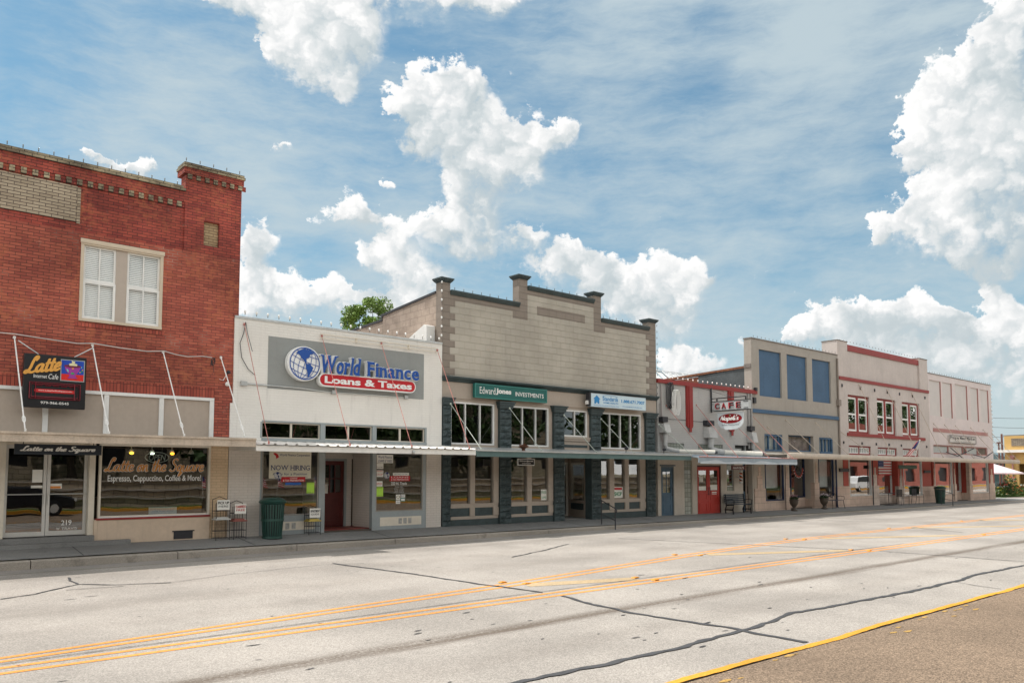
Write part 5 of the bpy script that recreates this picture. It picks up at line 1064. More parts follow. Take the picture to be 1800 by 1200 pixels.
MB().box(55.375, 58.38, FY-.03, FY+.2, .02, .62).build('stone_base', stone, PB); window(PB, 'display_window', 55.385, 58.37, .63, 2.94, FY+.06, M['alu'], .07, .08)
deco(PB, 58.39, 59.0, 1.3); MB().box(58.39, 59.0, FY, FY+.2, 1.302, 2.945).build('red_pier', redw, PB)
window(PB, 'entry_window', 59.1, 61.37, .72, 2.94, FY+.60, M['alu'], .08, .08, (60.4,), glass='dglass'); MB().box(61.402, 61.6, FY+.202, FY+.7, .66, 2.94).build('red_return', redw, PB); MB().box(59.05, 61.38, FY+.55, FY+.68, .02, .71).box(61.402, 61.6, FY+.202, FY+.7, .02, .658).build('stone_base', stone, PB); MB().box(59.0, 61.4, FY+.21, FY+.7, 2.945, 3.0).build('recess_ceiling', lowp, PB)
MB().box(61.40, 61.95, FY-.03, FY+.2, .02, 1.3).box(61.40, 61.75, FY-.02, FY+.2, 1.302, 2.945).build('stone_pier', stone, PB)
MB().box(61.952, 65.1, FY-.03, FY+.2, .02, .60).build('stone_base', stone, PB); window(PB, 'display_window', 61.76, 65.09, .61, 2.94, FY+.06, M['alu'], .09, .08)
deco(PB, 65.2, F1, 1.3); MB().box(65.2, F1, FY, FY+.2, 1.302, 2.945).build('red_pier', redw, PB)
MB().box(65.10, 65.198, FY-.02, FY+.2, .02, 2.945).build('post', M['dark'], PB)
shell(PB, F0, F1, 8.5, 22, pkw, 7.9, tf=.42)
for par_, x_, r_, m_ in ((GB, 36.67, .02, M['dark']), (GB, 41.93, .05, navyf), (RB, 46.28, .03, M['dark']), (PB, 58.36, .025, bpy.data.materials['taupe_pipe'])): MB().tube([(x_, FY-.10, .2), (x_, FY-.10, 2.9)], r_, 6).build('downpipe', m_, par_)
sgn = MB().box(57.83, 62.68, FY-.10, FY-.03, 4.11, 4.63).build('shop_sign', paint('sign_cream', (.60, .56, .52), .5)); tag(sgn, 'cream Prague Meat Market sign with dark lettering on the pink building', 'sign')
MB().txt('Prague Meat Market', 57.98, 62.52, 4.30, 4.58, FY-.102, .004, 0, .03, .08).txt('- Sausages, Sandwiches & Deli -', 58.6, 61.9, 4.19, 4.26, FY-.102, .004).build('lettering', M['dark'], sgn); MB().frame(57.83, 62.68, 4.11, 4.63, FY-.115, FY-.101, .035).build('border', M['dark'], sgn)
# ================================================================== mustard building across the side street
yl = paint('mustard_render', (.55, .355, .13), .75, .06, .8, .003); YB = thing('mustard_building', 'mustard yellow building with a white canopy edge beyond the row, at the right', 'building')
MB().box(84, 84.3, 15.5, 22.9, 3.9, 5.5).box(84, 84.3, 24.9, 26.0, -.1, 5.5).box(84, 84.3, 22.9, 24.9, 2.9, 5.5).box(84, 84.3, 15.5, 16.5, -.1, 3.9).box(84.3, 110, 25.7, 26, -.1, 5.5).build('wall', yl, YB)
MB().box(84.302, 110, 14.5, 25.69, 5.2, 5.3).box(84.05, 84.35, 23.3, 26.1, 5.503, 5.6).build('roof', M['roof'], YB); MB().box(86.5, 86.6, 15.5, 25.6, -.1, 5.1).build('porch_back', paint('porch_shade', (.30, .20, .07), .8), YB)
MB().box(83.5, 84.0, 14.6, 26.5, 3.95, 4.2).build('white_canopy', M['white'], YB); MB().box(83.96, 83.998, 22.0, 25.4, 4.55, 5.25).build('stone_panel', bricks('ledge_stone', (.33, .28, .22), (.22, .18, .14), (.08, .07, .05), bw=.35, rh=.1, ms=.012, wthr=.3, bd=.02), YB)
MB().tube([(83.9, 25.35, 3.7), (83.9, 25.35, 1.3)], .07, 8).lathe([(.07,0),(.2,.35),(.22,.5),(.001,.5)], (83.9, 25.35, 3.2), 10).build('downpipe', pkr, YB)
MB().box(83.9, 83.99, 22.9, 24.8, .9, 1.0).box(86.3, 86.4, 20.5, 22.0, .1, 3.0).build('porch_rail', M['white'], YB)
teal = paint('teal_boards', (.055, .10, .11), .7, .1); TB = thing('teal_building', 'dark teal shed with corrugated roof behind the pink parasol', 'building')
MB().box(104, 112, 31, 37, -.2, 3.3).build('wall', teal, TB); MB().prism([(30.3, 3.3), (37.6, 3.3), (37.6, 3.5), (34, 4.5), (30.3, 3.5)], 103.4, 112.5, 'x').build('roof', paint('teal_roof', (.10, .15, .17), .6), TB)
# ================================================================== awnings
AW = 19.5
wood = paint('weathered_board', (.52, .43, .34), .75, .2, 2.5, .004, streak=.45); under = paint('soffit', (.42, .37, .32), .8, .1)
def canopy(name, label, x0, x1, zb, zt, y, mat, zw=None, deck=None, ft=.05, wall=FY-.13):
    t = thing(name, label, 'awning'); zw = zw or zt
    MB().box(x0, x1, y, y+ft, zb, zt).build('fascia', mat, t)
    MB().prism([(y+ft+.003, zt-.06), (wall, zw-.09), (wall, zw-.03), (y+ft+.003, zt-.01)], x0+.01, x1-.01, 'x').build('deck', deck or mat, t)
    jb = MB()
    x = x0 + .3
    while x < x1 - .1: jb.prism([(y+.07, zb+.04), (wall, zb+.10), (wall, zw-.095), (y+.07, zt-.065)], x, x+.05, 'x'); x += 1.2
    jb.build('joist', under, t)
    return t
a1 = canopy('awning', 'weathered tan flat awning hung on white rods over the coffee shop front', -5.6, 8.38, 2.71, 2.93, AW, wood, 2.93, paint('awning_deck', (.45, .42, .38), .8, .2))
MB().box(-5.6, 8.38, AW-.03, AW-.002, 2.88, 2.925).build('edge_strip', wood, a1)
for (x, z) in ((-2.9, 5.17), (-1.3, 5.17), (.2, 5.17), (1.7, 5.17), (3.31, 5.17), (4.95, 5.16), (6.61, 5.16), (8.11, 5.16)): rod(x, z, x, 2.94, AW+.04, .015).build('rod', M['white'], a1)
a2 = thing('awning', 'white corrugated metal awning hung on red rods over the loan office', 'awning')
cw = paint('white_sheet_metal', (.78, .76, .72), .4, .08, 2, streak=.12)
prof = []; x = 8.42
while x < 15.48: prof += [(x, 0), (x+.10, 0), (x+.125, .035), (x+.175, .035), (x+.20, 0)]; x += .30
prof = [p for p in prof if p[0] <= 15.5] + [(15.5, 0)]
cs = MB()
for (dz, fl) in ((0, 0), (-.008, 1)):
    vs = [(p[0], AW-.06, 2.775+p[1]+dz) for p in prof] + [(p[0], FY-.05, 2.915+p[1]+dz) for p in prof]; n = len(prof); cs.add(vs, [(i, i+1, n+i+1, n+i) for i in range(n-1)])
cs.build('corrugated_sheet', cw, a2); MB().box(8.39, 15.50, AW, AW+.05, 2.61, 2.755).box(8.39, 8.44, AW+.053, FY-.05, 2.64, 2.77).box(15.45, 15.50, AW+.053, FY-.12, 2.64, 2.77).build('fascia', cw, a2)
redrod = paint('faded_red_rod', (.50, .20, .17), .6, .2, 5)
for (x0, z0) in ((8.72, 6.14), (11.07, 6.08), (13.11, 6.08), (15.25, 6.08)): rod(x0, z0, x0, 2.82, AW+.0, .010, FY-.04, False).build('rod', redrod, a2)
MB().ell((13.15, AW-.03, 2.66), (.05, .04, .06), 8, 6).build('bracket', M['steel'], a2)
gaw = paint('awning_green', (.085, .145, .14), .5, .12, 2, streak=.2)
a3 = canopy('awning', 'slim green edged awning hung on pale rods across the beige block front', 15.54, 26.6, 2.565, 2.76, AW, gaw, 2.96, M['steel'])
MB().box(15.54, 26.6, AW-.04, AW-.002, 2.735, 2.775).build('drip_edge', M['steel'], a3)
for x, z in ((15.66, 4.34), (18.25, 4.33), (20.95, 4.21), (23.0, 4.16), (26.55, 4.10)): rod(x + .1, z, x + .1, 2.77, AW+.02, .012, FY-.1, False).build('rod', paint('green_white_rod', (.46, .50, .44), .5) if 'green_white_rod' not in bpy.data.materials else bpy.data.materials['green_white_rod'], a3)
# cafe awning: grey-blue canvas with a scalloped lighter lower edge
can = paint('canvas_grey_blue', (.28, .33, .37), .8, .08, 3); canl = paint('canvas_light', (.44, .48, .51), .8, .08, 3)
a4 = thing('awning', 'grey blue canvas awning with a wavy pale hem over the cafe front', 'awning'); AY = 19.15
MB().box(26.62, 34.2, AY, AY+.04, 2.46, 2.70).prism([(AY+.043, 2.66), (FY-.03, 2.84), (FY-.03, 2.88), (AY+.043, 2.70)], 26.64, 34.18, 'x').build('canvas', can, a4)
cb_ = MB(); n = 80
for i in range(n):
    x0, x1 = 26.7 + 7.5*i/n, 26.7 + 7.5*(i+1)/n
    f = lambda x: 2.485 + .055*abs(math.sin((x-26.5)*1.55)) + .05*max(0, math.sin((x-27)*1.9))**3
    cb_.add([(x0, AY-.01-.01*math.sin(x0*4), 2.43), (x1, AY-.01-.01*math.sin(x1*4), 2.43), (x1, AY-.006, f(x1)), (x0, AY-.006, f(x0))], [(0,1,2,3)])
cb_.build('hem', canl, a4); MB().tube([(26.62, AY-.02, 2.71), (34.2, AY-.02, 2.71)], .018, 6).build('front_bar', redrod, a4)
for (x, z) in ((27.3, 4.93), (29.45, 5.07), (31.9, 4.6), (33.9, 4.83)): rod(x, z, x, 2.73, AY+.06, .011, FY, False).build('rod', redrod, a4)
# long tan awning
tanm = paint('tan_sheet', (.50, .42, .34), .6, .12, 1.5, streak=.3)
a5 = canopy('awning', 'long tan awning with rounded edge spanning the three far buildings', 34.02, 65.9, 2.73, 2.98, 19.50, tanm, 2.95, tanm)
MB().prism([(19.497, 2.72), (19.44, 2.75), (19.41, 2.85), (19.44, 2.96), (19.497, 2.99)], 34.02, 65.9, 'x').build('rounded_edge', tanm, a5)
for (x, z) in ((35.3, 4.3), (37.0, 4.73), (40.0, 4.72), (42.85, 4.3), (45.1, 7.12), (48.7, 7.08), (52.25, 7.10), (55.5, 5.3), (57.3, 5.3), (59.2, 5.3), (62.0, 5.27), (64.4, 5.2), (66.2, 5.0)): rod(x, z, x if x < 65 else 65.8, 3.0, 19.55, .016, FY, False).build('rod', tanm, a5)
# ================================================================== festoon lights
bulbs('dark bulbs on spikes along the cream brick cap of the brick building', lin((3.0, FY+.02, 9.71), (6.85, FY+.02, 9.69), 13), white=False)
bulbs('five dark bulbs on top of the brick corner pier', lin((7.05, FY-.02, 10.37), (8.5, FY-.02, 10.37), 5), white=False)
bulbs('white bulbs standing along the metal cap of the white building', lin((8.75, FY-.02, 6.45), (15.35, FY-.02, 6.43), 21))
bulbs('white bulbs running up the left edge of the beige block front', lin((15.44, FY-.03, 6.55), (15.44, FY-.03, 8.35), 7))
bulbs('dark bulbs along the green copings of the beige block front', lin((16.0, FY, 8.26), (18.7, FY, 8.26), 8) + lin((19.5, FY, 8.95), (22.7, FY, 8.95), 9) + lin((23.4, FY, 8.26), (26.1, FY, 8.26), 8), white=False)
bulbs('bulbs running down the right edge of the beige block front', lin((26.73, FY-.03, 5.4), (26.73, FY-.03, 8.3), 12), white=False)
bulbs('white bulbs standing along the red coping of the cafe', lin((27.5, FY+.05, 6.12), (34.1, FY+.05, 6.12), 19))
bulbs('dark bulbs along the roofline of the grey building', lin((34.2, FY, 8.71), (42.4, FY, 8.71), 24), white=False)
bulbs('dark bulbs along the red coping of the red trimmed building', lin((43.0, FY, 9.5), (54.6, FY, 9.45), 30), white=False)
bulbs('dark bulbs along the roofline of the pink building', lin((55.2, FY, 8.72), (66.2, FY, 8.72), 28), white=False)
bulbs('pale bulbs running down the far right corner of the pink building', lin((66.4, FY-.02, 4.0), (66.4, FY-.02, 8.5), 16))
# ================================================================== signs
LS = thing('hanging_sign', 'black hanging Latte Internet Cafe sign with cup picture between two awning rods', 'sign'); ly = 20.9
MB().box(3.46, 4.75, ly, ly+.14, 3.55, 4.78).build('board', M['black'], LS, bevel=.01)
gold = paint('sign_gold', (.74, .36, .07), .4, .08)
script(MB(), 'Latte', 3.50, 4.27, 4.33, 4.70, ly-.002, .19, .55, rise=.12, pen=.3).build('lettering', gold, LS)
MB().txt('Internet', 3.66, 3.93, 4.235, 4.32, ly-.003, .004).txt('Cafe', 3.96, 4.16, 4.225, 4.345, ly-.003, .004, .2).txt('979-966-0545', 3.82, 4.40, 3.64, 3.70, ly-.003, .004, 0, .012).build('lettering', M['white'], LS)
pa = MB().box(4.20, 4.71, ly-.008, ly-.001, 4.20, 4.71).build('picture', paint('picture_edge', (.35, .38, .38), .4), LS)
MB().box(4.22, 4.69, ly-.012, ly-.009, 4.37, 4.69).build('sky_field', paint('art_blue', (.01, .06, .42), .4), pa); MB().box(4.22, 4.69, ly-.012, ly-.009, 4.22, 4.368).build('ground_field', paint('art_red', (.65, .02, .015), .4), pa)
pur = paint('art_purple', (.33, .04, .30), .4)
MB().prism([(4.28,4.55),(4.62,4.55),(4.59,4.45),(4.53,4.37),(4.51,4.30),(4.40,4.30),(4.37,4.37),(4.31,4.45)], ly-.016, ly-.013).prism([(4.35,4.27),(4.56,4.27),(4.53,4.31),(4.38,4.31)], ly-.020, ly-.017).build('cup', pur, pa)
MB().prism([(4.27+.18+.185*math.cos(a), 4.56+.035*math.sin(a)) for a in [i*math.pi/8 for i in range(16)]], ly-.019, ly-.0165).build('coffee', paint('art_brown', (.16, .02, .05), .4), pa)
MB().prism([(4.38,4.57),(4.54,4.57),(4.55,4.61),(4.49,4.63),(4.50,4.67),(4.42,4.69),(4.44,4.64),(4.37,4.61)], ly-.022, ly-.0195).build('foam', paint('art_cream', (.75, .70, .42), .4), pa)
MB().prism([(4.32,4.5),(4.36,4.47),(4.37,4.41),(4.34,4.43)], ly-.0195, ly-.0165).prism([(4.63,4.56),(4.65,4.56),(4.65,4.53),(4.63,4.53)], ly-.0195, ly-.0165).build('art_spot', paint('art_cyan', (.2, .55, .6), .4), pa)
MB().prism([(4.41,4.37),(4.50,4.37),(4.47,4.41),(4.43,4.41)], ly-.0195, ly-.0165).prism([(4.63,4.46),(4.66,4.46),(4.66,4.43),(4.63,4.43)], ly-.0195, ly-.0165).build('art_spot', paint('art_green', (.02, .35, .08), .4), pa)
MB().prism([(4.43,4.52),(4.48,4.52),(4.47,4.49),(4.44,4.49)], ly-.0195, ly-.0165).prism([(4.60,4.44),(4.62,4.44),(4.62,4.41),(4.60,4.41)], ly-.0195, ly-.0165).prism([(4.65,4.50),(4.67,4.50),(4.67,4.47),(4.65,4.47)], ly-.0195, ly-.0165).build('art_spot', paint('art_orange', (.75, .3, .04), .4), pa)
dr_ = paint('neon_dark_red', (.22, .012, .025), .3); nt_ = MB()
for k, (a, b, c, d) in enumerate(((3.58, 4.62, 3.76, 4.13), (3.62, 4.58, 3.80, 4.09), (3.58, 3.70, 3.76, 4.13), (4.50, 4.62, 3.76, 4.13))): nt_.tube([(a, ly-.02-.012*k, c), (b, ly-.02-.012*k, c), (b, ly-.02-.012*k, d), (a, ly-.02-.012*k, d), (a, ly-.02-.012*k, c)], .009, 5)
for k in range(5): nt_.tube([(3.72+.17*k, ly-.015, 4.06), (3.84+.17*k, ly-.015, 4.06)], .008, 4)
nt_.build('neon_tube', dr_, LS)
pill(3.68, 4.52, 3.905, 3.985, ly-.012, ly-.002).build('red_pill', paint('pill_red', (.62, .03, .03), .35), LS); MB().txt('www.LatteOnTheSquare.com', 3.76, 4.46, 3.93, 3.965, ly-.015, .003, 0, .012).build('lettering', M['white'], LS)
MB().tube([(3.36, FY-.2, 5.08), (3.75, ly+.07, 4.79)], .014, 6).tube([(4.93, FY-.2, 5.08), (4.50, ly+.07, 4.79)], .014, 6).build('arm', M['steel'], LS)
cw_ = MB().tube([(-2.9, FY-.08, 5.24), (.5, FY-.08, 5.22), (3.31, FY-.08, 5.24), (3.9, FY-.08, 5.20), (4.6, FY-.08, 5.16), (4.95, FY-.08, 5.20), (5.6, FY-.08, 5.15), (6.2, FY-.08, 5.13), (6.61, FY-.08, 5.18), (6.9, FY-.08, 5.12), (7.2, FY-.08, 5.09), (7.6, FY-.08, 5.14), (7.85, FY-.08, 5.13)], .012, 6)
tag(cw_.build('conduit_run', paint('pale_conduit', (.55, .53, .50), .5)), 'pale sagging conduit strung between the white rod heads on red brick', 'conduit')
cc = MB()
for k in range(4): cc.tube([(7.87+.05*math.sin(a+k), FY-.09-.01*k, 5.02+.10*math.cos(a)) for a in [i*math.pi/6 for i in range(13)]], .008, 4)
cc.tube([(7.86, FY-.1, 5.0), (7.9, FY-.1, 4.75), (7.85, FY-.1, 4.68)], .007, 4); tag(cc.build('cable_coil', M['dark']), 'small loop of dark wire at the right end of the conduit on the brick', 'cable coil')
fl = thing('wall_flood', 'small dark and white floodlight on the red brick by the last white rod', 'floodlight', (8.27, FY-.03, 4.72))
MB().tube([(0,0,0), (0,-.1,.03)], .02, 6).ell((0, -.13, .04), (.06, .05, .05)).build('housing', M['dark'], fl); MB().ell((-.02, -.12, -.28), (.06, .05, .06)).tube([(0,0,-.28), (0,-.1,-.28)], .02, 6).tube([(-.2,-.02,-.15),(-.1,-.03,-.18),(0,-.02,0)], .008, 4).build('lamp', M['white'], fl)
bo = MB().box(3.23, 4.97, 20.18, 20.22, 2.46, 2.69).build('hanging_board', paint('navy_board', (.018, .025, .036), .5)); tag(bo, 'dark board reading Latte on the Square hanging above the double glass doors', 'sign')
script(MB(), 'Latte on the Square', 3.36, 4.84, 2.54, 2.645, 20.177, .20, .5).build('lettering', M['white'], bo); MB().tube([(3.4, 20.2, 2.69), (3.4, 20.2, 2.84)], .008, 4).tube([(4.8, 20.2, 2.69), (4.8, 20.2, 2.84)], .008, 4).build('hanger', M['dark'], bo)
# green investments sign and white home health sign
g1 = MB().box(16.74, 20.12, FY-.17, FY-.06, 4.61, 5.10).build('shop_sign', paint('teal_green', (.010, .115, .10), .4, .05)); tag(g1, 'long dark green Edward Jones Investments sign above the first pilasters', 'sign')
MB().frame(16.74, 20.12, 4.61, 5.10, FY-.185, FY-.171, .035).build('border', paint('teal_edge', (.04, .22, .19), .4), g1)
MB().txt('Edward', 16.95, 17.66, 4.76, 4.99, FY-.174, .004, 0, .004, .07).txt('Jones', 17.68, 18.38, 4.76, 4.99, FY-.174, .004, 0, .045).txt('INVESTMENTS', 18.58, 19.95, 4.77, 4.92, FY-.174, .004, 0, .012, .06).build('lettering', M['white'], g1)
g2 = MB().box(22.28, 25.56, FY-.34, FY-.18, 4.60, 5.12).build('shop_sign', paint('sign_pale_blue', (.56, .68, .74), .4, .04)); tag(g2, 'white Standards Home Health sign with blue phone number', 'sign')
sbl = paint('print_cyan_blue', (.02, .22, .50), .4); MB().txt('Standards', 22.95, 23.85, 4.86, 5.03, FY-.342, .003, 0, .02).txt('1.888.671.7007', 24.05, 25.48, 4.84, 4.97, FY-.342, .003, 0, .03).txt('HOME HEALTH', 23.0, 23.85, 4.75, 4.82, FY-.342, .003, 0, .015).txt('Raising the Standards of Home Care', 22.45, 23.9, 4.64, 4.69, FY-.342, .003).txt('www.standardshomehealth.com', 24.1, 25.3, 4.68, 4.72, FY-.342, .003).prism([(22.42,4.90),(22.62,5.05),(22.82,4.90),(22.76,4.90),(22.76,4.72),(22.68,4.72),(22.62,4.80),(22.56,4.72),(22.48,4.72),(22.48,4.90)], FY-.345, FY-.3405).tube([(22.95, FY-.343, 5.04), (23.2, FY-.343, 5.08), (23.6, FY-.343, 5.08), (23.85, FY-.343, 5.03)], .006, 4).build('lettering', sbl, g2)
MB().box(22.20, 22.277, FY-.36, FY-.16, 4.62, 5.14).box(22.277, 25.57, FY-.36, FY-.16, 5.123, 5.14).build('sign_case', M['dark'], g2); MB().box(22.12, 22.2, FY-.3, FY-.2, 4.68, 4.82).build('junction_box', M['white'], g2)
hs_ = MB().box(18.08, 18.86, 20.44, 20.48, 2.31, 2.545).build('hanging_board', M['white']); tag(hs_, 'small white edged Edward Jones board hanging under the green awning', 'sign')
MB().box(18.11, 18.83, 20.432, 20.438, 2.335, 2.52).build('face', M['black'], hs_); MB().txt('EdwardJones', 18.16, 18.78, 2.43, 2.49, 20.429, .003, 0, .02).txt('INVESTMENTS', 18.27, 18.67, 2.36, 2.395, 20.429, .003).build('lettering', M['white'], hs_); MB().tube([(18.2, 20.46, 2.545), (18.2, 20.46, 2.72)], .006, 4).tube([(18.74, 20.46, 2.545), (18.74, 20.46, 2.72)], .006, 4).build('hanger', M['dark'], hs_)
# cafe sign on its iron bracket, square to the street
CX = 30.52; CS = thing('projecting_sign', 'white neon CAFE sign with red letters jutting over the pavement on iron bracket', 'sign')
MB().box(CX-.03, CX+.03, FY-.10, FY-.05, 4.78, 5.92).box(CX-.02, CX+.02, 19.42, FY-.1, 5.385, 5.425).box(CX-.02, CX+.02, 19.42, 19.47, 5.24, 5.384).box(CX-.02, CX+.02, 20.9, 20.95, 5.24, 5.384).tube([(29.4, FY-.03, 5.9), (CX, 20.2, 5.42)], .008, 4).tube([(31.4, FY-.03, 5.85), (CX, 20.2, 5.42)], .008, 4).build('bracket', M['dark'], CS)
cwh = paint('enamel_grey_white', (.48, .50, .50), .35, .12, 3, streak=.15); xl = CX-.11
MB().box(CX-.10, CX+.10, 19.25, 21.13, 4.84, 5.235).build('sign_box', cwh, CS, bevel=.01); MB().box(CX-.115, CX+.115, 19.24, 21.14, 5.237, 5.26).box(CX-.115, CX+.115, 19.24, 21.14, 4.815, 4.838).box(xl-.003, xl+.008, 19.27, 19.50, 5.17, 5.19).box(xl-.003, xl+.008, 19.27, 19.50, 4.89, 4.91).box(xl-.003, xl+.008, 21.04, 21.11, 5.13, 5.15).box(xl-.003, xl+.008, 21.04, 21.11, 4.89, 4.91).build('black_trim', M['dark'], CS)
def side_text(string, y0, y1, z0, z1, x, th, mat, par, name='lettering', **k):
    """lettering on a face turned to -X: reads from +Y (wall) to -Y (street)"""
    t = MB().txt(string, 0, y0-y1, 0, z1-z0, 0, th, **k); m_ = MB(); m_.add([(x + v[1], y0 - v[0], z0 + v[2]) for v in t.v], t.f); return m_.build(name, mat, par)
for i, (c, ya) in enumerate(zip('CAFE', (20.96, 20.62, 20.24, 19.87))):
    side_text(c, ya, ya-.24, 4.91, 5.17, xl-.002, .03, M['dark'], CS, 'letter', bold=.03); side_text(c, ya-.012, ya-.228, 4.915, 5.165, xl-.03, .02, paint('neon_red', (.72, .05, .06), .3) if i == 0 else bpy.data.materials['neon_red'], CS, 'neon_tube', bold=-.03)
NS = thing('hanging_sign', "rounded white Napoli's Italian Restaurant sign with red oval hanging below CAFE", 'sign')
z0 = 4.775; yc_, hw = 20.23, .66
prof = [(yc_+hw, z0-.04), (yc_+hw, z0-.45)] + [(yc_+hw*math.cos(a), z0-.45-.36*math.sin(a)) for a in [i*math.pi/14 for i in range(1, 14)]] + [(yc_-hw, z0-.45), (yc_-hw, z0-.04)]
sw_ = paint('sign_soft_white', (.62, .66, .68), .4, .04); MB().prism(prof, CX-.03, CX+.03, 'x').build('board', sw_, NS); MB().box(CX-.05, CX+.05, 19.5, 21.0, z0-.036, z0+.02).build('top_rail', M['white'], NS)
ov = [(yc_+.60*math.cos(a), z0-.31+.215*math.sin(a)) for a in [i*math.pi/16 for i in range(32)]]; MB().prism(ov, CX-.036, CX-.031, 'x').build('red_oval', paint('oval_red', (.27, .012, .016), .4, .04), NS)
t_ = script(MB(), "Napoli's", 0, 1.0, 0, .22, 0, .17, .3, lo=0); m_ = MB(); m_.add([(CX-.038+v[1], yc_+.50-v[0], z0-.38+v[2]) for v in t_.v], t_.f); m_.build('lettering', M['white'], NS)
side_text('Italian Restaurant', 20.66, 19.78, z0-.62, z0-.54, CX-.034, .004, paint('print_grey', (.22, .25, .26), .5), NS)
MB().prism([(20.30, z0-.17), (20.24, z0-.13), (20.24, z0-.20)], CX-.042, CX-.037, 'x').build('leaf', bpy.data.materials['art_green'], NS); MB().prism([(20.235, z0-.13), (20.19, z0-.18), (20.235, z0-.20)], CX-.042, CX-.037, 'x').build('leaf', M['white'], NS)
nb_ = MB().box(30.2, 31.25, 20.0, 20.04, 2.20, 2.37).build('hanging_board', paint('dark_maroon', (.10, .015, .018), .5)); tag(nb_, "small dark red board reading NAPOLI'S under the canvas awning", 'sign'); MB().txt("NAPOLI'S", 30.3, 31.12, 2.235, 2.32, 19.997, .003, 0, .02, .05).build('lettering', M['white'], nb_)
nb_ = MB().box(45.6, 48.1, 20.3, 20.34, 2.30, 2.52).build('hanging_board', paint('deep_green', (.012, .05, .025), .5)); tag(nb_, 'dark green hanging board under the tan awning at the red trimmed building', 'sign'); MB().txt('ANTIQUES', 46.0, 47.7, 2.35, 2.46, 20.297, .003).build('lettering', paint('gold_ink', (.4, .25, .08), .5), nb_) if False else None
nb_.location = (2.1, 0, 0)
# evaporative cooler ducts on the cafe awning
duct = paint('duct_grey', (.46, .455, .44), .5, .15, 3, streak=.25); pvc = paint('pvc_white', (.72, .68, .60), .4, .08, 3, streak=.3)
for i, (x, lab) in enumerate(((26.95, 'grey vent box and white pipe at the left end of the cafe front'), (30.2, 'large grey vent box with white pipe in the middle of the cafe front'), (33.6, 'grey vent box with thin pipe at the right end of the cafe front'))):
    k = (.8, 1.25, .8)[i]; zt = (4.42, 4.40, 4.28)[i]; zz = (3.75, 3.62, 3.5)[i]
    t = thing('vent_duct', lab, 'vent', (x, 0, 0), 'vent boxes with pipes over the cafe awning')
    MB().box(-.22*k, .22*k, FY-.25, FY-.025, zt-.22, zt).build('intake', M['dark'], t)
    MB().prism([(FY-.03, zt-.262), (FY-.30, zt-.30), (FY-.40, zz), (FY-.03, zz)], -.22*k, .26*k, 'x').build('box', duct, t)
    pr = .10*k; MB().tube([(.05, FY-.2, zz), (.05, FY-.2, 3.2)], pr*1.1, 10).tube([(.05, FY-.2, 3.25), (.08, FY-.24, 3.1), (.2, FY-.4, 3.03), (.5, FY-.55, 2.98)], pr*1.1, 10).build('pipe', duct, t)
    MB().tube([(.48, FY-.55, 2.98), ((1.9, 2.3, 1.9)[i], FY-1.35, (2.95, 2.92, 2.93)[i])], pr*(1, .9, .5)[i], 10).build('outlet_pipe', pvc, t)
    MB().ell(((1.95, 2.35, 1.95)[i], FY-1.38, 2.92), (.1, .08, .07), 8, 6).build('end_cap', M['dark'], t)
# flag on the tan awning
fg = thing('flag_pole', 'small American flag drooping from a pole leaning over the tan awning', 'flag', (47.9, 19.45, 2.99)); fg.rotation_euler = (R(14), R(9), R(-25))
MB().tube([(0,0,-.12), (0,0,.98)], .018, 6).ell((0,0,1.0), (.035,.035,.035)).build('pole', M['white'], fg)
f1, f2, f3 = MB(), MB(), MB()
for j in range(11):
    s0, s1 = j/11, (j+1)/11; mb = (f1, f2)[j % 2]; n = 8
    for k in range(n):
        u0, u1 = k/n, (k+1)/n
        def P(u, s): w = .12+.30*min(1, u*1.6); return (-.02 - s*w - .25*u*u, .05*math.sin(s*9+u*3), .93 - u*.93 - .06*s)
        (f3 if (u0 < .40 and s0 < .7) else mb).quad(P(u0,s0), P(u0,s1), P(u1,s1), P(u1,s0))
f1.build('red_stripe', M['red'], fg); f2.build('white_stripe', M['white'], fg); f3.build('canton', bpy.data.materials['navy_ink'], fg)
# barber pole
bp = thing('barber_pole', 'striped barber pole on the wall left of the far blue door', 'barber pole', (32.55, FY-.22, 1.55))
MB().lathe([(.001,0),(.05,.01),(.085,.06),(.085,.12),(.001,.121)], n=12).lathe([(.001,.52),(.085,.521),(.085,.60),(.05,.66),(.001,.68)], n=12).box(-.02, .02, .05, .21, .28, .34).build('cap', M['alu'], bp)
bw_, brd, bbl = MB(), MB(), MB()
for k in range(12):
    for j in range(14):
        a0, a1 = k*math.pi/6, (k+1)*math.pi/6; z0_, z1_ = .121 + .4*j/14, .121 + .4*(j+1)/14; s = (j*.5 + k/12*6*.5*1) % 3
        mb = (bw_, brd, bbl)[int((j//1 + k//2) % 6 / 2)] if True else bw_; tw_ = .07
        mb.quad((.07*math.cos(a0), .07*math.sin(a0), z0_), (.07*math.cos(a1), .07*math.sin(a1), z0_), (.07*math.cos(a1), .07*math.sin(a1), z1_), (.07*math.cos(a0), .07*math.sin(a0), z1_))
bw_.build('white_stripe', M['white'], bp); brd.build('red_stripe', paint('barber_orange', (.65, .14, .03), .4), bp); bbl.build('dark_stripe', M['dark'], bp)
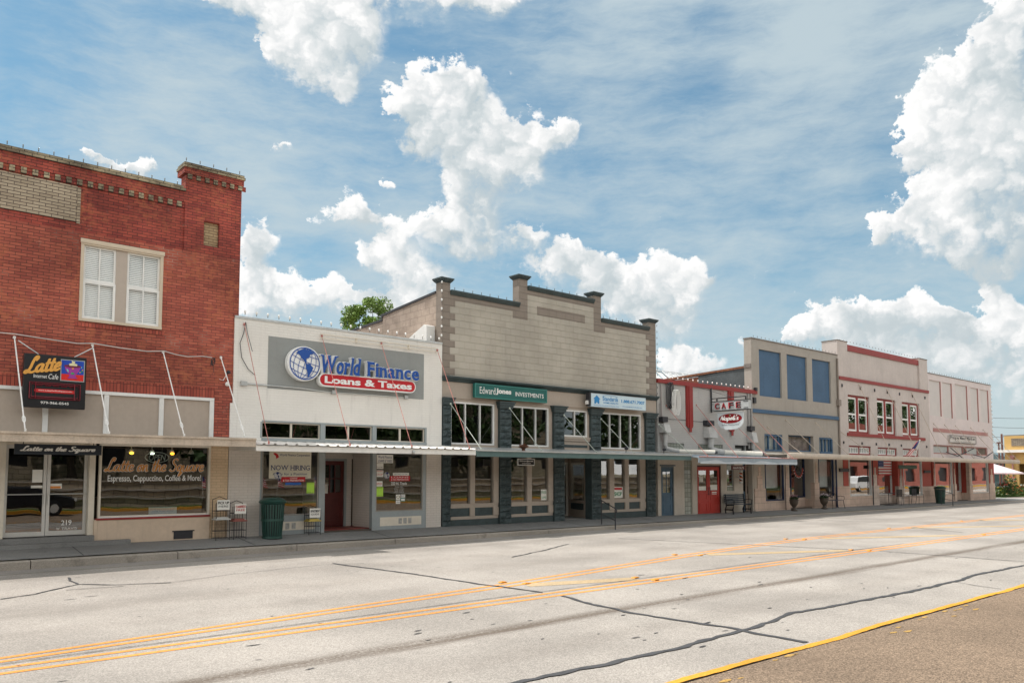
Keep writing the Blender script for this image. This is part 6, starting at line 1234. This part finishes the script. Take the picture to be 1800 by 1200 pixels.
# ================================================================== street things
def rack(x, y, h, w, label, cards, boxz=.45):
    t = thing('newspaper_rack', label, 'rack', (x, y, pave(x, y)), 'wire racks of free papers on the pavement'); d = .28
    f = MB()
    for (a, b) in ((-w/2, 0), (w/2, 0), (-w/2, d), (w/2, d)): f.tube([(a, b, 0), (a, b, h if b else h*.93)], .009, 5)
    for z in (.06, .24, h*.5, h*.72): f.tube([(-w/2,0,z),(w/2,0,z),(w/2,d,z),(-w/2,d,z),(-w/2,0,z)], .007, 4)
    for i in range(1, 5):
        xx = -w/2 + w*i/5; f.tube([(xx, 0, .06), (xx, 0, h*.5)], .005, 4); f.tube([(xx, d, .06), (xx, d, h*.9)], .005, 4)
    f.tube([(-w/2, d, h), (0, d, h+.07), (w/2, d, h)], .009, 5); f.build('wire_frame', M['dark'], t)
    s = MB().box(-w/2-.02, w/2+.02, -.02, d, h*.5, h*.5+.03); s.box(-w/2+.02, w/2-.05, .01, d-.04, h*.5+.033, h*.5+.07); s.build('tray', paint('tray_%d' % int(x*10), cards[0], .6), t)
    c = MB().box(-w/2+.01, w/2-.02, -.02, -.012, h-.27, h-.01).build('card', M['paper'], t)
    MB().txt(cards[1], -w/2+.03, w/2-.04, h-.12, h-.05, -.024, .003, 0, .02).txt(cards[2], -w/2+.05, w/2-.06, h-.2, h-.15, -.024, .003).build('print', cards[3], c)
rack(8.10, 20.82, 1.06, .36, 'wire rack with dark print card and folded papers, against the cream painted brick', ((.55,.55,.52), 'PICK UP', 'HERE', M['dark']))
rack(8.56, 20.82, .95, .34, 'wire rack with red and blue print card beside the first rack', ((.30,.10,.08), 'CLASSIFIEDS', 'FREE', M['red']))
t_ = rack(10.78, 20.92, .76, .36, 'low wire rack with small white card under the NOW HIRING window', ((.55,.42,.10), 'APARTMENT', 'GUIDE', M['dark']))
grn = paint('bin_green', (.010, .058, .045), .4, .15, 4, metallic=.0, spec=.6)
def bin_(x, y, label):
    t = thing('litter_bin', label, 'litter bin', (x, y, pave(x, y))); b = MB(); n = 26; h = .98
    for k in range(n):
        a = 2*math.pi*k/n; w = .60*math.pi/n; P = []
        for z, r in ((.05, .255), (.5, .29), (.92, .315), (h, .345)):
            P.append([((r+dr)*math.cos(a+s*w), (r+dr)*math.sin(a+s*w), z) for s in (-1, 1) for dr in (0, -.012)])
        for i in range(3):
            p, q = P[i], P[i+1]; b.quad(p[0], p[2], q[2], q[0]); b.quad(p[1], q[1], q[3], p[3]); b.quad(p[0], q[0], q[1], p[1]); b.quad(p[2], p[3], q[3], q[2])
    b.build('slat', grn, t)
    MB().lathe([(.235,.0),(.27,.0),(.27,.06),(.235,.06),(.235,.0)], n=26).lathe([(.270,.47),(.305,.47),(.308,.53),(.272,.53),(.270,.47)], n=26).lathe([(.315,.93),(.35,.95),(.375,.99),(.35,1.01),(.31,.97),(.315,.93)], n=26).build('band', grn, t)
    MB().lathe([(.001,.08),(.22,.08),(.26,.9),(.25,.9),(.001,.10)], n=20).build('liner', M['black'], t)
    MB().lathe([(.16,1.10),(.24,1.09),(.34,1.03),(.36,1.0),(.33,1.0),(.15,1.07),(.16,1.10)], n=26).build('lid', grn, t)
    ll = MB()
    for k in range(14): a = 2*math.pi*k/14; ll.tube([(.25*math.cos(a), .25*math.sin(a), 1.06), (.345*math.cos(a), .345*math.sin(a), 1.0)], .012, 4)
    ll.build('lid_rib', grn, t); return t
bin_(9.43, 20.75, 'dark green slatted litter bin standing by the white building left window'); bin_(54.2, 20.55, 'green slatted litter bin far along the pavement near the red panels')
# bench in front of the barber window
slt = paint('bench_slate', (.045, .060, .075), .5, .15, 4)
bn = thing('park_bench', 'slate blue slatted bench with black scrolled ends between the red and blue doors', 'bench', (31.95, 20.62, pave(32, 20.7)))
for k in range(5): MB().box(-.80, .80, .40+.012*k, .43+.012*k, .48+.085*k, .545+.085*k).build('back_slat', slt, bn)
for k in range(5): MB().box(-.80, .80, .0+.085*k, .07+.085*k, .43-.004*k, .46-.004*k).build('seat_slat', slt, bn)
for x in (-.72, .72): MB().tube([(x, .03, 0), (x, .05, .2), (x, .0, .42), (x, .38, .40), (x, .46, .2), (x, .42, 0)], .035, 6).tube([(x, .38, .40), (x, .44, .9)], .025, 6).tube([(x, .0, .42), (x, -.02, .62), (x, .1, .66), (x, .42, .62)], .02, 6).tube([(x, .05, .2), (x, .46, .2)], .03, 6).build('end_frame', M['black'], bn)
# urns with flowers
leafm = paint('leaf_green', (.05, .095, .025), .6, .3, 8); leafd = paint('leaf_dark', (.028, .06, .018), .6, .3, 8)
def blob_leaves(mb, c, r, n, s, rnd, flat=.6):
    for i in range(n):
        u = rnd.uniform(-1, 1); a = rnd.uniform(0, 6.283); q = math.sqrt(1-u*u); k = rnd.random() ** .35
        p = Vector((c[0]+r[0]*q*math.cos(a)*k, c[1]+r[1]*q*math.sin(a)*k, c[2]+r[2]*u*k)); n1 = Vector((rnd.gauss(0,1), rnd.gauss(0,1), rnd.gauss(0,1)+flat)).normalized()
        t1 = n1.cross(Vector((rnd.gauss(0,1), rnd.gauss(0,1), rnd.gauss(0,1)))).normalized(); t2 = n1.cross(t1); e = s*rnd.uniform(.6, 1.3)
        mb.add([p-t1*e, p+t2*e*.5, p+t1*e, p-t2*e*.5], [(0,1,2,3)])
def urn(x, y, label, fc, seed):
    t = thing('planter_urn', label, 'planter', (x, y, pave(x, y))); rnd = random.Random(seed)
    MB().lathe([(.001,0),(.16,0),(.16,.05),(.09,.09),(.07,.17),(.12,.24),(.19,.34),(.215,.46),(.20,.50),(.235,.53),(.235,.56),(.20,.56),(.18,.5),(.001,.5)], n=20).build('urn', paint('urn_bronze_%d' % seed, (.075, .055, .04), .5, .3, 5), t, smooth=True)
    mb = MB(); blob_leaves(mb, (0,0,.62), (.22,.22,.14), 240, .05, rnd); mb.build('foliage', leafd, t)
    mb = MB(); blob_leaves(mb, (0,0,.72), (.20,.20,.10), 60, .045, rnd); mb.build('flower', paint('flower_%d' % seed, fc, .6), t)
urn(36.65, 20.75, 'bronze urn of dark foliage with pink blooms by the stone pier', (.45, .25, .30), 31); urn(39.85, 20.85, 'bronze urn of pale blooms beside the curly iron bench', (.6, .5, .55), 32)
ib = thing('iron_bench', 'curly dark iron bench beside the second urn outside the grey building', 'bench', (41.0, 20.65, pave(41, 20.8)))
f = MB()
f.tube([(-.62+1.24*i/12, .38, .60+.28*math.sin(math.pi*i/12)) for i in range(13)], .018, 5); f.tube([(-.62,.38,.44),(.62,.38,.44)], .015, 5)
for i in range(1, 8): x = -.62+1.24*i/8; f.tube([(x,.38,.44),(x+.06*math.sin(i),.38,.60+.26*math.sin(math.pi*i/8))], .009, 4)
f.tube([(.10*math.cos(a), .38, .66+.10*math.sin(a)) for a in [i*math.pi/6 for i in range(13)]], .012, 5); f.build('backrest', M['dark'], ib)
f = MB()
for i in range(9): f.box(-.62, .62, .0+.043*i, .028+.043*i, .42, .437)
f.build('seat', navyf, ib)
for sx in (-.6, .6):
    for yy in (.02, .38): MB().tube([(sx, yy, .42), (sx*1.02, yy-.02, .2), (sx*1.12, yy-.04, 0)], .016, 5).build('leg', M['dark'], ib)
    MB().tube([(sx, .38, .62), (sx*1.05, .2, .66), (sx*1.1, .0, .62), (sx*1.05, -.03, .52), (sx, .02, .42)], .014, 5).build('armrest', M['dark'], ib)
def chair(x, y, rz, label):
    t = thing('metal_chair', label, 'chair', (x, y, pave(x, y)), 'metal chairs outside the red trimmed shop', rz)
    s = MB(); g_ = MB()
    for i in range(7): s.box(-.24, .24, -.22+.066*i, -.17+.066*i, .43, .442)
    s.build('seat', M['dark'], t)
    for i in range(6): g_.box(-.22+.077*i, -.175+.077*i, .24, .252, .50, .92)
    g_.tube([(-.25,.246,.46),(-.25,.246,.93),(.25,.246,.93),(.25,.246,.46)], .014, 5); g_.build('backrest', M['dark'], t)
    for sx in (-.24, .24):
        MB().tube([(sx, -.2, 0), (sx, -.22, .44), (sx, -.2, .64), (sx, .24, .66)], .013, 5).build('leg', M['dark'], t); MB().tube([(sx, .32, 0), (sx, .24, .44)], .013, 5).build('leg', M['dark'], t)
chair(49.2, 20.75, R(60), 'metal chair facing right, left of the pair outside the red trimmed shop'); chair(51.2, 20.7, R(-10), 'metal chair with dark slatted back just left of the far green bin')
tb = thing('round_table', 'small round metal table beside the chairs outside the red trimmed shop', 'table', (47.6, 20.9, pave(47, 20.9))); MB().lathe([(.001,.70),(.36,.70),(.36,.725),(.001,.725)], n=20).build('tabletop', M['dark'], tb); MB().tube([(0,0,.02),(0,0,.7)], .02, 6).tube([(-.28,0,.02),(.28,0,.02)], .015, 5).tube([(0,-.28,.02),(0,.28,.02)], .015, 5).build('pedestal', M['dark'], tb)
# handrails at the kerb steps
def rail(x, y, label, h=.92, s=1.0):
    t = thing('handrail', label, 'handrail', (x, y, 0)); d = .55; zz = zK(x)
    MB().tube([(0, d, zz), (0, d, zz+h)], .022, 8).tube([(0, -.12, 0), (0, -.12, h-.18)], .022, 8).build('post', M['dark'], t)
    MB().tube([(0, d+.08, zz+h-.10), (0, d+.13, zz+h-.03), (0, d+.08, zz+h+.03), (0, d, zz+h), (0, -.12, h-.15), (0, -.20, h-.22), (0, -.17, h-.30)], .02, 8).tube([(0, d, zz+.42), (0, -.12, .34)], .016, 6).build('top_rail', M['dark'], t)
rail(21.9, 19.55, 'short dark handrail at the kerb in front of the recessed green entry'); rail(53.3, 19.6, 'short dark handrail at the kerb beside the far green bin')
bt = thing('plant_bowl', 'rusty bowl with dry tuft sitting on the green awning edge', 'bowl', (17.9, 19.95, 2.80)); MB().lathe([(.001,0),(.07,0),(.05,.05),(.10,.09),(.19,.13),(.19,.15),(.001,.12)], n=12).build('bowl', paint('rust', (.14, .06, .035), .8, .4, 9), bt)
mb = MB(); blob_leaves(mb, (0,0,.17), (.15,.15,.06), 60, .05, random.Random(2)); mb.build('tuft', bpy.data.materials['rust'], bt)
for i, (x, lab) in enumerate(((23.3, 'left'), (25.6, 'right'))):
    t = thing('spot_lamp', 'small dark lamp on the green awning, %s one below the health sign' % lab, 'lamp', (x, 20.1, 2.84)); MB().tube([(0,0,0),(0,0,.12)], .015, 5).ell((0,-.03,.15), (.07,.10,.06), 8, 6).build('head', M['dark'], t)
# iron frames on the pink building's transom
t = thing('sign_bracket', 'dark scrolled iron brackets on the pink building above the tan awning', 'bracket'); MB().tube([(57.2, FY-.1, 3.45), (58.6, FY-.3, 3.2), (60.4, FY-.7, 3.75)], .035, 5).tube([(58.0, FY-.1, 3.75), (59.4, FY-.3, 3.1)], .03, 5).tube([(62.0, FY-.1, 3.35), (63.4, FY-.4, 3.15), (64.8, FY-.5, 3.6)], .035, 5).build('arm', M['dark'], t)
# poles beyond
pt = thing('utility_pole', 'tall rusty pole behind the mustard building at the far right', 'pole', (96.2, 30, -.1)); MB().tube([(0,0,0),(0,0,6.35)], .13, 8, .10).build('post', paint('pole_brown', (.16, .08, .07), .8), pt)
pt = thing('utility_pole', 'shorter brown pole left of the taller one behind the mustard building', 'pole', (95.2, 30, -.1)); MB().tube([(0,0,0),(0,0,5.4)], .10, 8, .08).lathe([(.001,0),(.22,0),(.22,.15),(.001,.15)], (0,0,5.3), 8).build('post', bpy.data.materials['pole_brown'], pt)
for k, (z0, z1, n_) in enumerate(((7.6, 9.6, 'highest'), (7.0, 8.2, 'middle'), (6.2, 6.9, 'lowest'))):
    w = MB().tube([(90 + 60*i/10 - 22, 31 + .3*k, z0 + (z1-z0)*i/10 - .5*math.sin(math.pi*i/10)) for i in range(11)], .02, 4); tag(w.build('overhead_wire', M['dark']), '%s overhead wire crossing the sky right of the pink building' % n_, 'wire', 'overhead wires')
# pink parasol over the terrace
um = thing('parasol', 'pale pink parasol between the pink and mustard buildings', 'parasol', (77.0, 25, -.0)); P = [(2.6*math.cos(i*math.pi/4), 2.6*math.sin(i*math.pi/4), 2.05) for i in range(8)]
mb = MB()
for i in range(8): mb.add([(0,0,2.95), P[i], P[(i+1) % 8]], [(0,1,2)]); mb.add([P[i], P[(i+1) % 8], tuple(v*.995 if k < 2 else v-.10 for k, v in enumerate(P[(i+1) % 8])), tuple(v*.995 if k < 2 else v-.10 for k, v in enumerate(P[i]))], [(0,1,2,3)])
mb.build('canopy', paint('parasol_pink', (.62, .50, .52), .8), um); MB().tube([(0,0,0),(0,0,3.0)], .03, 6).build('pole', M['white'], um)
tt = thing('terrace_table', 'white terrace table under the pink parasol', 'table', (78.5, 24.6, 0)); MB().box(-1.6, 1.6, -.4, .4, .85, .90).build('tabletop', M['white'], tt)
for a in (-1.4, 1.4): MB().tube([(a, 0, 0), (a, 0, .85)], .04, 6).build('leg', M['white'], tt)
# flowering shrubs on the corner bed
rnd = random.Random(21)
def shrub(x, y, r, h, mat, label, fl=None, n=420):
    t = thing('flowering_shrub' if fl else 'shrub', label, 'shrub', (x, y, 0), 'shrubs on the corner bed'); mb = MB(); blob_leaves(mb, (0,0,h*.5), (r,r,h*.5), n, .09, rnd)
    for k in range(3): a = k*2.1; mb.tube([(0,0,0),(.3*r*math.cos(a), .3*r*math.sin(a), h*.5)], .02, 4)
    mb.build('foliage', mat, t)
    if fl: mb = MB(); blob_leaves(mb, (0,0,h*.62), (r*.95,r*.95,h*.42), 45, .10, rnd, 1.5); mb.build('bloom', fl, t)
ly_, lo_, lr_ = paint('bloom_yellow', (.75, .55, .05), .6), paint('bloom_orange', (.7, .22, .08), .6), paint('bloom_red', (.5, .04, .05), .6); leafb = paint('leaf_bright', (.09, .17, .03), .6, .3, 8); leafs = paint('leaf_silver', (.16, .22, .13), .6, .2, 8)
shrub(71.5, 24.6, .9, 1.1, leafd, 'dark green shrub tight against the pink building corner'); shrub(73.6, 24.3, 1.0, 1.0, leafs, 'silvery green shrub left of the yellow blooms'); shrub(75.6, 24.2, .8, .9, leafb, 'shrub with yellow blooms on the corner bed', ly_); shrub(77.4, 24.1, .8, 1.3, leafm, 'taller shrub with red blooms on the corner bed', lr_)
shrub(79.2, 24.0, .9, 1.0, leafb, 'shrub with orange blooms by the mustard wall', lo_); shrub(81.2, 23.9, 1.0, 1.1, leafm, 'green shrub with orange red blooms at the far right edge', lo_); shrub(76.5, 26.5, 1.0, 1.9, leafd, 'tall dark shrub behind the parasol')
shrub(82.5, 25.2, .6, 2.1, lr_ and leafm, 'tall red leaved plant against the mustard wall', lr_)
# ================================================================== trees
def tree(x, y, h, r, label, seed, n=5200, leaf=.16, cz=.62, group=None, m1=None, trunk=.22, z=0, zr=None, clumps=26):
    rnd = random.Random(seed); t = thing('broadleaf_tree', label, 'tree', (x, y, z), group); zr = zr or h*(1-cz)*.98
    bark = bpy.data.materials.get('bark') or paint('bark', (.11, .08, .06), .9, .35, 5, .02)
    tk = MB(); tk.tube([(0,0,0),(.05*h*.1,0,h*.2),(-.02*h,.01*h,h*.42),(0,0,h*.6)], trunk, 9, trunk*.55); C = []
    for i in range(clumps):
        u = rnd.uniform(-.85, 1); a = rnd.uniform(0, 6.283); q = math.sqrt(max(0, 1-u*u)); k = rnd.uniform(.55, .95)
        C.append((r*q*math.cos(a)*k, r*q*math.sin(a)*k, h*cz + zr*u*k, rnd.uniform(.22, .42)*r))
    for c in C[:14]: tk.tube([(0,0,h*.38), (c[0]*.45, c[1]*.45, h*.38+(c[2]-h*.38)*.55), c[:3]], trunk*.38, 5, trunk*.08)
    tk.build('trunk', bark, t); cr = MB(); per = n//clumps
    for c in C: blob_leaves(cr, c[:3], (c[3], c[3], c[3]*.75), per, leaf, rnd, .5)
    cr.build('crown', m1 or leafm, t); return t
leafy = paint('leaf_sunny', (.17, .27, .05), .5, .4, 1.2)
tree(29.95, 50, 15.3, 2.05, 'green leafy tree top rising behind the beige block building', 44, 9000, .105, .865, m1=leafy, zr=1.95, clumps=24)
for i, (x, y, h, r) in enumerate(((1, -13.2, 10, 4.4), (12, -12.8, 10, 4.4), (22, -13.3, 10, 4.2), (33, -12.8, 11, 4.8), (46, -13, 10, 4.6), (62, -11, 11, 5.2), (-10, -13.2, 11, 5), (78, -11, 11, 5), (92, -10, 12, 6), (108, -11, 14, 6), (122, -12, 15, 6.5), (138, -11, 14, 6), (155, -12, 15, 7))):
    tree(x, y, h, r, ('broad shade tree on the courthouse lawn, number %d from the left' % (i+1)) if False else 'broad shade tree on the lawn across the street %s' % ('opposite the coffee shop', 'opposite the loan office', 'opposite the block front', 'opposite the cafe', 'opposite the red trimmed shop', 'opposite the pink building', 'far left of the coffee shop', 'beyond the row', 'at the far end of the lawn', 'first behind the brick store', 'second behind the brick store', 'third behind the brick store', 'last behind the brick store')[i], 60+i, 3800, .34, .62, 'shade trees across the street', m1=leafm, trunk=.3, clumps=30)
# ================================================================== the square across the street (seen in the shop windows)
smesh('plaza_kerb', MB().box(-60, 260, -3.5, -3.2, -.1, .16), M['kyel'])
smesh('square_lawn', strip(-60, 260, -60, -3.5, lambda x, y: .14 + max(0, (-6-y))*.012, 1, 8), M['grass'])
smesh('lawn_path', strip(76, 260, -6.6, -5.2, lambda x, y: .16 + max(0, (-6-y))*.012, 1, 2), M['walk'])
CH = thing('courthouse', 'pale limestone courthouse with dark windows across the street', 'building'); lime = bricks('limestone', (.42, .34, .25), (.33, .27, .19), (.20, .16, .12), bw=.7, rh=.34, ms=.025, wthr=.35, bd=.05)
ops = [(x, x+1.5, z, z+2.4) for x in range(-6, 58, 3) for z in (2.6, 6.4)]
MB().wall(-9, 60, 0, 10.5, -18.5, -18, ops).box(-9, 60, -40, -39.5, 0, 10.5).box(-9, -8.5, -39.4, -17.6, 0, 10.5).box(59.5, 60, -39.4, -17.6, 0, 10.5).build('wall', lime, CH); MB().box(-9.4, 60.4, -40.4, -16.6, 10.51, 11.1).build('cornice', lime, CH)
for o in ops: MB().box(o[0], o[1], -18.35, -18.3, o[2], o[3]).build('window', M['black'], CH)
for k, (yy, zz) in enumerate(((-5.4, .60), (-7.0, 1.05), (-8.6, 1.55))):
    t = thing('stone_terrace', ('low', 'middle', 'upper')[k] + ' limestone terrace wall with pale coping across the street', 'garden wall'); MB().box(-20, 75, yy-1.5, yy, 0, zz).build('wall', lime, t); MB().box(-20.1, 75.1, yy-.55, yy+.1, zz+.002, zz+.09).build('coping', M['kerb'], t)
RS = thing('brick_store', 'red brick store row across the street beyond the courthouse square', 'building'); MB().wall(98, 190, 0, 8.6, -6.5, -7, [(x, x+3, .8, 2.9) for x in range(100, 188, 6)]).box(98, 190, -20, -7.01, 6.0, 6.2).box(98, 98.3, -20, -7.01, 0, 6.0).build('wall', paint('store_red', (.36, .11, .08), .8, .15), RS)
for x in range(100, 188, 6): MB().box(x, x+3, -6.9, -6.85, .8, 2.9).build('window', M['black'], RS)
cf = MB(); rr = random.Random(9)
for (x, rz) in ((17.0, 0), (19.2, 0), (20.5, 0), (21.6, 0), (24.0, 0), (26.5, 0)):
    t = thing('flag_pole', 'small American flag on a stick planted in the lawn across the street', 'flag', (x, -4.2, .15), 'small flags planted in the lawn'); MB().tube([(0,0,0),(.05,0,1.7)], .012, 5).build('pole', M['white'], t)
    a, b, c_ = MB(), MB(), MB()
    for j in range(9):
        for k in range(6):
            P = lambda u, s: (.03+.42*u*(.5+.5*s)+.02, .06*math.sin(u*7), 1.68-.10*u-.62*s); m_ = c_ if (k < 3 and j < 4) else (a if k % 2 else b); m_ = c_ if (k < 3 and j < 4) else (a, b)[j % 2]
            m_.quad(P(k/6, j/9), P((k+1)/6, j/9), P((k+1)/6, (j+1)/9), P(k/6, (j+1)/9))
    a.build('red_stripe', M['red'], t); b.build('white_stripe', M['white'], t); c_.build('canton', bpy.data.materials['navy_ink'], t)
# parked cars across the street, seen only as reflections
def car(x, y, body, label, suv=True):
    t = thing('parked_car', label, 'car', (x, y, .02)); h = 1.72 if suv else 1.42; L = 4.6
    pr = [(-2.3,.35),(-2.3,.85),(-2.2,1.02),(-1.9,1.05),(-1.35,h-.05),(-.9,h),(.6,h),(1.15,1.08),(2.1,.92),(2.3,.75),(2.3,.35)] if not suv else [(-2.3,.38),(-2.3,1.0),(-2.15,1.1),(-1.95,h-.1),(-1.6,h),(.4,h),(.75,h-.1),(1.25,1.12),(2.15,.98),(2.3,.75),(2.3,.38)]
    MB().prism(pr, -.88, .88, 'y').build('body', body, t, bevel=.08)
    gw = [(p[0]*.9-.02, p[1]-.07) for p in pr[3:8]] if not suv else [(-1.95,1.12),(-1.85,h-.14),(-1.5,h-.09),(.35,h-.09),(.62,h-.14),(1.05,1.12)]
    MB().prism(gw, -.89, -.881, 'y').build('side_window', M['black'], t); MB().prism(gw, .881, .89, 'y').build('side_window', M['black'], t)
    for wx in (-1.4, 1.4):
        for wy in (-.80, .80): w = MB().lathe([(.001,-.11),(.2,-.11),(.34,-.1),(.36,-.06),(.36,.06),(.34,.1),(.2,.11),(.001,.11)], n=18).build('wheel', M['black'], t, rot=(R(90),0,0), loc=(wx, wy, .36)); MB().lathe([(.001,-.12),(.2,-.118),(.2,.118),(.001,.12)], n=10).build('rim', M['alu'], w)
    MB().box(2.28, 2.34, -.8, -.5, .68, .82).build('headlight', M['white'], t); MB().box(2.28, 2.34, .5, .8, .68, .82).build('headlight', M['white'], t)
car(85.5, 1.9, paint('car_white', (.7, .7, .7), .2, .02), 'white parked car with dark windows across the street'); car(79, 1.9, paint('car_dark', (.03, .035, .04), .2, .05), 'dark grey parked car across the street ahead of the white one'); car(7.4, -1.8, paint('car_black', (.012, .012, .014), .15, .05), 'black parked car across the street opposite the glass doors', False)
